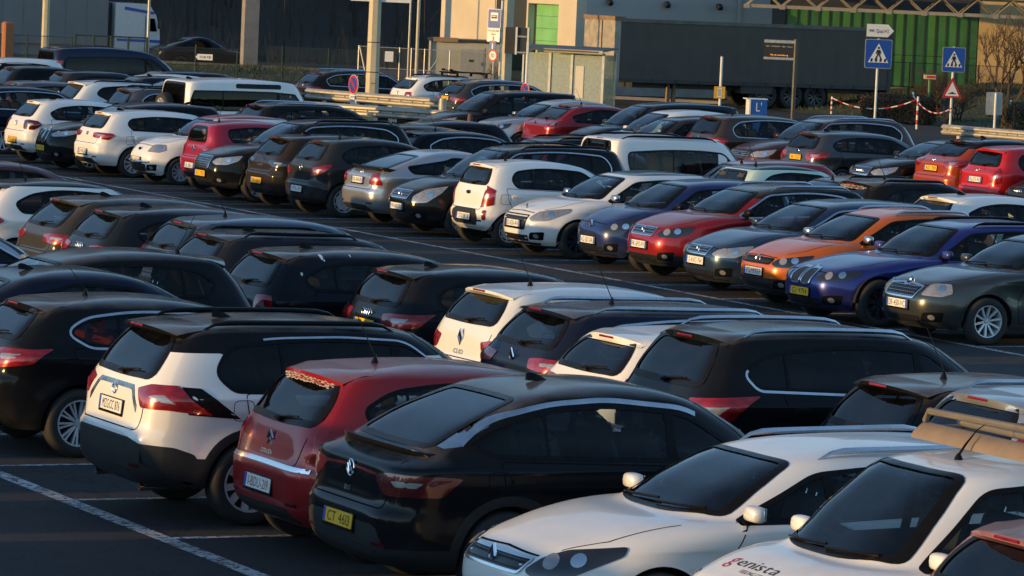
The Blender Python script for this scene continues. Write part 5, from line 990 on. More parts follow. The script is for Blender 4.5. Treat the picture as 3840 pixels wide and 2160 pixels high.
# white leisure van: hatch hinges
o, S = CARS['van4']
for sg in (1, -1): hp, n = S.cast('r', sg*.36, 1.60); t = MB(); t.box(hp+n*.012, (.05, .075, .17), bev=.015); t.obj('hatch_hinge', BLACK, o)
# bird droppings on the black hatchback
o, S = CARS['golf']; W2 = S.W2
for s_, z_, r_ in ((3.42, 1.385, .028), (3.70, 1.20, .018), (3.40, 1.35, .012), (3.05, 1.40, .012)): S.patch('bird_dropping', 'k', np.array([(s_+r_*.7*math.cos(a)*(1+.3*math.sin(3*a)), z_+r_*1.3*math.sin(a)*(1+.25*math.cos(2*a))) for a in np.linspace(0, 2*math.pi, 12)[:-1]]), WHITE_PRINT, o, .002, 0, .05)
# ---------------------------------------------------------------- ground, markings
def asphalt(name, col, spk=.5):
    """tarmac: pale aggregate specks, darker patches and oil stains, fine cracks"""
    m, n, o = newmat(name); b = pbsdf(n, col, .85, spec=.3)
    big = ramp(n, noise(n, .30, 5).outputs[0], .3, .7); c1 = mixc(n, big.outputs[0], tuple(x*.62 for x in col), tuple(x*1.3 for x in col))
    st = ramp(n, noise(n, 1.1, 3, .5).outputs[0], .62, .72, 0, .7); c1 = mixc(n, st.outputs[0], c1, tuple(x*.35 for x in col))
    vo = n.nodes.new('ShaderNodeTexVoronoi'); vo.feature = 'DISTANCE_TO_EDGE'; vo.inputs['Scale'].default_value = .45; tc = n.nodes.new('ShaderNodeTexCoord'); wv = noise(n, 1.5, 4); va = n.nodes.new('ShaderNodeVectorMath'); va.operation = 'ADD'; n.links.new(tc.outputs['Object'], va.inputs[0]); n.links.new(wv.outputs['Color'], va.inputs[1]); n.links.new(va.outputs[0], vo.inputs['Vector'])
    cr = ramp(n, vo.outputs['Distance'], .004, .010, .75, 0); c1 = mixc(n, cr.outputs[0], c1, tuple(x*.25 for x in col))
    sp = ramp(n, noise(n, 48, 2, .8).outputs[0], .58, .70); c2 = mixc(n, math_(n, 'MULTIPLY', sp.outputs[0], spk), c1, (.17, .16, .15)); n.links.new(c2, b.inputs['Base Color'])
    bp = n.nodes.new('ShaderNodeBump'); bp.inputs['Strength'].default_value = .9; bp.inputs['Distance'].default_value = .015; n.links.new(noise(n, 60, 3, .7).outputs[0], bp.inputs['Height']); n.links.new(bp.outputs[0], b.inputs['Normal'])
    n.links.new(b.outputs[0], o.inputs[0]); return m
def sheet(name, x0, x1, y0, y1, z, mat, kind='structure'):
    o = mk(name, [(x0, y0, z), (x1, y0, z), (x1, y1, z), (x0, y1, z)], [(0, 1, 2, 3)], mat, smooth=False); tag(o, kind=kind); return o
sheet('ground', -1500, 1500, -600, 2600, -.03, asphalt('far_ground', (.030, .028, .024)))
sheet('parking_surface', -60, 64, -40, 122, 0, asphalt('car_park_asphalt', (.034, .034, .036)))
def worn_paint():
    m, n, o = newmat('worn_white_paint'); b = pbsdf(n, (.50, .50, .49), .8); tr = n.nodes.new('ShaderNodeBsdfTransparent')
    a = noise(n, 14, 6, .75); g = ramp(n, a.outputs[0], .42, .50); h = ramp(n, noise(n, 1.6, 3).outputs[0], .30, .55, .35, 1)
    mx = n.nodes.new('ShaderNodeMixShader'); n.links.new(math_(n, 'MULTIPLY', g.outputs[0], h.outputs[0]), mx.inputs[0]); n.links.new(tr.outputs[0], mx.inputs[1]); n.links.new(b.outputs[0], mx.inputs[2]); n.links.new(mx.outputs[0], o.inputs[0]); return m
PAINTL = worn_paint()
def line(x0, y0, x1, y1, w):
    d = Vector((x1-x0, y1-y0)); l = d.length; d /= l; nn = Vector((-d.y, d.x))*w/2; k = max(1, int(l/2)); V = []
    for i in range(k+1):
        p = Vector((x0, y0))+d*(l*i/k); V += [(p.x+nn.x, p.y+nn.y, .005), (p.x-nn.x, p.y-nn.y, .005)]
    o = mk('painted_line', V, [(2*i, 2*i+1, 2*i+3, 2*i+2) for i in range(k)], PAINTL, smooth=False); tag(o, kind='structure')
line(12.04, 12, 12.04, 62, .16); line(29.52, 40, 29.52, 100, .12); line(46.9, 62, 46.9, 100, .12)
for k in range(-5, 12):
    line(12.12, 30.27+2.30*k, 17.0, 30.27+2.30*k, .10); line(29.6, 61.75+2.348*(k-6), 34.3, 61.75+2.348*(k-6), .09); line(29.6, 61.75+2.348*(k+11), 34.3, 61.75+2.348*(k+11), .09)
line(17.0, 15, 17.0, 60, .09); line(34.4, 44, 34.4, 100, .09)

# ---------------------------------------------------------------- background helpers
def ray_dir(px, py): return fwd+c_r*((px-1920)/CAM_F)-c_u*((py-1080)/CAM_F)
def onpl(px, py, p0, n):
    v = ray_dir(px, py); o = Vector((0, 0, CAM_H)); return o+v*((Vector(p0)-o).dot(n)/v.dot(n))
def zz(px, py, d): return atd(px, py, d).z
def ppm(d): return CAM_F/d
CREAM = simple('cream_coated_steel', (.46, .40, .28), .55, scale=3); GALV = simple('galvanised_steel', (.36, .37, .37), .5, .6, scale=6, vary=.25); WHITEP = simple('white_coated_steel', (.62, .62, .60), .5); DGREEN = simple('dark_green_coat', (.012, .035, .022), .6)
CONC = simple('concrete', (.22, .21, .20), .85, scale=2, vary=.25, bump=.3); STEELD = simple('dark_steel', (.03, .032, .035), .5)
BLUES = simple('sign_blue', (.008, .06, .33), .4, vary=.06); REDS = simple('sign_red', (.42, .012, .016), .4, vary=.06); WHITES = simple('sign_white', (.66, .66, .65), .4, vary=.06); BLACKS = simple('sign_black', (.012, .012, .013), .5)
def polebase(px, py, d): p = atd(px, py, d); return Vector((p.x, p.y, 0))
def pole(name, px, py, d, r, ztop, mat, label, cat='post', n=12, parent=None, taper=1.0, phase=0):
    b = MB(); b.lathe([(r*1.0, 0), (r*taper, ztop), (.001, ztop)], n, 'z'); p = polebase(px, py, d); o = b.obj(name, mat, parent, n > 8, None if parent else p)
    if not parent: tag(o, label, cat)
    return o
class Plate:
    """flat sign frame: X right as read, Y up, Z outward"""
    def __init__(s, c, turn=0):
        a = math.atan2(-fwd.y, -fwd.x)+turn; zax = Vector((math.cos(a), math.sin(a), 0)); yax = Vector((0, 0, 1)); xax = yax.cross(zax)
        s.M = Matrix(((xax.x, yax.x, zax.x, c[0]), (xax.y, yax.y, zax.y, c[1]), (xax.z, yax.z, zax.z, c[2]), (0, 0, 0, 1)))
    def poly(s, nm, pts, mat, parent, z=0, th=.0):
        n = len(pts)
        if th:
            V = [s.M @ Vector((a, b, z)) for a, b in pts]+[s.M @ Vector((a, b, z-th)) for a, b in pts]; F = [tuple(range(n)), tuple(range(2*n-1, n-1, -1))]+[(i+n, (i+1) % n+n, (i+1) % n, i) for i in range(n)]
        else: V = [s.M @ Vector((a, b, z)) for a, b in pts]; F = [tuple(range(n))]
        return mk(nm, V, F, mat, parent, smooth=False)
    def text(s, txt, x, y, w, h, mat, parent, z=.006, nm='lettering'): return flat_text(nm, txt, parent, mat, s.M @ Matrix.Translation((x, y, z)), w, h)
def rrect(w, h, r=.04): return [tuple(p) for p in rpoly([(-w/2, -h/2), (w/2, -h/2), (w/2, h/2), (-w/2, h/2)], r, 4)]
def disc(r, n=28, k=1.0): return [(r*math.cos(2*math.pi*i/n), k*r*math.sin(2*math.pi*i/n)) for i in range(n)]
def bus_icon(S_, x, y, w, mat, root, z):
    h = w*.42; S_.poly('bus_symbol', [(x+a, y+b) for a, b in rrect(w, h, .02)], mat, root, z)
    for k in range(4): S_.poly('bus_symbol_window', [(x-w*.36+k*w*.22+a, y+h*.14+b) for a, b in rrect(w*.15, h*.34, .004)], WHITES, root, z+.004)
    for sx in (-.26, .26): S_.poly('bus_symbol_wheel', [(x+sx*w+a, y-h*.5+b) for a, b in disc(w*.075, 12)], mat, root, z)

# ---------------------------------------------------------------- lamp masts and posts
d = 117; p = polebase(1396, 300, d); m1 = empty('lamp_mast', p, 0, 'thick cream octagonal lamp mast rising behind the parked cars', 'lamp mast')
b = MB(); b.lathe([(.212, 0), (.150, 9.5), (.001, 9.5)], 8, 'z'); b.obj('shaft', CREAM, m1)
for py in (158, 270):
    z_ = zz(1396, py, d); b = MB(); r_ = .212-.062*z_/9.5+.004; b.lathe([(r_, z_-.012), (r_+.004, z_), (r_, z_+.012)], 8, 'z'); b.obj('strap', BLACKS, m1)
Sg = Plate((p.x-.16, p.y-.20, zz(1396, 358, d)), R(-30)); 
b = MB(); zt = zz(1396, 6, d); b.box((.12, -.1, zt+.28), (1.75, .06, .55), CAM_YAW*-1); o = b.obj('direction_sign', WHITES, m1)
for dz in (-.36, .36): b = MB(); b.box((-.06, -.205, zz(1396, 358, d)+dz), (.16, .01, .012), R(-22)); b.obj('hatch_seam', BLACKS, m1)
p = polebase(170, 120, 160); o = pole('lamp_mast', 170, 120, 160, .165, 9, CREAM, 'cream octagonal lamp mast at the far left before the passing lorry', 'lamp mast', 8, taper=.75)
pole('post', 556, 120, 165, .062, 8, GALV, 'thin grey post in front of the lorry cab', 'post')
b = MB(); b.box((0, 0, 5), (.62, .55, 10)); o = b.obj('concrete_pillar', CONC, None, False, polebase(936, 140, 170)); o.rotation_euler = (0, 0, R(-8)); tag(o, 'square grey concrete pillar before the dark woodland', 'pillar')
pole('post', 1566, 140, 150, .062, 8, CREAM, 'slim cream post right of the thick lamp mast', 'post'); pole('post', 1537, 90, 168, .045, 8, GALV, 'thin grey pole behind the slim cream post', 'post')
pole('lamp_mast', 3475, 180, 172, .085, 9, CREAM, 'slender cream lamp mast before the green glass front', 'lamp mast', 10, taper=.8)
b = MB(); b.box((0, 0, 4.5), (.25, .22, 9)); o = b.obj('square_post', CREAM, None, False, polebase(1903, 180, 128)); tag(o, 'square cream post beside the bus stop signs', 'post')
b = MB(); b.box((0, 0, 1.0), (.42, .42, 2.0), bev=.06); o = b.obj('brick_pillar', simple('orange_brick_render', (.34, .13, .06), .8, scale=5), None, False, polebase(27, 180, 158)); tag(o, 'squat orange pillar at the far left edge', 'pillar')

# ---------------------------------------------------------------- road signs
def post_for(root, S_, h0, x=0, r=.038, mat=None, top=.0):
    c = S_.M @ Vector((x, 0, -.05)); b = MB(); b.tube([(c.x, c.y, 0), (c.x, c.y, c.z+top)], r, 10); return b.obj('pole', mat or WHITEP, root, True)
def walker(S_, root, k):
    S_.poly('white_triangle', [(-.36*k, -.30*k), (.36*k, -.30*k), (0, .36*k)], WHITES, root, .006)
    for nm, P in (('figure_head', [(a, b+.205*k) for a, b in disc(.042*k, 14)]), ('figure_body', [(-.055*k, .14*k), (.055*k, .14*k), (.05*k, -.02*k), (-.045*k, -.02*k)]), ('figure_arm', [(-.055*k, .14*k), (-.11*k, .0), (-.085*k, -.01*k), (-.03*k, .08*k)]),
                  ('figure_arm', [(.055*k, .14*k), (.10*k, .02*k), (.075*k, .0), (.03*k, .08*k)]), ('figure_leg', [(-.045*k, -.02*k), (.01*k, -.02*k), (-.08*k, -.20*k), (-.13*k, -.20*k)]), ('figure_leg', [(.0, -.02*k), (.05*k, -.02*k), (.13*k, -.20*k), (.08*k, -.20*k)])): S_.poly(nm, P, BLACKS, root, .012)
    for i in range(4): x = (-.24+.16*i)*k; S_.poly('crossing_stripe', [(x-.045*k, -.275*k), (x+.035*k, -.275*k), (x+.05*k, -.16*k), (x-.02*k, -.16*k)], BLACKS, root, .010)
def ped_sign(px, py, dist, size, label, extra=None):
    c = atd(px, py, dist); S_ = Plate(c, R(8)); root = empty('pedestrian_sign', (0, 0, 0), 0, label, 'road sign')
    S_.poly('board', rrect(size, size*1.06, .06), GALV, root, 0, .03); S_.poly('blue_face', rrect(size*.95, size*1.01, .055), BLUES, root, .004); walker(S_, root, size*1.05); post_for(root, S_, 0, 0, .04, WHITEP, .55*size if not extra else .9*size); return root, S_
r1, S1 = ped_sign(3294, 202, 135, .92, 'blue pedestrian crossing sign with the white Quai 1+2 arrow above it')
A_ = Plate(atd(3302, 115, 135), R(8)); A_.poly('arrow_board', [(-.46, -.21), (.26, -.21), (.46, 0), (.26, .21), (-.46, .21)], WHITES, r1, 0, .03); A_.text('Quai 1+2', .07, -.01, .42, .13, BLACKS, r1); bus_icon(A_, -.30, .0, .16, BLACKS, r1, .006)
r2, S2 = ped_sign(3577, 224, 138, .80, 'blue pedestrian crossing sign above a red speed hump triangle')
T_ = Plate(atd(3570, 330, 137.9), R(8)); k = .68
T_.poly('triangle_board', [tuple(q) for q in rpoly([(-.52*k, -.50*k), (.52*k, -.50*k), (0, .55*k)], .04)], REDS, r2, .04, .03); T_.poly('white_field', [tuple(q) for q in rpoly([(-.36*k, -.40*k), (.36*k, -.40*k), (0, .32*k)], .02)], WHITES, r2, .046); T_.poly('hump_symbol', [(-.2*k, -.30*k), (.2*k, -.30*k), (.2*k, -.27*k), (.09*k, -.25*k), (.0, -.18*k), (-.09*k, -.25*k), (-.2*k, -.27*k)], BLACKS, r2, .052)
c = atd(3730, 389, 128); S_ = Plate(c, R(6)); root = empty('road_sign', (0, 0, 0), 0, 'grey back of a rounded road sign on a white pole at the far right', 'road sign'); S_.poly('board', rrect(.52, .72, .06), GALV, root, -.08, .02); post_for(root, S_, 0, .04, .04, WHITEP, .34)
def noparking(px, py, dist, r, label, exc):
    c = atd(px, py, dist); S_ = Plate(c, R(-58)); root = empty('no_parking_sign', (0, 0, 0), 0, label, 'road sign')
    S_.poly('board', disc(r*1.04), WHITES, root, 0, .02); S_.poly('red_ring', disc(r), REDS, root, .004); S_.poly('blue_field', disc(r*.74), BLUES, root, .008)
    a = R(45); w = r*.12; L_ = r*.76; S_.poly('red_bar', [(-L_*math.cos(a)-w*math.sin(a), L_*math.sin(a)-w*math.cos(a)), (L_*math.cos(a)-w*math.sin(a), -L_*math.sin(a)-w*math.cos(a)), (L_*math.cos(a)+w*math.sin(a), -L_*math.sin(a)+w*math.cos(a)), (-L_*math.cos(a)+w*math.sin(a), L_*math.sin(a)+w*math.cos(a))], REDS, root, .012)
    if exc:
        S_.poly('supplement_plate', [(a_, b_-r*1.52) for a_, b_ in rrect(r*1.5, r*.86, .03)], WHITES, root, 0, .015); S_.text('EXCEPTÉ'.replace('É', 'E'), -.06*r, -r*1.32, r*.85, r*.2, BLACKS, root); S_.text('EMPLACEMENTS', 0, -r*1.76, r*1.2, r*.16, BLACKS, root); S_.poly('wheelchair_panel', [(a_+r*.55, b_-r*1.38) for a_, b_ in rrect(r*.32, r*.44, .01)], BLUES, root, .005)
        S_.poly('arrow_plate', [(a_, b_-r*2.3) for a_, b_ in rrect(r*1.1, r*.6, .03)], WHITES, root, 0, .015); S_.poly('arrow_symbol', [(-.35*r, -2.33*r), (.15*r, -2.33*r), (.15*r, -2.42*r), (.38*r, -2.3*r), (.15*r, -2.18*r), (.15*r, -2.27*r), (-.35*r, -2.27*r)], BLACKS, root, .006)
    post_for(root, S_, 0, 0, .032, GALV, r*.4); return root
noparking(1325, 317, 112, .26, 'round no-parking sign with two white plates under it beside the thick mast', True); noparking(1968, 340, 118, .22, 'round no-parking sign half hidden in front of the bus shelter', False)
# bus stop cluster
root = empty('bus_stop_sign', (0, 0, 0), 0, 'tall blue bus stop sign with Quai 3 plate and a 10 limit disc', 'bus stop sign')
D_ = 126; S_ = Plate(atd(1854, 70, D_), R(-40)); S_.poly('blue_board', rrect(.50, .58, .04), BLUES, root, 0, .02); S_.poly('board_rim', rrect(.53, .61, .045), WHITES, root, -.003, .015); S_.poly('white_panel', [(a, b+.06) for a, b in rrect(.30, .26, .01)], WHITES, root, .005); bus_icon(S_, 0, .06, .24, BLACKS, root, .010)
S_ = Plate(atd(1850, 131, D_), R(-40)); S_.poly('quay_plate', rrect(.52, .43, .03), WHITES, root, 0, .02); S_.text('P+R LUX-SUD', 0, .13, .46, .06, BLACKS, root); S_.text('Quai', 0, .03, .18, .06, BLACKS, root); S_.text('3', 0, -.11, .09, .13, BLACKS, root)
S_ = Plate(atd(1847, 170, D_), R(-40)); S_.poly('dead_end_plate', rrect(.27, .27, .02), BLUES, root, 0, .02); S_.poly('dead_end_stem', rrect(.05, .22, .0), WHITES, root, .005); S_.poly('dead_end_bar', [(a, b+.08) for a, b in rrect(.12, .05, .0)], REDS, root, .008)
S_ = Plate(atd(1848, 208, D_), R(-40)); S_.poly('limit_disc', disc(.18), REDS, root, 0, .02); S_.poly('limit_field', disc(.135), WHITES, root, .005); S_.text('10', 0, 0, .14, .14, BLACKS, root, .009); post_for(root, S_, 0, 0, .03, GALV, .1)
b = MB(); q = atd(1880, 110, D_); b.tube([(q.x, q.y, 0), (q.x, q.y, q.z+.9)], .035, 8); b.obj('pole', WHITEP, root, True)
for py in (60, 95, 115, 150): q = atd(1868, py, D_); b = MB(); b.box(q, (.30, .03, .05), -CAM_YAW-R(40)); b.obj('bracket', GALV, root)
root = empty('timetable_board', (0, 0, 0), 0, 'black rear of a timetable board with two white uprights beside the square post', 'information board')
S_ = Plate(atd(1940, 153, 127), R(-6)); S_.poly('panel', rrect(.78, .83, .01), STEELD, root, 0, .05)
for x in (-.03, .34): S_.poly('upright', [(a+x, b-.0) for a, b in rrect(.06, .86, .005)], WHITES, root, .06, .05)
for y in (-.36, .14): S_.poly('rung', [(a+.155, b+y) for a, b in rrect(.31, .05, .0)], GALV, root, .05, .03)
c = S_.M @ Vector((.34, 0, 0)); b = MB(); b.tube([(c.x, c.y, 0), (c.x, c.y, c.z)], .045, 8); b.obj('pole', WHITEP, root, True)
root = empty('exit_sign', (0, 0, 0), 0, 'white arrow sign reading SORTIE on a dark green pole', 'road sign'); S_ = Plate(atd(763, 214, 150), R(-4)); S_.poly('arrow_board', [(-.34, 0), (-.24, .11), (.34, .11), (.34, -.11), (-.24, -.11)], WHITES, root, 0, .02); S_.poly('arrow_tip', [(-.34, 0), (-.25, .105), (-.21, .105), (-.30, 0), (-.21, -.105), (-.25, -.105)], BLACKS, root, .004); S_.text('SORTIE', .07, 0, .42, .085, BLACKS, root); post_for(root, S_, 0, -.30, .03, DGREEN, .45)
# display board on a black post
root = empty('departure_display', (0, 0, 0), 0, 'dark departure display on a tall black post in front of the trailer', 'display board'); S_ = Plate(atd(2922, 187, 136), R(-4)); S_.poly('case', rrect(1.06, .70, .01), BLACKS, root, 0, .12); S_.poly('upper_rim', [(a, b+.28) for a, b in rrect(1.02, .10, .005)], GALV, root, .006); S_.poly('lower_rim', [(a, b-.29) for a, b in rrect(1.02, .08, .005)], GALV, root, .006); S_.text('Ville de Luxembourg', 0, -.17, .60, .05, simple('amber_display', (.4, .15, .01), .5, emis=(1, .35, .05), es=.6), root, .008); S_.text('Ligne   Destination   Quai   Depart', 0, .12, .90, .035, WHITES, root, .008)
b = MB(); c = S_.M @ Vector((.56, 0, -.03)); b.tube([(c.x, c.y, 0), (c.x, c.y, c.z+.38)], .075, 8); b.obj('post', STEELD, root, True)
# white pole with yellow notice; blue box; ticket box
root = empty('notice_pole', (0, 0, 0), 0, 'white pole with a small yellow notice before the dark trailer', 'notice'); S_ = Plate(atd(2698, 347, 128), R(5)); S_.poly('notice_board', rrect(.35, .38, .01), simple('notice_yellow', (.62, .36, .015), .5), root, .02, .02); S_.poly('notice_paper', rrect(.14, .28, .0), WHITES, root, .026)
for i in range(6): S_.poly('notice_line', [(a-.01, b+.09-.035*i) for a, b in rrect(.10, .014, .0)], BLACKS, root, .031)
c = S_.M @ Vector((.03, 0, -.03)); b = MB(); b.tube([(c.x, c.y, 0), (c.x, c.y, zz(2703, 212, 128))], .042, 10); b.obj('pole', WHITEP, root, True); b = MB(); b.tube([(c.x, c.y, zz(2703, 212, 128)), (c.x, c.y, zz(2703, 208, 128))], .045, 10); b.obj('pole_cap', BLACKS, root)
root = empty('newspaper_box', polebase(2832, 395, 120), -CAM_YAW+R(12), 'blue newspaper box with a white letter L and white side panels', 'newspaper box'); hb = zz(2832, 372, 120)
b = MB(); b.box((.06, 0, hb/2), (.50, .42, hb)); o = b.obj('cabinet', simple('box_blue', (.01, .09, .36), .45), root); b = MB(); b.box((.0, 0, hb+.015), (.64, .46, .03)); b.obj('lid', WHITES, root); b = MB(); b.box((-.215, -.02, hb/2), (.045, .40, hb)); b.obj('side_panel', WHITES, root); V, F = text2d('L\'', .17, .26); mk('lettering', [(a+.06, -.214, hb-.22+b_) for a, b_ in V], F, WHITES, root, smooth=False)
root = empty('ticket_box', (0, 0, 0), 0, 'small roofed ticket box on a green post by the hedge', 'ticket box'); q = atd(3487, 288, 146); b = MB(); b.box(q, (.42, .3, .16), -CAM_YAW); b.obj('case', CREAM, root); b = MB(); b.box(q+Vector((0, 0, .10)), (.50, .36, .04), -CAM_YAW); b.obj('roof', STEELD, root); b = MB(); b.box(q+Vector((-.06, -.16, 0)), (.3, .01, .08), -CAM_YAW); b.obj('display', REDS, root); b = MB(); b.tube([(q.x, q.y, 0), (q.x, q.y, q.z-.08)], .05, 8); b.obj('post', simple('light_green_coat', (.06, .16, .06), .6), root)
# litter bin and stub bollard
p = polebase(3543, 430, 145); root = empty('litter_bin', p, 0, 'dark cylindrical litter bin on a leg beside the hump sign', 'litter bin'); b = MB(); b.lathe([(.001, .42), (.13, .42), (.14, .95), (.15, .97), (.001, .99)], 16, 'z'); b.obj('drum', STEELD, root, True); b = MB(); b.tube([(0, 0, 0), (0, 0, .43)], .035, 8); b.obj('leg', simple('rusty_leg', (.12, .06, .03), .8), root)
p = polebase(3593, 455, 135); b = MB(); b.lathe([(.11, 0), (.10, .10), (.15, .12), (.16, .20), (.001, .21)], 14, 'z'); o = b.obj('stub_bollard', STEELD, None, True, p); tag(o, 'low dark mushroom-headed stub at the end of the barrier', 'bollard')
p = polebase(1765, 395, 104); b = MB(); b.lathe([(.07, 0), (.07, .98), (.05, 1.06), (.001, 1.08)], 12, 'z'); o = b.obj('bollard', simple('rusty_brown', (.12, .06, .035), .8), None, True, p); tag(o, 'rust-brown bollard before the wheel of the dark grey estate', 'bollard')
# red and white chain posts
def chain_post(px, py0, py1, dist, lb):
    p = polebase(px, (py0+py1)/2, dist); h = zz(px, py0, dist); root = empty('chain_post', p, 0, lb, 'chain post', 'red and white chain posts'); k = 7
    for i in range(k): b = MB(); b.lathe([(.036, h*i/k), (.036, h*(i+1)/k)]+([(.001, h)] if i == k-1 else []), 10, 'z'); b.obj('band', REDS if i % 2 else WHITES, root, True)
    return Vector((p.x, p.y, h*.93))
c1 = chain_post(3119, 362, 418, 152, 'red and white chain post left of the Quai arrow sign'); c2 = chain_post(3422, 345, 462, 145, 'red and white chain post at the right end of the hedge, farther of the two'); c3 = chain_post(3440, 362, 484, 139, 'red and white chain post at the right end of the hedge, nearer of the two'); c4 = chain_post(3788, 375, 485, 139, 'red and white chain post at the far right beside the shrub')
def chain(a, bq, lb):
    root = empty('chain', (0, 0, 0), 0, lb, 'chain', 'red and white plastic chains'); n = 28
    for i in range(n):
        t0, t1 = i/n, (i+1)/n; f = lambda t: a.lerp(bq, t)-Vector((0, 0, .38*4*t*(1-t))); b = MB(); b.tube([f(t0), f(t1)], .022, 5); b.obj('link', REDS if (i//2) % 2 else WHITES, root)
chain(c1, c3, 'sagging red and white chain in front of the hedge'); chain(c2+Vector((0, 0, -.05)), c4+Vector((-3, -1, -.2)), 'red and white chain right of the hedge posts')

# ---------------------------------------------------------------- crash barriers
def barrier(name, a, bq, zt, label, posts=3, end=True, mat=None):
    a, bq = Vector(a), Vector(bq); d_ = (bq-a); d_.z = 0; l = d_.length; d_.normalize(); nn = Vector((-d_.y, d_.x, 0)); nn = nn if nn.y < 0 else -nn; m = mat or GALV
    root = empty(name, (0, 0, 0), 0, label, 'crash barrier'); prof = [(0, 0), (.02, -.015), (.08, -.06), (.08, -.105), (.0, -.15), (.0, -.17), (.08, -.215), (.08, -.26), (.02, -.305), (0, -.32)]
    V = []; k = 8
    for i in range(k+1):
        p = a+d_*(l*i/k); p.z = 0
        for o_, h in prof: V.append(p+nn*(o_)+Vector((0, 0, zt+h)))
    F = [(i*10+j, i*10+j+1, (i+1)*10+j+1, (i+1)*10+j) for i in range(k) for j in range(9)]; o = mk('beam', V, F, m, root, True); o.modifiers.new('thick', 'SOLIDIFY').thickness = .008; o.data.set_sharp_from_angle(angle=R(30))
    for i in range(posts): p = a+d_*(l*(i+.5)/posts)-nn*.06; p.z = 0; b = MB(); b.box(p+Vector((0, 0, (zt-.03)/2)), (.12, .06, zt-.03), math.atan2(d_.y, d_.x)); b.obj('post', m, root)
    for i in range(posts*3): p = a+d_*(l*(i+.5)/(posts*3))+nn*.004; b = MB(); b.box(p*1+Vector((0, 0, zt-.16-p.z)), (.03, .02, .03)); b.obj('bolt', STEELD, root)
    if end: p = bq+d_*.08; p.z = 0; b = MB(); b.lathe([(.11, zt-.32), (.11, zt)], 14, 'z'); o = b.obj('end_cap', m, root, True, p+nn*.03)
BARM = simple('weathered_galvanised', (.40, .37, .31), .55, .4, scale=4, vary=.25)
a_ = atd(1150, 352, 117); b_ = atd(1655, 392, 113); barrier('crash_barrier', (a_.x, a_.y, 0), (b_.x, b_.y, 0), zz(1400, 349, 115), 'sunlit crash barrier between the thick mast and the parked estates', 4, True, BARM)
a_ = atd(1120, 405, 110); b_ = atd(1990, 452, 106); barrier('crash_barrier', (a_.x, a_.y, 0), (b_.x, b_.y, 0), zz(1700, 412, 108), 'lower crash barrier running along the foot of the thick mast', 6, False, BARM)
a_ = atd(3536, 480, 124); b_ = atd(3990, 515, 120); barrier('crash_barrier', (a_.x, a_.y, 0), (b_.x, b_.y, 0), zz(3600, 470, 123.5), 'pale crash barrier at the right edge above the orange crossover', 4, False, BARM)
a_ = atd(300, 232, 171); b_ = atd(1360, 262, 168); barrier('crash_barrier', (a_.x, a_.y, 0), (b_.x, b_.y, 0), zz(900, 240, 170), 'dark motorway crash barrier along the foot of the woodland', 10, False, simple('grimy_steel', (.10, .10, .10), .7))
# ---------------------------------------------------------------- buildings beyond the road
RENDER = simple('pale_render', (.50, .44, .35), .85, scale=.6, vary=.12, bump=.15, bscale=30); GREYW = simple('grey_cladding', (.34, .35, .35), .7, scale=.5, vary=.1)
GREEND = simple('green_door', (.16, .42, .17), .5, scale=1.5); GREENG = [simple('green_glass_%d' % k, c, .18, .1, .4, vary=.2, scale=.7) for k, c in enumerate(((.055, .19, .05), (.045, .16, .045), (.035, .13, .05)))]
K = atd(2155, 200, 163); KX, KY = K.x, K.y; WH = 8.0
NX = Vector((1, 0, 0)); NY = Vector((0, 1, 0))
depot = empty('depot_building', (KX, KY, 0), 0, 'pale rendered depot with a green roller door and a long grey side', 'building')
def yat(px): return onpl(px, 150, (KX, 0, 0), NX).y
ye, y0d, y1d = yat(1880), yat(1976), yat(2090); zd = zz(2040, 14, 166)
def quad(nm, P, mat, parent): return mk(nm, [Vector(p)-Vector((KX, KY, 0)) for p in P], [tuple(range(len(P)))], mat, parent, smooth=False)
def bxp(nm, x0, x1, y0, y1, z0, z1, mat, parent=depot, off=None):
    b = MB(); b.box(((x0+x1)/2-(KX if parent is depot else 0), (y0+y1)/2-(KY if parent is depot else 0), (z0+z1)/2), (abs(x1-x0), abs(y1-y0), abs(z1-z0))); return b.obj(nm, mat, parent)
bxp('gable_wall', KX, KX+.45, KY, y1d, 0, WH, RENDER); bxp('gable_wall', KX, KX+.45, y0d, ye+6, 0, WH, RENDER); bxp('door_lintel', KX, KX+.45, y1d, y0d, zd, WH, RENDER)
nd = 7
for i in range(nd): bxp('door_section', KX+.38, KX+.44, y1d, y0d, zd*i/nd+.012, zd*(i+1)/nd, GREEND)
XE = onpl(2935, 150, (0, KY, 0), NY).x
bxp('side_wall', KX+.45, XE, KY+.003, KY+.4, 1.3, WH, GREYW); bxp('plinth', KX+.45, XE, KY-.05, KY+.4, 0, 1.3, simple('stained_plinth', (.34, .33, .31), .85, scale=1.2, vary=.35))
for px, py in ((2278, 8), (2493, 17), (2689, 26)):
    q = onpl(px, py, (0, KY, 0), NY); b = MB(); b.box((q.x-KX, -.22, q.z), (.22, .26, .20), Matrix.Rotation(R(35), 3, 'X'), bev=.03); b.box((q.x-KX, -.06, q.z+.08), (.06, .16, .06)); b.obj('floodlight', BLACKS, depot)
q = onpl(2772, 40, (0, KY, 0), NY); bxp('down_pipe', q.x-.06, q.x+.06, KY-.10, KY, 0, WH, GREYW)
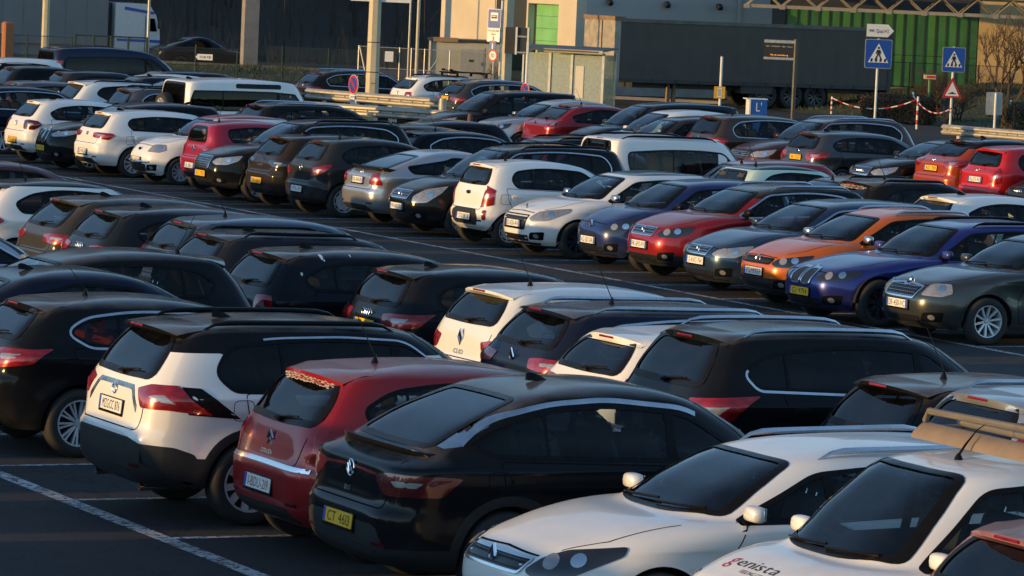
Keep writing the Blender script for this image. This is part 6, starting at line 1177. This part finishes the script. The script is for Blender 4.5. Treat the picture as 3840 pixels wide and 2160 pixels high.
# green glass front, facing the low sun
fa = atd(2945, 180, 167); fb = atd(3664, 200, 167); fc = atd(3990, 200, 167); U_ = (fc-fa); U_.z = 0; U_.normalize(); Nn = Vector((U_.y, -U_.x, 0)); ang = math.atan2(U_.y, U_.x)
hall = empty('bus_hall', (fa.x, fa.y, 0), ang, 'bus hall with upright green glass panels and a sunlit ochre end wall', 'building'); ln = (Vector((fb.x, fb.y, 0))-Vector((fa.x, fa.y, 0))).length; zb0, zt0 = zz(3200, 318, 167), zz(3200, 36, 167)
def hb(nm, x0, x1, y0, y1, z0, z1, mat): b = MB(); b.box(((x0+x1)/2, (y0+y1)/2, (z0+z1)/2), (x1-x0, y1-y0, z1-z0)); return b.obj(nm, mat, hall)
npn = 18; pw = ln/npn
for i in range(npn):
    for j, (z0, z1) in enumerate(((zb0, zb0+(zt0-zb0)*.42), (zb0+(zt0-zb0)*.42+.02, zt0))): hb('glass_panel', i*pw+.025, (i+1)*pw-.025, 0, .05, z0, z1, GREENG[(i*7+j*3+i//5) % 3])
    hb('mullion', i*pw-.022, i*pw+.022, -.05, .06, zb0, zt0, STEELD)
hb('end_wall', ln+.02, ln+9, -.02, .4, zb0-.2, zt0+3, simple('ochre_render', (.46, .33, .16), .85, scale=.5, vary=.15)); hb('sill_wall', -12, ln+9, -.6, -.06, zb0-.55, zb0-.02, CONC); hb('base_wall', -12, ln+9, -.45, .3, 0, zb0-.55, RENDER); hb('lintel', -6, ln+.02, -.05, .3, zt0, zt0+3, STEELD); hb('back_wall', -12, ln+9, .5, .8, 0, zt0+3, GREYW); hb('wall_return', -12, -.05, .0, .3, zb0, zt0+3, simple('dark_return', (.06, .065, .065), .7))  # the wall return left of the panels has a dark base colour
# space-frame canopy
TRUS = simple('truss_steel', (.30, .25, .19), .5, .3); t0 = atd(2800, 22, 160); t1 = atd(4000, 60, 160); tu = (t1-t0); tu.z = 0; tl = tu.length; tu.normalize()
can = empty('canopy_truss', (t0.x, t0.y, 0), math.atan2(tu.y, tu.x), 'steel space-frame canopy edge across the top of the green glass front', 'canopy'); zl, zu = zz(3300, 42, 160), zz(3300, 42, 160)+.62
for y_ in (0, 1.1):
    b = MB(); b.box((tl/2, y_, zl), (tl, .09, .13)); b.obj('lower_chord', TRUS, can); b = MB(); b.box((tl/2, y_+.5, zu), (tl, .08, .09)); b.obj('upper_chord', TRUS, can)
nb = 9; st = tl/nb
for i in range(nb):
    for y_ in (0, 1.1):
        for q in ((i*st, (i+.5)*st), ((i+.5)*st, (i+1)*st)):
            up_ = q[0] == i*st; b = MB(); b.tube([(q[0], y_, zl if up_ else zu), (q[1], y_+.0, zu if up_ else zl)], .035, 6); b.obj('brace', TRUS, can)
    b = MB(); b.tube([(i*st, 0, zl), (i*st, 1.1, zl)], .03, 6); b.obj('cross_tie', TRUS, can); b = MB(); b.box((i*st, 0, zl-.02), (.22, .16, .16)); b.obj('node', TRUS, can)
b = MB(); b.box((tl/2, 2.2, zu+.2), (tl, 5.5, .12)); b.obj('deck', STEELD, can)
# shed
sx0, sx1 = atd(1617, 220, 165), atd(1905, 220, 165); shed = empty('utility_shed', (sx0.x, sx0.y, 0), -CAM_YAW+R(4), 'flat-roofed pale utility shed with a grey door', 'shed'); sw = (sx1-sx0).length; sz = zz(1700, 156, 165); SHEDM = simple('shed_panel', (.40, .38, .30), .8, scale=1.5)
def sb(nm, x0, x1, y0, y1, z0, z1, mat, par=None): b = MB(); b.box(((x0+x1)/2, (y0+y1)/2, (z0+z1)/2), (x1-x0, y1-y0, z1-z0)); return b.obj(nm, mat, par or shed)
sb('front_wall', 0, sw, 0, 2.4, 0, sz, SHEDM); sb('roof', -.08, sw+.1, -.12, 2.5, sz, sz+.10, STEELD); sb('roof_edge', .05, sw*.34, -.15, -.11, sz-.02, sz+.16, simple('shed_fascia', (.28, .18, .10), .7))
dr = sb('door', sw*.38, sw*.68, -.03, 0, .05, sz-.28, simple('shed_door', (.30, .30, .29), .6)); sb('door_frame', sw*.365, sw*.695, -.02, .01, .0, sz-.22, SHEDM); b = MB(); b.box((sw*.52, -.04, sz-.75), (.18, .02, .10)); b.obj('door_plate', BLACKS, dr); b = MB(); b.box((sw*.65, -.05, 1.0), (.04, .04, .14)); b.obj('door_handle', GALV, dr); b = MB(); b.box((sw*.78, -.03, sz-.45), (.12, .04, .08)); b.obj('lamp', BLACKS, shed); b = MB(); b.tube([(-.05, -.05, 0), (-.05, -.05, sz)], .045, 8); b.obj('down_pipe', GALV, shed)
# bus shelter
e0, e1 = atd(1962, 270, 140), atd(2266, 280, 139); sh = empty('bus_shelter', (e0.x, e0.y, 0), math.atan2(e1.y-e0.y, e1.x-e0.x), 'glass bus shelter with a thin flat roof in front of the depot', 'bus shelter'); sl_ = (e1-e0).length; hz = zz(2100, 192, 140)
m, n, o = newmat('frosted_shelter_glass'); tr = n.nodes.new('ShaderNodeBsdfTransparent'); tr.inputs[0].default_value = (.75, .85, .82, 1); df = pbsdf(n, (.42, .48, .46), .5, spec=.6); mx = n.nodes.new('ShaderNodeMixShader'); rr = ramp(n, noise(n, 9, 6, .8).outputs[0], .3, .7, .35, .7); n.links.new(rr.outputs[0], mx.inputs[0]); n.links.new(tr.outputs[0], mx.inputs[1]); n.links.new(df.outputs[0], mx.inputs[2]); n.links.new(mx.outputs[0], o.inputs[0]); SHG = m
for x in (0, sl_*.33, sl_*.60, sl_*.985): b = MB(); b.box((x, 0, hz/2), (.09 if x else .06, .09, hz)); b.obj('post', GALV, sh); b = MB(); b.box((x, 1.3, hz/2), (.06, .06, hz)); b.obj('post', GALV, sh)
for x0, x1 in ((.05, sl_*.33-.05), (sl_*.33+.05, sl_*.60-.05), (sl_*.60+.05, sl_*.985-.05)): b = MB(); b.box(((x0+x1)/2, 0, hz/2+.05), (x1-x0, .012, hz-.25)); b.obj('glass_pane', SHG, sh); b = MB(); b.box(((x0+x1)/2, 1.3, hz/2+.05), (x1-x0, .012, hz-.25)); b.obj('glass_pane', SHG, sh)
b = MB(); b.box((0, .65, hz/2), (.012, 1.2, hz-.2)); b.obj('glass_pane', SHG, sh); b = MB(); b.box((sl_*.45, .6, hz+.10), (sl_*1.05, 2.2, .05), Matrix.Rotation(R(3), 3, 'X')); b.obj('roof', STEELD, sh); b = MB(); b.tube([(sl_*.30, -.42, hz+.03), (sl_*1.02, -.42, hz+.03)], .07, 8); b.obj('gutter', CREAM, sh, True)
b = MB(); b.box((sl_*.70, -.02, hz*.52), (.30, .012, 1.1)); b.obj('timetable', simple('speckled_notice', (.55, .52, .45), .6, scale=40, vary=.5), sh)

# ---------------------------------------------------------------- trailer parked beside the depot
n0 = atd(2298, 300, 152); TXR = n0.x; TYR = n0.y; tr_ = empty('semi_trailer', (TXR, TYR, 0), 0, 'dark curtain-sided semi-trailer without tractor beside the depot', 'trailer'); zc, ztp = zz(2400, 296, 152.5), zz(2400, 80, 152.5); TL = 12.2
CURT = simple('charcoal_curtain', (.075, .064, .054), .75, scale=1.2, vary=.25, bump=.4, bscale=4); FRAMEC = simple('dirty_aluminium', (.34, .30, .25), .6, .3, scale=3, vary=.3); RUST = simple('rusty_edge', (.20, .13, .08), .8, scale=4, vary=.4)
def tb(nm, x0, x1, y0, y1, z0, z1, mat, par=None): b = MB(); b.box(((x0+x1)/2, (y0+y1)/2, (z0+z1)/2), (x1-x0, y1-y0, z1-z0)); return b.obj(nm, mat, par or tr_)
tb('front_bulkhead', 0, .25, 0, 2.5, zc-.05, ztp, FRAMEC); tb('bulkhead_rib', -.02, 0, 1.0, 1.06, zc, ztp, STEELD); tb('bulkhead_rib', -.02, 0, .05, 2.45, (zc+ztp)/2-.03, (zc+ztp)/2+.03, STEELD); tb('bulkhead_cap', -.04, .45, -.03, 2.53, ztp, ztp+.16, RUST)
ncu = 24
for i in range(ncu):
    x0 = .25+(TL-.4)*i/ncu; x1 = .25+(TL-.4)*(i+1)/ncu; b = MB(); b.add([(x0, .0, zc), ((x0+x1)/2, -.018, zc), (x1, 0, zc), (x1, 0, ztp), ((x0+x1)/2, -.012, ztp), (x0, 0, ztp)], [(0, 1, 4, 5), (1, 2, 3, 4)]); b.obj('curtain_panel', CURT, tr_)
    if i % 2: b = MB(); b.box((x0, -.03, zc-.06), (.035, .02, .13)); b.obj('buckle', STEELD, tr_)
tb('curtain_back', .25, TL, .05, 2.48, zc, ztp, STEELD); tb('roof_rail', .25, TL, -.04, .06, ztp-.04, ztp+.09, simple('roof_rail_grey', (.12, .115, .105), .7, scale=2, vary=.4)); tb('roof', .25, TL, 0, 2.5, ztp+.02, ztp+.07, STEELD); tb('rear_frame', TL-.15, TL, -.02, 2.52, .75, ztp+.08, STEELD); tb('chassis', 1.2, TL, .7, 1.8, zc-.35, zc, STEELD); tb('side_skirt', .3, TL, -.01, .03, zc-.14, zc-.005, STEELD)
for x in (2.7, 2.95): tb('landing_leg', x-.06, x+.06, .55, .68, 0, zc-.1, RUST)
tb('pallet_box', 5.6, 7.0, .1, .6, .55, zc-.1, STEELD)
for i, px in enumerate((2862, 2958, 3048)):
    q = onpl(px, 370, (0, TYR+.3, 0), NY); x = q.x-TXR
    for y_ in (.28, 2.2): o = inst('wheel', WM['tyre'], tr_, (x, y_, .50), (0, 0, math.pi), (1.52, 1.6, 1.52)); inst('rim', WM['dark5'], o)
    b = MB(); b.lathe([(.56, -.18), (.56, .18)], 20, 'y', (x, .3, .5)); b.obj('mudguard', STEELD, tr_)
tb('under_run_bar', TL-.1, TL, .1, 2.4, .40, .55, STEELD); tb('tail_lamp', TL, TL+.02, .2, .5, .62, .72, LENS_R)
# kerb by the depot and pale road band
k0, k1 = atd(2240, 366, 159), atd(2700, 372, 158); b = MB(); b.box(((k0+k1)/2).to_3d()*1-Vector((0, 0, ((k0+k1)/2).z-.06)), ((k1-k0).length, .3, .12), math.atan2(k1.y-k0.y, k1.x-k0.x)); tag(b.obj('kerb', CONC), kind='structure')

# ---------------------------------------------------------------- lorry and car on the road behind the fence
sheet('road', -80, 130, 161, 172, -.022, asphalt('road_asphalt', (.05, .05, .05)))
lz = 172; l0 = atd(0, 100, lz); lr = atd(600, 120, lz); lor = empty('lorry', (lr.x, lr.y, 0), R(1.5), 'white lorry cab with blue stripes pulling a grey box trailer behind the fence', 'lorry')
LW = simple('lorry_white', (.56, .58, .60), .35, coat=.5, vary=.08); LG = simple('trailer_grey', (.17, .18, .19), .6, scale=.8, vary=.12); BST = simple('stripe_blue', (.01, .08, .42), .4); zt1 = zz(500, 12, lz); zb1 = .32
def lb_(nm, P, y0, y1, mat, bev=False, par=None): b = MB(); b.prism(P, 'y', y0, y1); return b.obj(nm, mat, par or lor)
cabL = (600-418)/ppm(lz)
lb_('cab', [(-cabL, zb1), (0, zb1), (0, 1.25), (-.03, 1.75), (-.22, zt1*.84), (-.55, zt1), (-cabL, zt1)], -.01, 2.4, LW); lb_('side_window', [(-.62, 1.62), (-.16, 1.62), (-.28, zt1*.78), (-.62, zt1*.78)], -.03, -.012, GLASS_P); lb_('roof_stripe', [(-cabL*.8, zt1*.90), (-.30, zt1*.84), (-.27, zt1*.88), (-cabL*.8, zt1*.95)], -.03, -.012, BST); lb_('side_stripe', [(-cabL*.95, 1.18), (0, 1.14), (0, 1.26), (-cabL*.95, 1.28)], -.03, -.012, BST); lb_('door_seam', [(-.70, .5), (-.68, .5), (-.68, zt1*.82), (-.70, zt1*.82)], -.025, -.011, BLACKS); lb_('cab_gap', [(-cabL-.35, .6), (-cabL, .6), (-cabL, zt1), (-cabL-.35, zt1)], .4, 2.2, STEELD)
lb_('box_trailer', [(-cabL-.35-12, .95), (-cabL-.35, .95), (-cabL-.35, zt1+.25), (-cabL-.35-12, zt1+.25)], -.06, 2.5, LG); lb_('trailer_skirt', [(-cabL-10, .45), (-cabL-1.0, .45), (-cabL-1.0, .95), (-cabL-10, .95)], .05, .12, LG)
for i in range(13): x = -cabL-.35-i*.95; lb_('trailer_rib', [(x-.02, .95), (x, .95), (x, zt1+.25), (x-.02, zt1+.25)], -.075, -.05, LG)
for x in (-.75, -cabL-.6, -8.2, -9.5): o = inst('wheel', WM['tyre'], lor, (x, .20, .5), (0, 0, math.pi), (1.52, 1.5, 1.52)); inst('rim', WM['cover'], o)
for dx in (.0,): b = MB(); b.box((-.10, -.16, 1.95), (.10, .22, .42), bev=.04); b.obj('wing_mirror', BLACKS, lor)
q = atd(700, 215, 171); C('roadcar', 'dark car passing on the road behind the SORTIE sign', 'fastback', q.x-1.4, q.y+.6, 'R', (.012, .016, .028), None, name='passing_car', det=0, spoiler=0, dust=.1, ov=dict(H=1.5)); CARS['roadcar'][0].rotation_euler.z = R(1.5)

# ---------------------------------------------------------------- fence along the road
m, n, o = newmat('chain_link_far'); tr = n.nodes.new('ShaderNodeBsdfTransparent'); df = pbsdf(n, (.05, .055, .05), .7); mx = n.nodes.new('ShaderNodeMixShader'); mx.inputs[0].default_value = .16; n.links.new(tr.outputs[0], mx.inputs[1]); n.links.new(df.outputs[0], mx.inputs[2]); n.links.new(mx.outputs[0], o.inputs[0]); LINKM = m
def fence(p0, p1, h, posts, label, mat=DGREEN, gate=False, nm='chain_link_fence'):
    d_ = p1-p0; d_.z = 0; l = d_.length; a = math.atan2(d_.y, d_.x); root = empty(nm, (p0.x, p0.y, 0), a, label, 'gate' if gate else 'fence')
    for x in posts: b = MB(); b.tube([(x*l, 0, 0), (x*l, 0, h)], .045 if gate else .03, 6); b.obj('post', mat, root)
    for z_ in ((.1, h*.5, h-.03) if not gate else (.1, h-.03)): b = MB(); b.tube([(0, 0, z_), (l, 0, z_)], .012 if not gate else .03, 5); b.obj('rail' if gate else 'wire', mat, root)
    mk('mesh_panel', [(0, .01, .05), (l, .01, .05), (l, .01, h), (0, .01, h)], [(0, 1, 2, 3)], LINKM, root, smooth=False)
fence(atd(-150, 190, 158), atd(268, 190, 158), zz(100, 130, 158), (0, .35, .60, 1), 'dark green chain-link fence at the far left before the lorry trailer'); fence(atd(280, 190, 156), atd(550, 195, 156), zz(400, 133, 156), (0, .26, .5, .74, 1), 'dark green framed gate in front of the lorry cab', gate=True, nm='yard_gate'); fence(atd(562, 200, 156), atd(900, 210, 156), zz(700, 175, 156), (.1, .51, .97), 'dark green fence behind the SORTIE sign'); fence(atd(1000, 240, 160), atd(1340, 250, 160), zz(1150, 178, 160), (.17, .68, 1), 'fence left of the thick mast before the woodland'); fence(atd(1345, 210, 158), atd(1900, 230, 155), zz(1500, 178, 157), (0, .28, .36, .45, .62), 'grey chain-link fence in front of the utility shed', GALV)
for (px0, py0, px1, py1, lb) in ((1350, 175, 1385, 260, 'galvanised brace leaning by the thick mast'), (1640, 225, 1560, 270, 'galvanised brace in front of the utility shed')): b = MB(); b.tube([atd(px0, py0, 157), Vector((*atd(px1, py1, 157).xy, .05))], .03, 6); o = b.obj('fence_brace', GALV); tag(o, lb, 'fence brace')
S_ = Plate(atd(1459, 212, 157), 0); root = empty('notice_board', (0, 0, 0), 0, 'small white board on the fence right of the thick mast', 'notice'); S_.poly('board', rrect(.33, .40, .0), WHITES, root, 0, .02)
fence(atd(3264, 280, 160), atd(4000, 300, 160), zz(3400, 232, 160), (0, .2, .39, .55, .78), 'dark mesh fence before the green glass front', STEELD)

# ---------------------------------------------------------------- banks, woodland, shrubs
def bank(name, x0, x1, y0, y1, f, mat, nx=40, ny=24, kind='structure'):
    V = []; F = []
    for j in range(ny+1):
        for i in range(nx+1): x = x0+(x1-x0)*i/nx; y = y0+(y1-y0)*j/ny; V.append((x, y, f(x, y)))
    F = [(j*(nx+1)+i, j*(nx+1)+i+1, (j+1)*(nx+1)+i+1, (j+1)*(nx+1)+i) for j in range(ny) for i in range(nx)]; o = mk(name, V, F, mat); tag(o, kind=kind); return o
def vnoise(x, y): return math.sin(x*1.3+math.sin(y*.9)*2)*.5+math.sin(y*1.7+x*.6)*.5
LITTER = simple('leaf_litter', (.030, .022, .014), .95, scale=.8, vary=.4, bump=.8, bscale=3); GRASSM = simple('winter_grass_soil', (.035, .042, .014), .95, scale=1.2, vary=.5, bump=.8, bscale=12)
bank('hill', -140, 320, 181, 420, lambda x, y: max(0, (y-182)*.34)+.5*vnoise(x*.2, y*.2), LITTER, 90, 40)
bank('hill', -160, 44, 176, 320, lambda x, y: 15*min(1, (y-176)/12)*min(1, (44-x)/26)+.4*vnoise(x*.2, y*.2), LITTER, 50, 30)  # unseen mound added on the left to keep the sun off the woodland
bank('hill', -160, 400, -190, -62, lambda x, y: 7.5*min(1, (-62-y)/14)*min(1, max(0, (x+90)/80))+1.5*vnoise(x*.13, y*.13), LITTER, 70, 24)  # unseen bank added behind the camera to darken reflections in the car sides
bank('verge', 44, 90, 147, 160, lambda x, y: -.02+.45*math.sin(max(0, min(1, (y-147)/13))*math.pi)*max(0, min(1, (72-x)/6))+.03*vnoise(x, y), GRASSM, 50, 16)
bank('grass_bank', 77.5, 100, 122, 141, lambda x, y: -.025+1.15*max(0, min(1, (x-78)/14))*max(0, min(1, (y-122)/8))+.04*vnoise(x, y), GRASSM, 40, 26)
def blades(name, pts, h, mat, lean=.4, w=.012):
    V = []; F = []
    for p in pts:
        a = random.random()*6.28; hh = h*random.uniform(.5, 1.2); dx, dy = math.cos(a)*hh*lean, math.sin(a)*hh*lean; ww = w*random.uniform(.7, 1.4); b0 = len(V); V += [(p[0]-ww*math.sin(a), p[1]+ww*math.cos(a), p[2]-.02), (p[0]+ww*math.sin(a), p[1]-ww*math.cos(a), p[2]-.02), (p[0]+dx, p[1]+dy, p[2]+hh)]; F.append((b0, b0+1, b0+2))
    o = mk(name, V, F, mat, smooth=False); tag(o, kind='stuff'); return o
GRB = simple('grass_blade', (.05, .06, .018), .8, vary=.5, scale=2)
f1 = lambda x, y: -.02+.45*math.sin(max(0, min(1, (y-147)/13))*math.pi)*max(0, min(1, (72-x)/6)); f2 = lambda x, y: -.025+1.15*max(0, min(1, (x-78)/14))*max(0, min(1, (y-122)/8))
P_ = [(random.uniform(45, 72), random.uniform(147, 159)) for _ in range(9000)]; blades('grass', [(x, y, f1(x, y)) for x, y in P_], .16, GRB, w=.02); P_ = [(random.uniform(78.5, 98), random.uniform(122.5, 140)) for _ in range(9000)]; blades('grass', [(x, y, f2(x, y)) for x, y in P_], .12, GRB, w=.018)
BARK = simple('dark_bark', (.035, .028, .022), .9, scale=6, vary=.4); TWIG = simple('winter_twig', (.055, .036, .024), .9, vary=.3)
# the wood reads as one mass: trunks, poles and undergrowth in one object
wd = MB()
for k in range(420):
    y = random.uniform(180, 215); x = 40+random.uniform(0, 75)+(y-180)*.35; z0 = max(0, (y-182)*.34)-.3; r = random.choice((.05, .07, .09, .14)); hgt = random.uniform(6, 11); lx, ly = random.uniform(-.5, .5), random.uniform(-.3, .3)
    wd.tube([(x, y, z0), (x+lx*.4, y+ly*.4, z0+hgt*.5), (x+lx, y+ly, z0+hgt)], [r, r*.75, r*.4], 5, cap=False)
    for j in range(3): t = random.uniform(.15, .8); a = random.random()*6.28; q = Vector((x+lx*t, y+ly*t, z0+hgt*t)); wd.tube([q, q+Vector((math.cos(a)*.9, math.sin(a)*.6, 1.2))], [r*.35, .01], 4, cap=False)
for k in range(2600):
    y = random.uniform(176, 200); x = 42+random.uniform(0, 72)+(y-180)*.35; z0 = max(0, (y-182)*.34)-.1; a = random.random()*6.28; h_ = random.uniform(.6, 2.4); q = Vector((x, y, z0)); wd.tube([q, q+Vector((math.cos(a)*.5, math.sin(a)*.4, h_))], [.018, .004], 3, cap=False)
tag(wd.obj('woodland', BARK), 'dark leafless woodland on the slope behind the car park', 'woodland', kind='stuff')
def bare_tree(name, base, h, label, seed, spread=.8, stems=3, depth=5, mat=BARK, cat='tree', r0=.07):
    rnd = random.Random(seed); root = empty(name, base, 0, label, cat); tk = MB(); cr = MB()
    def grow(p, d_, l, r, lv):
        q = p+d_*l; mid = p+d_*l*.5+Vector((rnd.uniform(-1, 1), rnd.uniform(-1, 1), 0))*l*.06
        (tk if lv == 0 else cr).tube([p, mid, q], [r, r*.85, r*.66], 6 if lv < 2 else 4, cap=False)
        if lv >= depth: return
        for k in range(rnd.choice((2, 3, 3)) if lv < depth-1 else 3):
            nd = (d_+Vector((rnd.gauss(0, spread*.6), rnd.gauss(0, spread*.6), rnd.uniform(-.15, .45)))).normalized(); grow(p+(q-p)*rnd.uniform(.55, 1), nd, l*rnd.uniform(.58, .82), r*.60, lv+1)
    for s_ in range(stems): grow(Vector((rnd.uniform(-.15, .15), rnd.uniform(-.15, .15), -.05)), Vector((rnd.gauss(0, .35), rnd.gauss(0, .35), 1)).normalized(), h*.26, r0, 0)
    tk.obj('trunk', mat, root, True); cr.obj('crown', TWIG, root, True); return root
bt = atd(3775, 385, 146); bare_tree('bare_tree', (bt.x, bt.y, f2(bt.x, bt.y)), 6.2, 'tall leafless tree at the right edge before the ochre wall', 11, .75, 3, 6, r0=.085)
bt = atd(3700, 370, 150); bare_tree('bare_tree', (bt.x, bt.y, f2(bt.x, bt.y)), 3.6, 'slanting leafless young tree behind the grey sign back', 5, .9, 2, 6, r0=.05)
bt = atd(3525, 385, 150); bare_tree('bare_shrub', (bt.x, bt.y, f2(bt.x, bt.y)), 2.9, 'reddish leafless shrub between the lamp mast and the hump sign', 23, 1.0, 6, 6, simple('red_twig', (.10, .028, .018), .9), 'shrub', .035)
bt = atd(3590, 395, 148); bare_tree('bare_shrub', (bt.x, bt.y, f2(bt.x, bt.y)), 2.0, 'low leafless shrub under the red triangle sign', 31, 1.1, 6, 6, cat='shrub', r0=.03)
bt = atd(1868, 285, 150); bare_tree('bare_shrub', (bt.x, bt.y, 0), 2.2, 'leafless shrub at the right end of the utility shed', 41, 1.0, 5, 6, cat='shrub', r0=.03)
def leafy(name, c, dim, n_, mat, label, cat, size=.06, rz=0):
    V = []; F = []; root = empty(name, c, rz, label, cat)
    for k in range(n_):
        p = Vector((random.uniform(-1, 1), random.uniform(-1, 1), random.uniform(-1, 1))); ax = max(range(3), key=lambda i: abs(p[i]))
        if random.random() < .75: p[ax] = math.copysign(1+random.gauss(0, .05), p[ax])
        q = Vector((p.x*dim[0]/2, p.y*dim[1]/2, (p.z+1)*dim[2]/2)); a = Vector((random.gauss(0, 1), random.gauss(0, 1), random.gauss(0, 1))).normalized()*size*random.uniform(.6, 1.3); b_ = a.orthogonal().normalized()*size*.5; i = len(V); V += [q-a, q+b_, q+a, q-b_]; F.append((i, i+1, i+2, i+3))
    o = mk('foliage', V, F, mat, root, smooth=False); b = MB(); b.box((0, 0, dim[2]*.48), (dim[0]*.9, dim[1]*.85, dim[2]*.9)); b.obj('twig_core', TWIG, root); return root
h0, h1 = atd(3262, 400, 147), atd(3478, 405, 145); hw = (h1-h0).length; hm = (h0+h1)/2; leafy('clipped_hedge', (hm.x, hm.y, 0), (hw, 1.1, zz(3370, 360, 146)), 9000, simple('brown_hedge_leaf', (.085, .045, .020), .8, vary=.5, scale=3), 'clipped brown beech hedge behind the sagging chain', 'hedge', .05, math.atan2(h1.y-h0.y, h1.x-h0.x))
bt = atd(3822, 440, 135); leafy('evergreen_shrub', (bt.x, bt.y, .2), (1.0, .9, .95), 2500, simple('evergreen_leaf', (.03, .04, .012), .7, vary=.5, scale=4), 'small dense evergreen shrub at the right edge', 'shrub', .045)
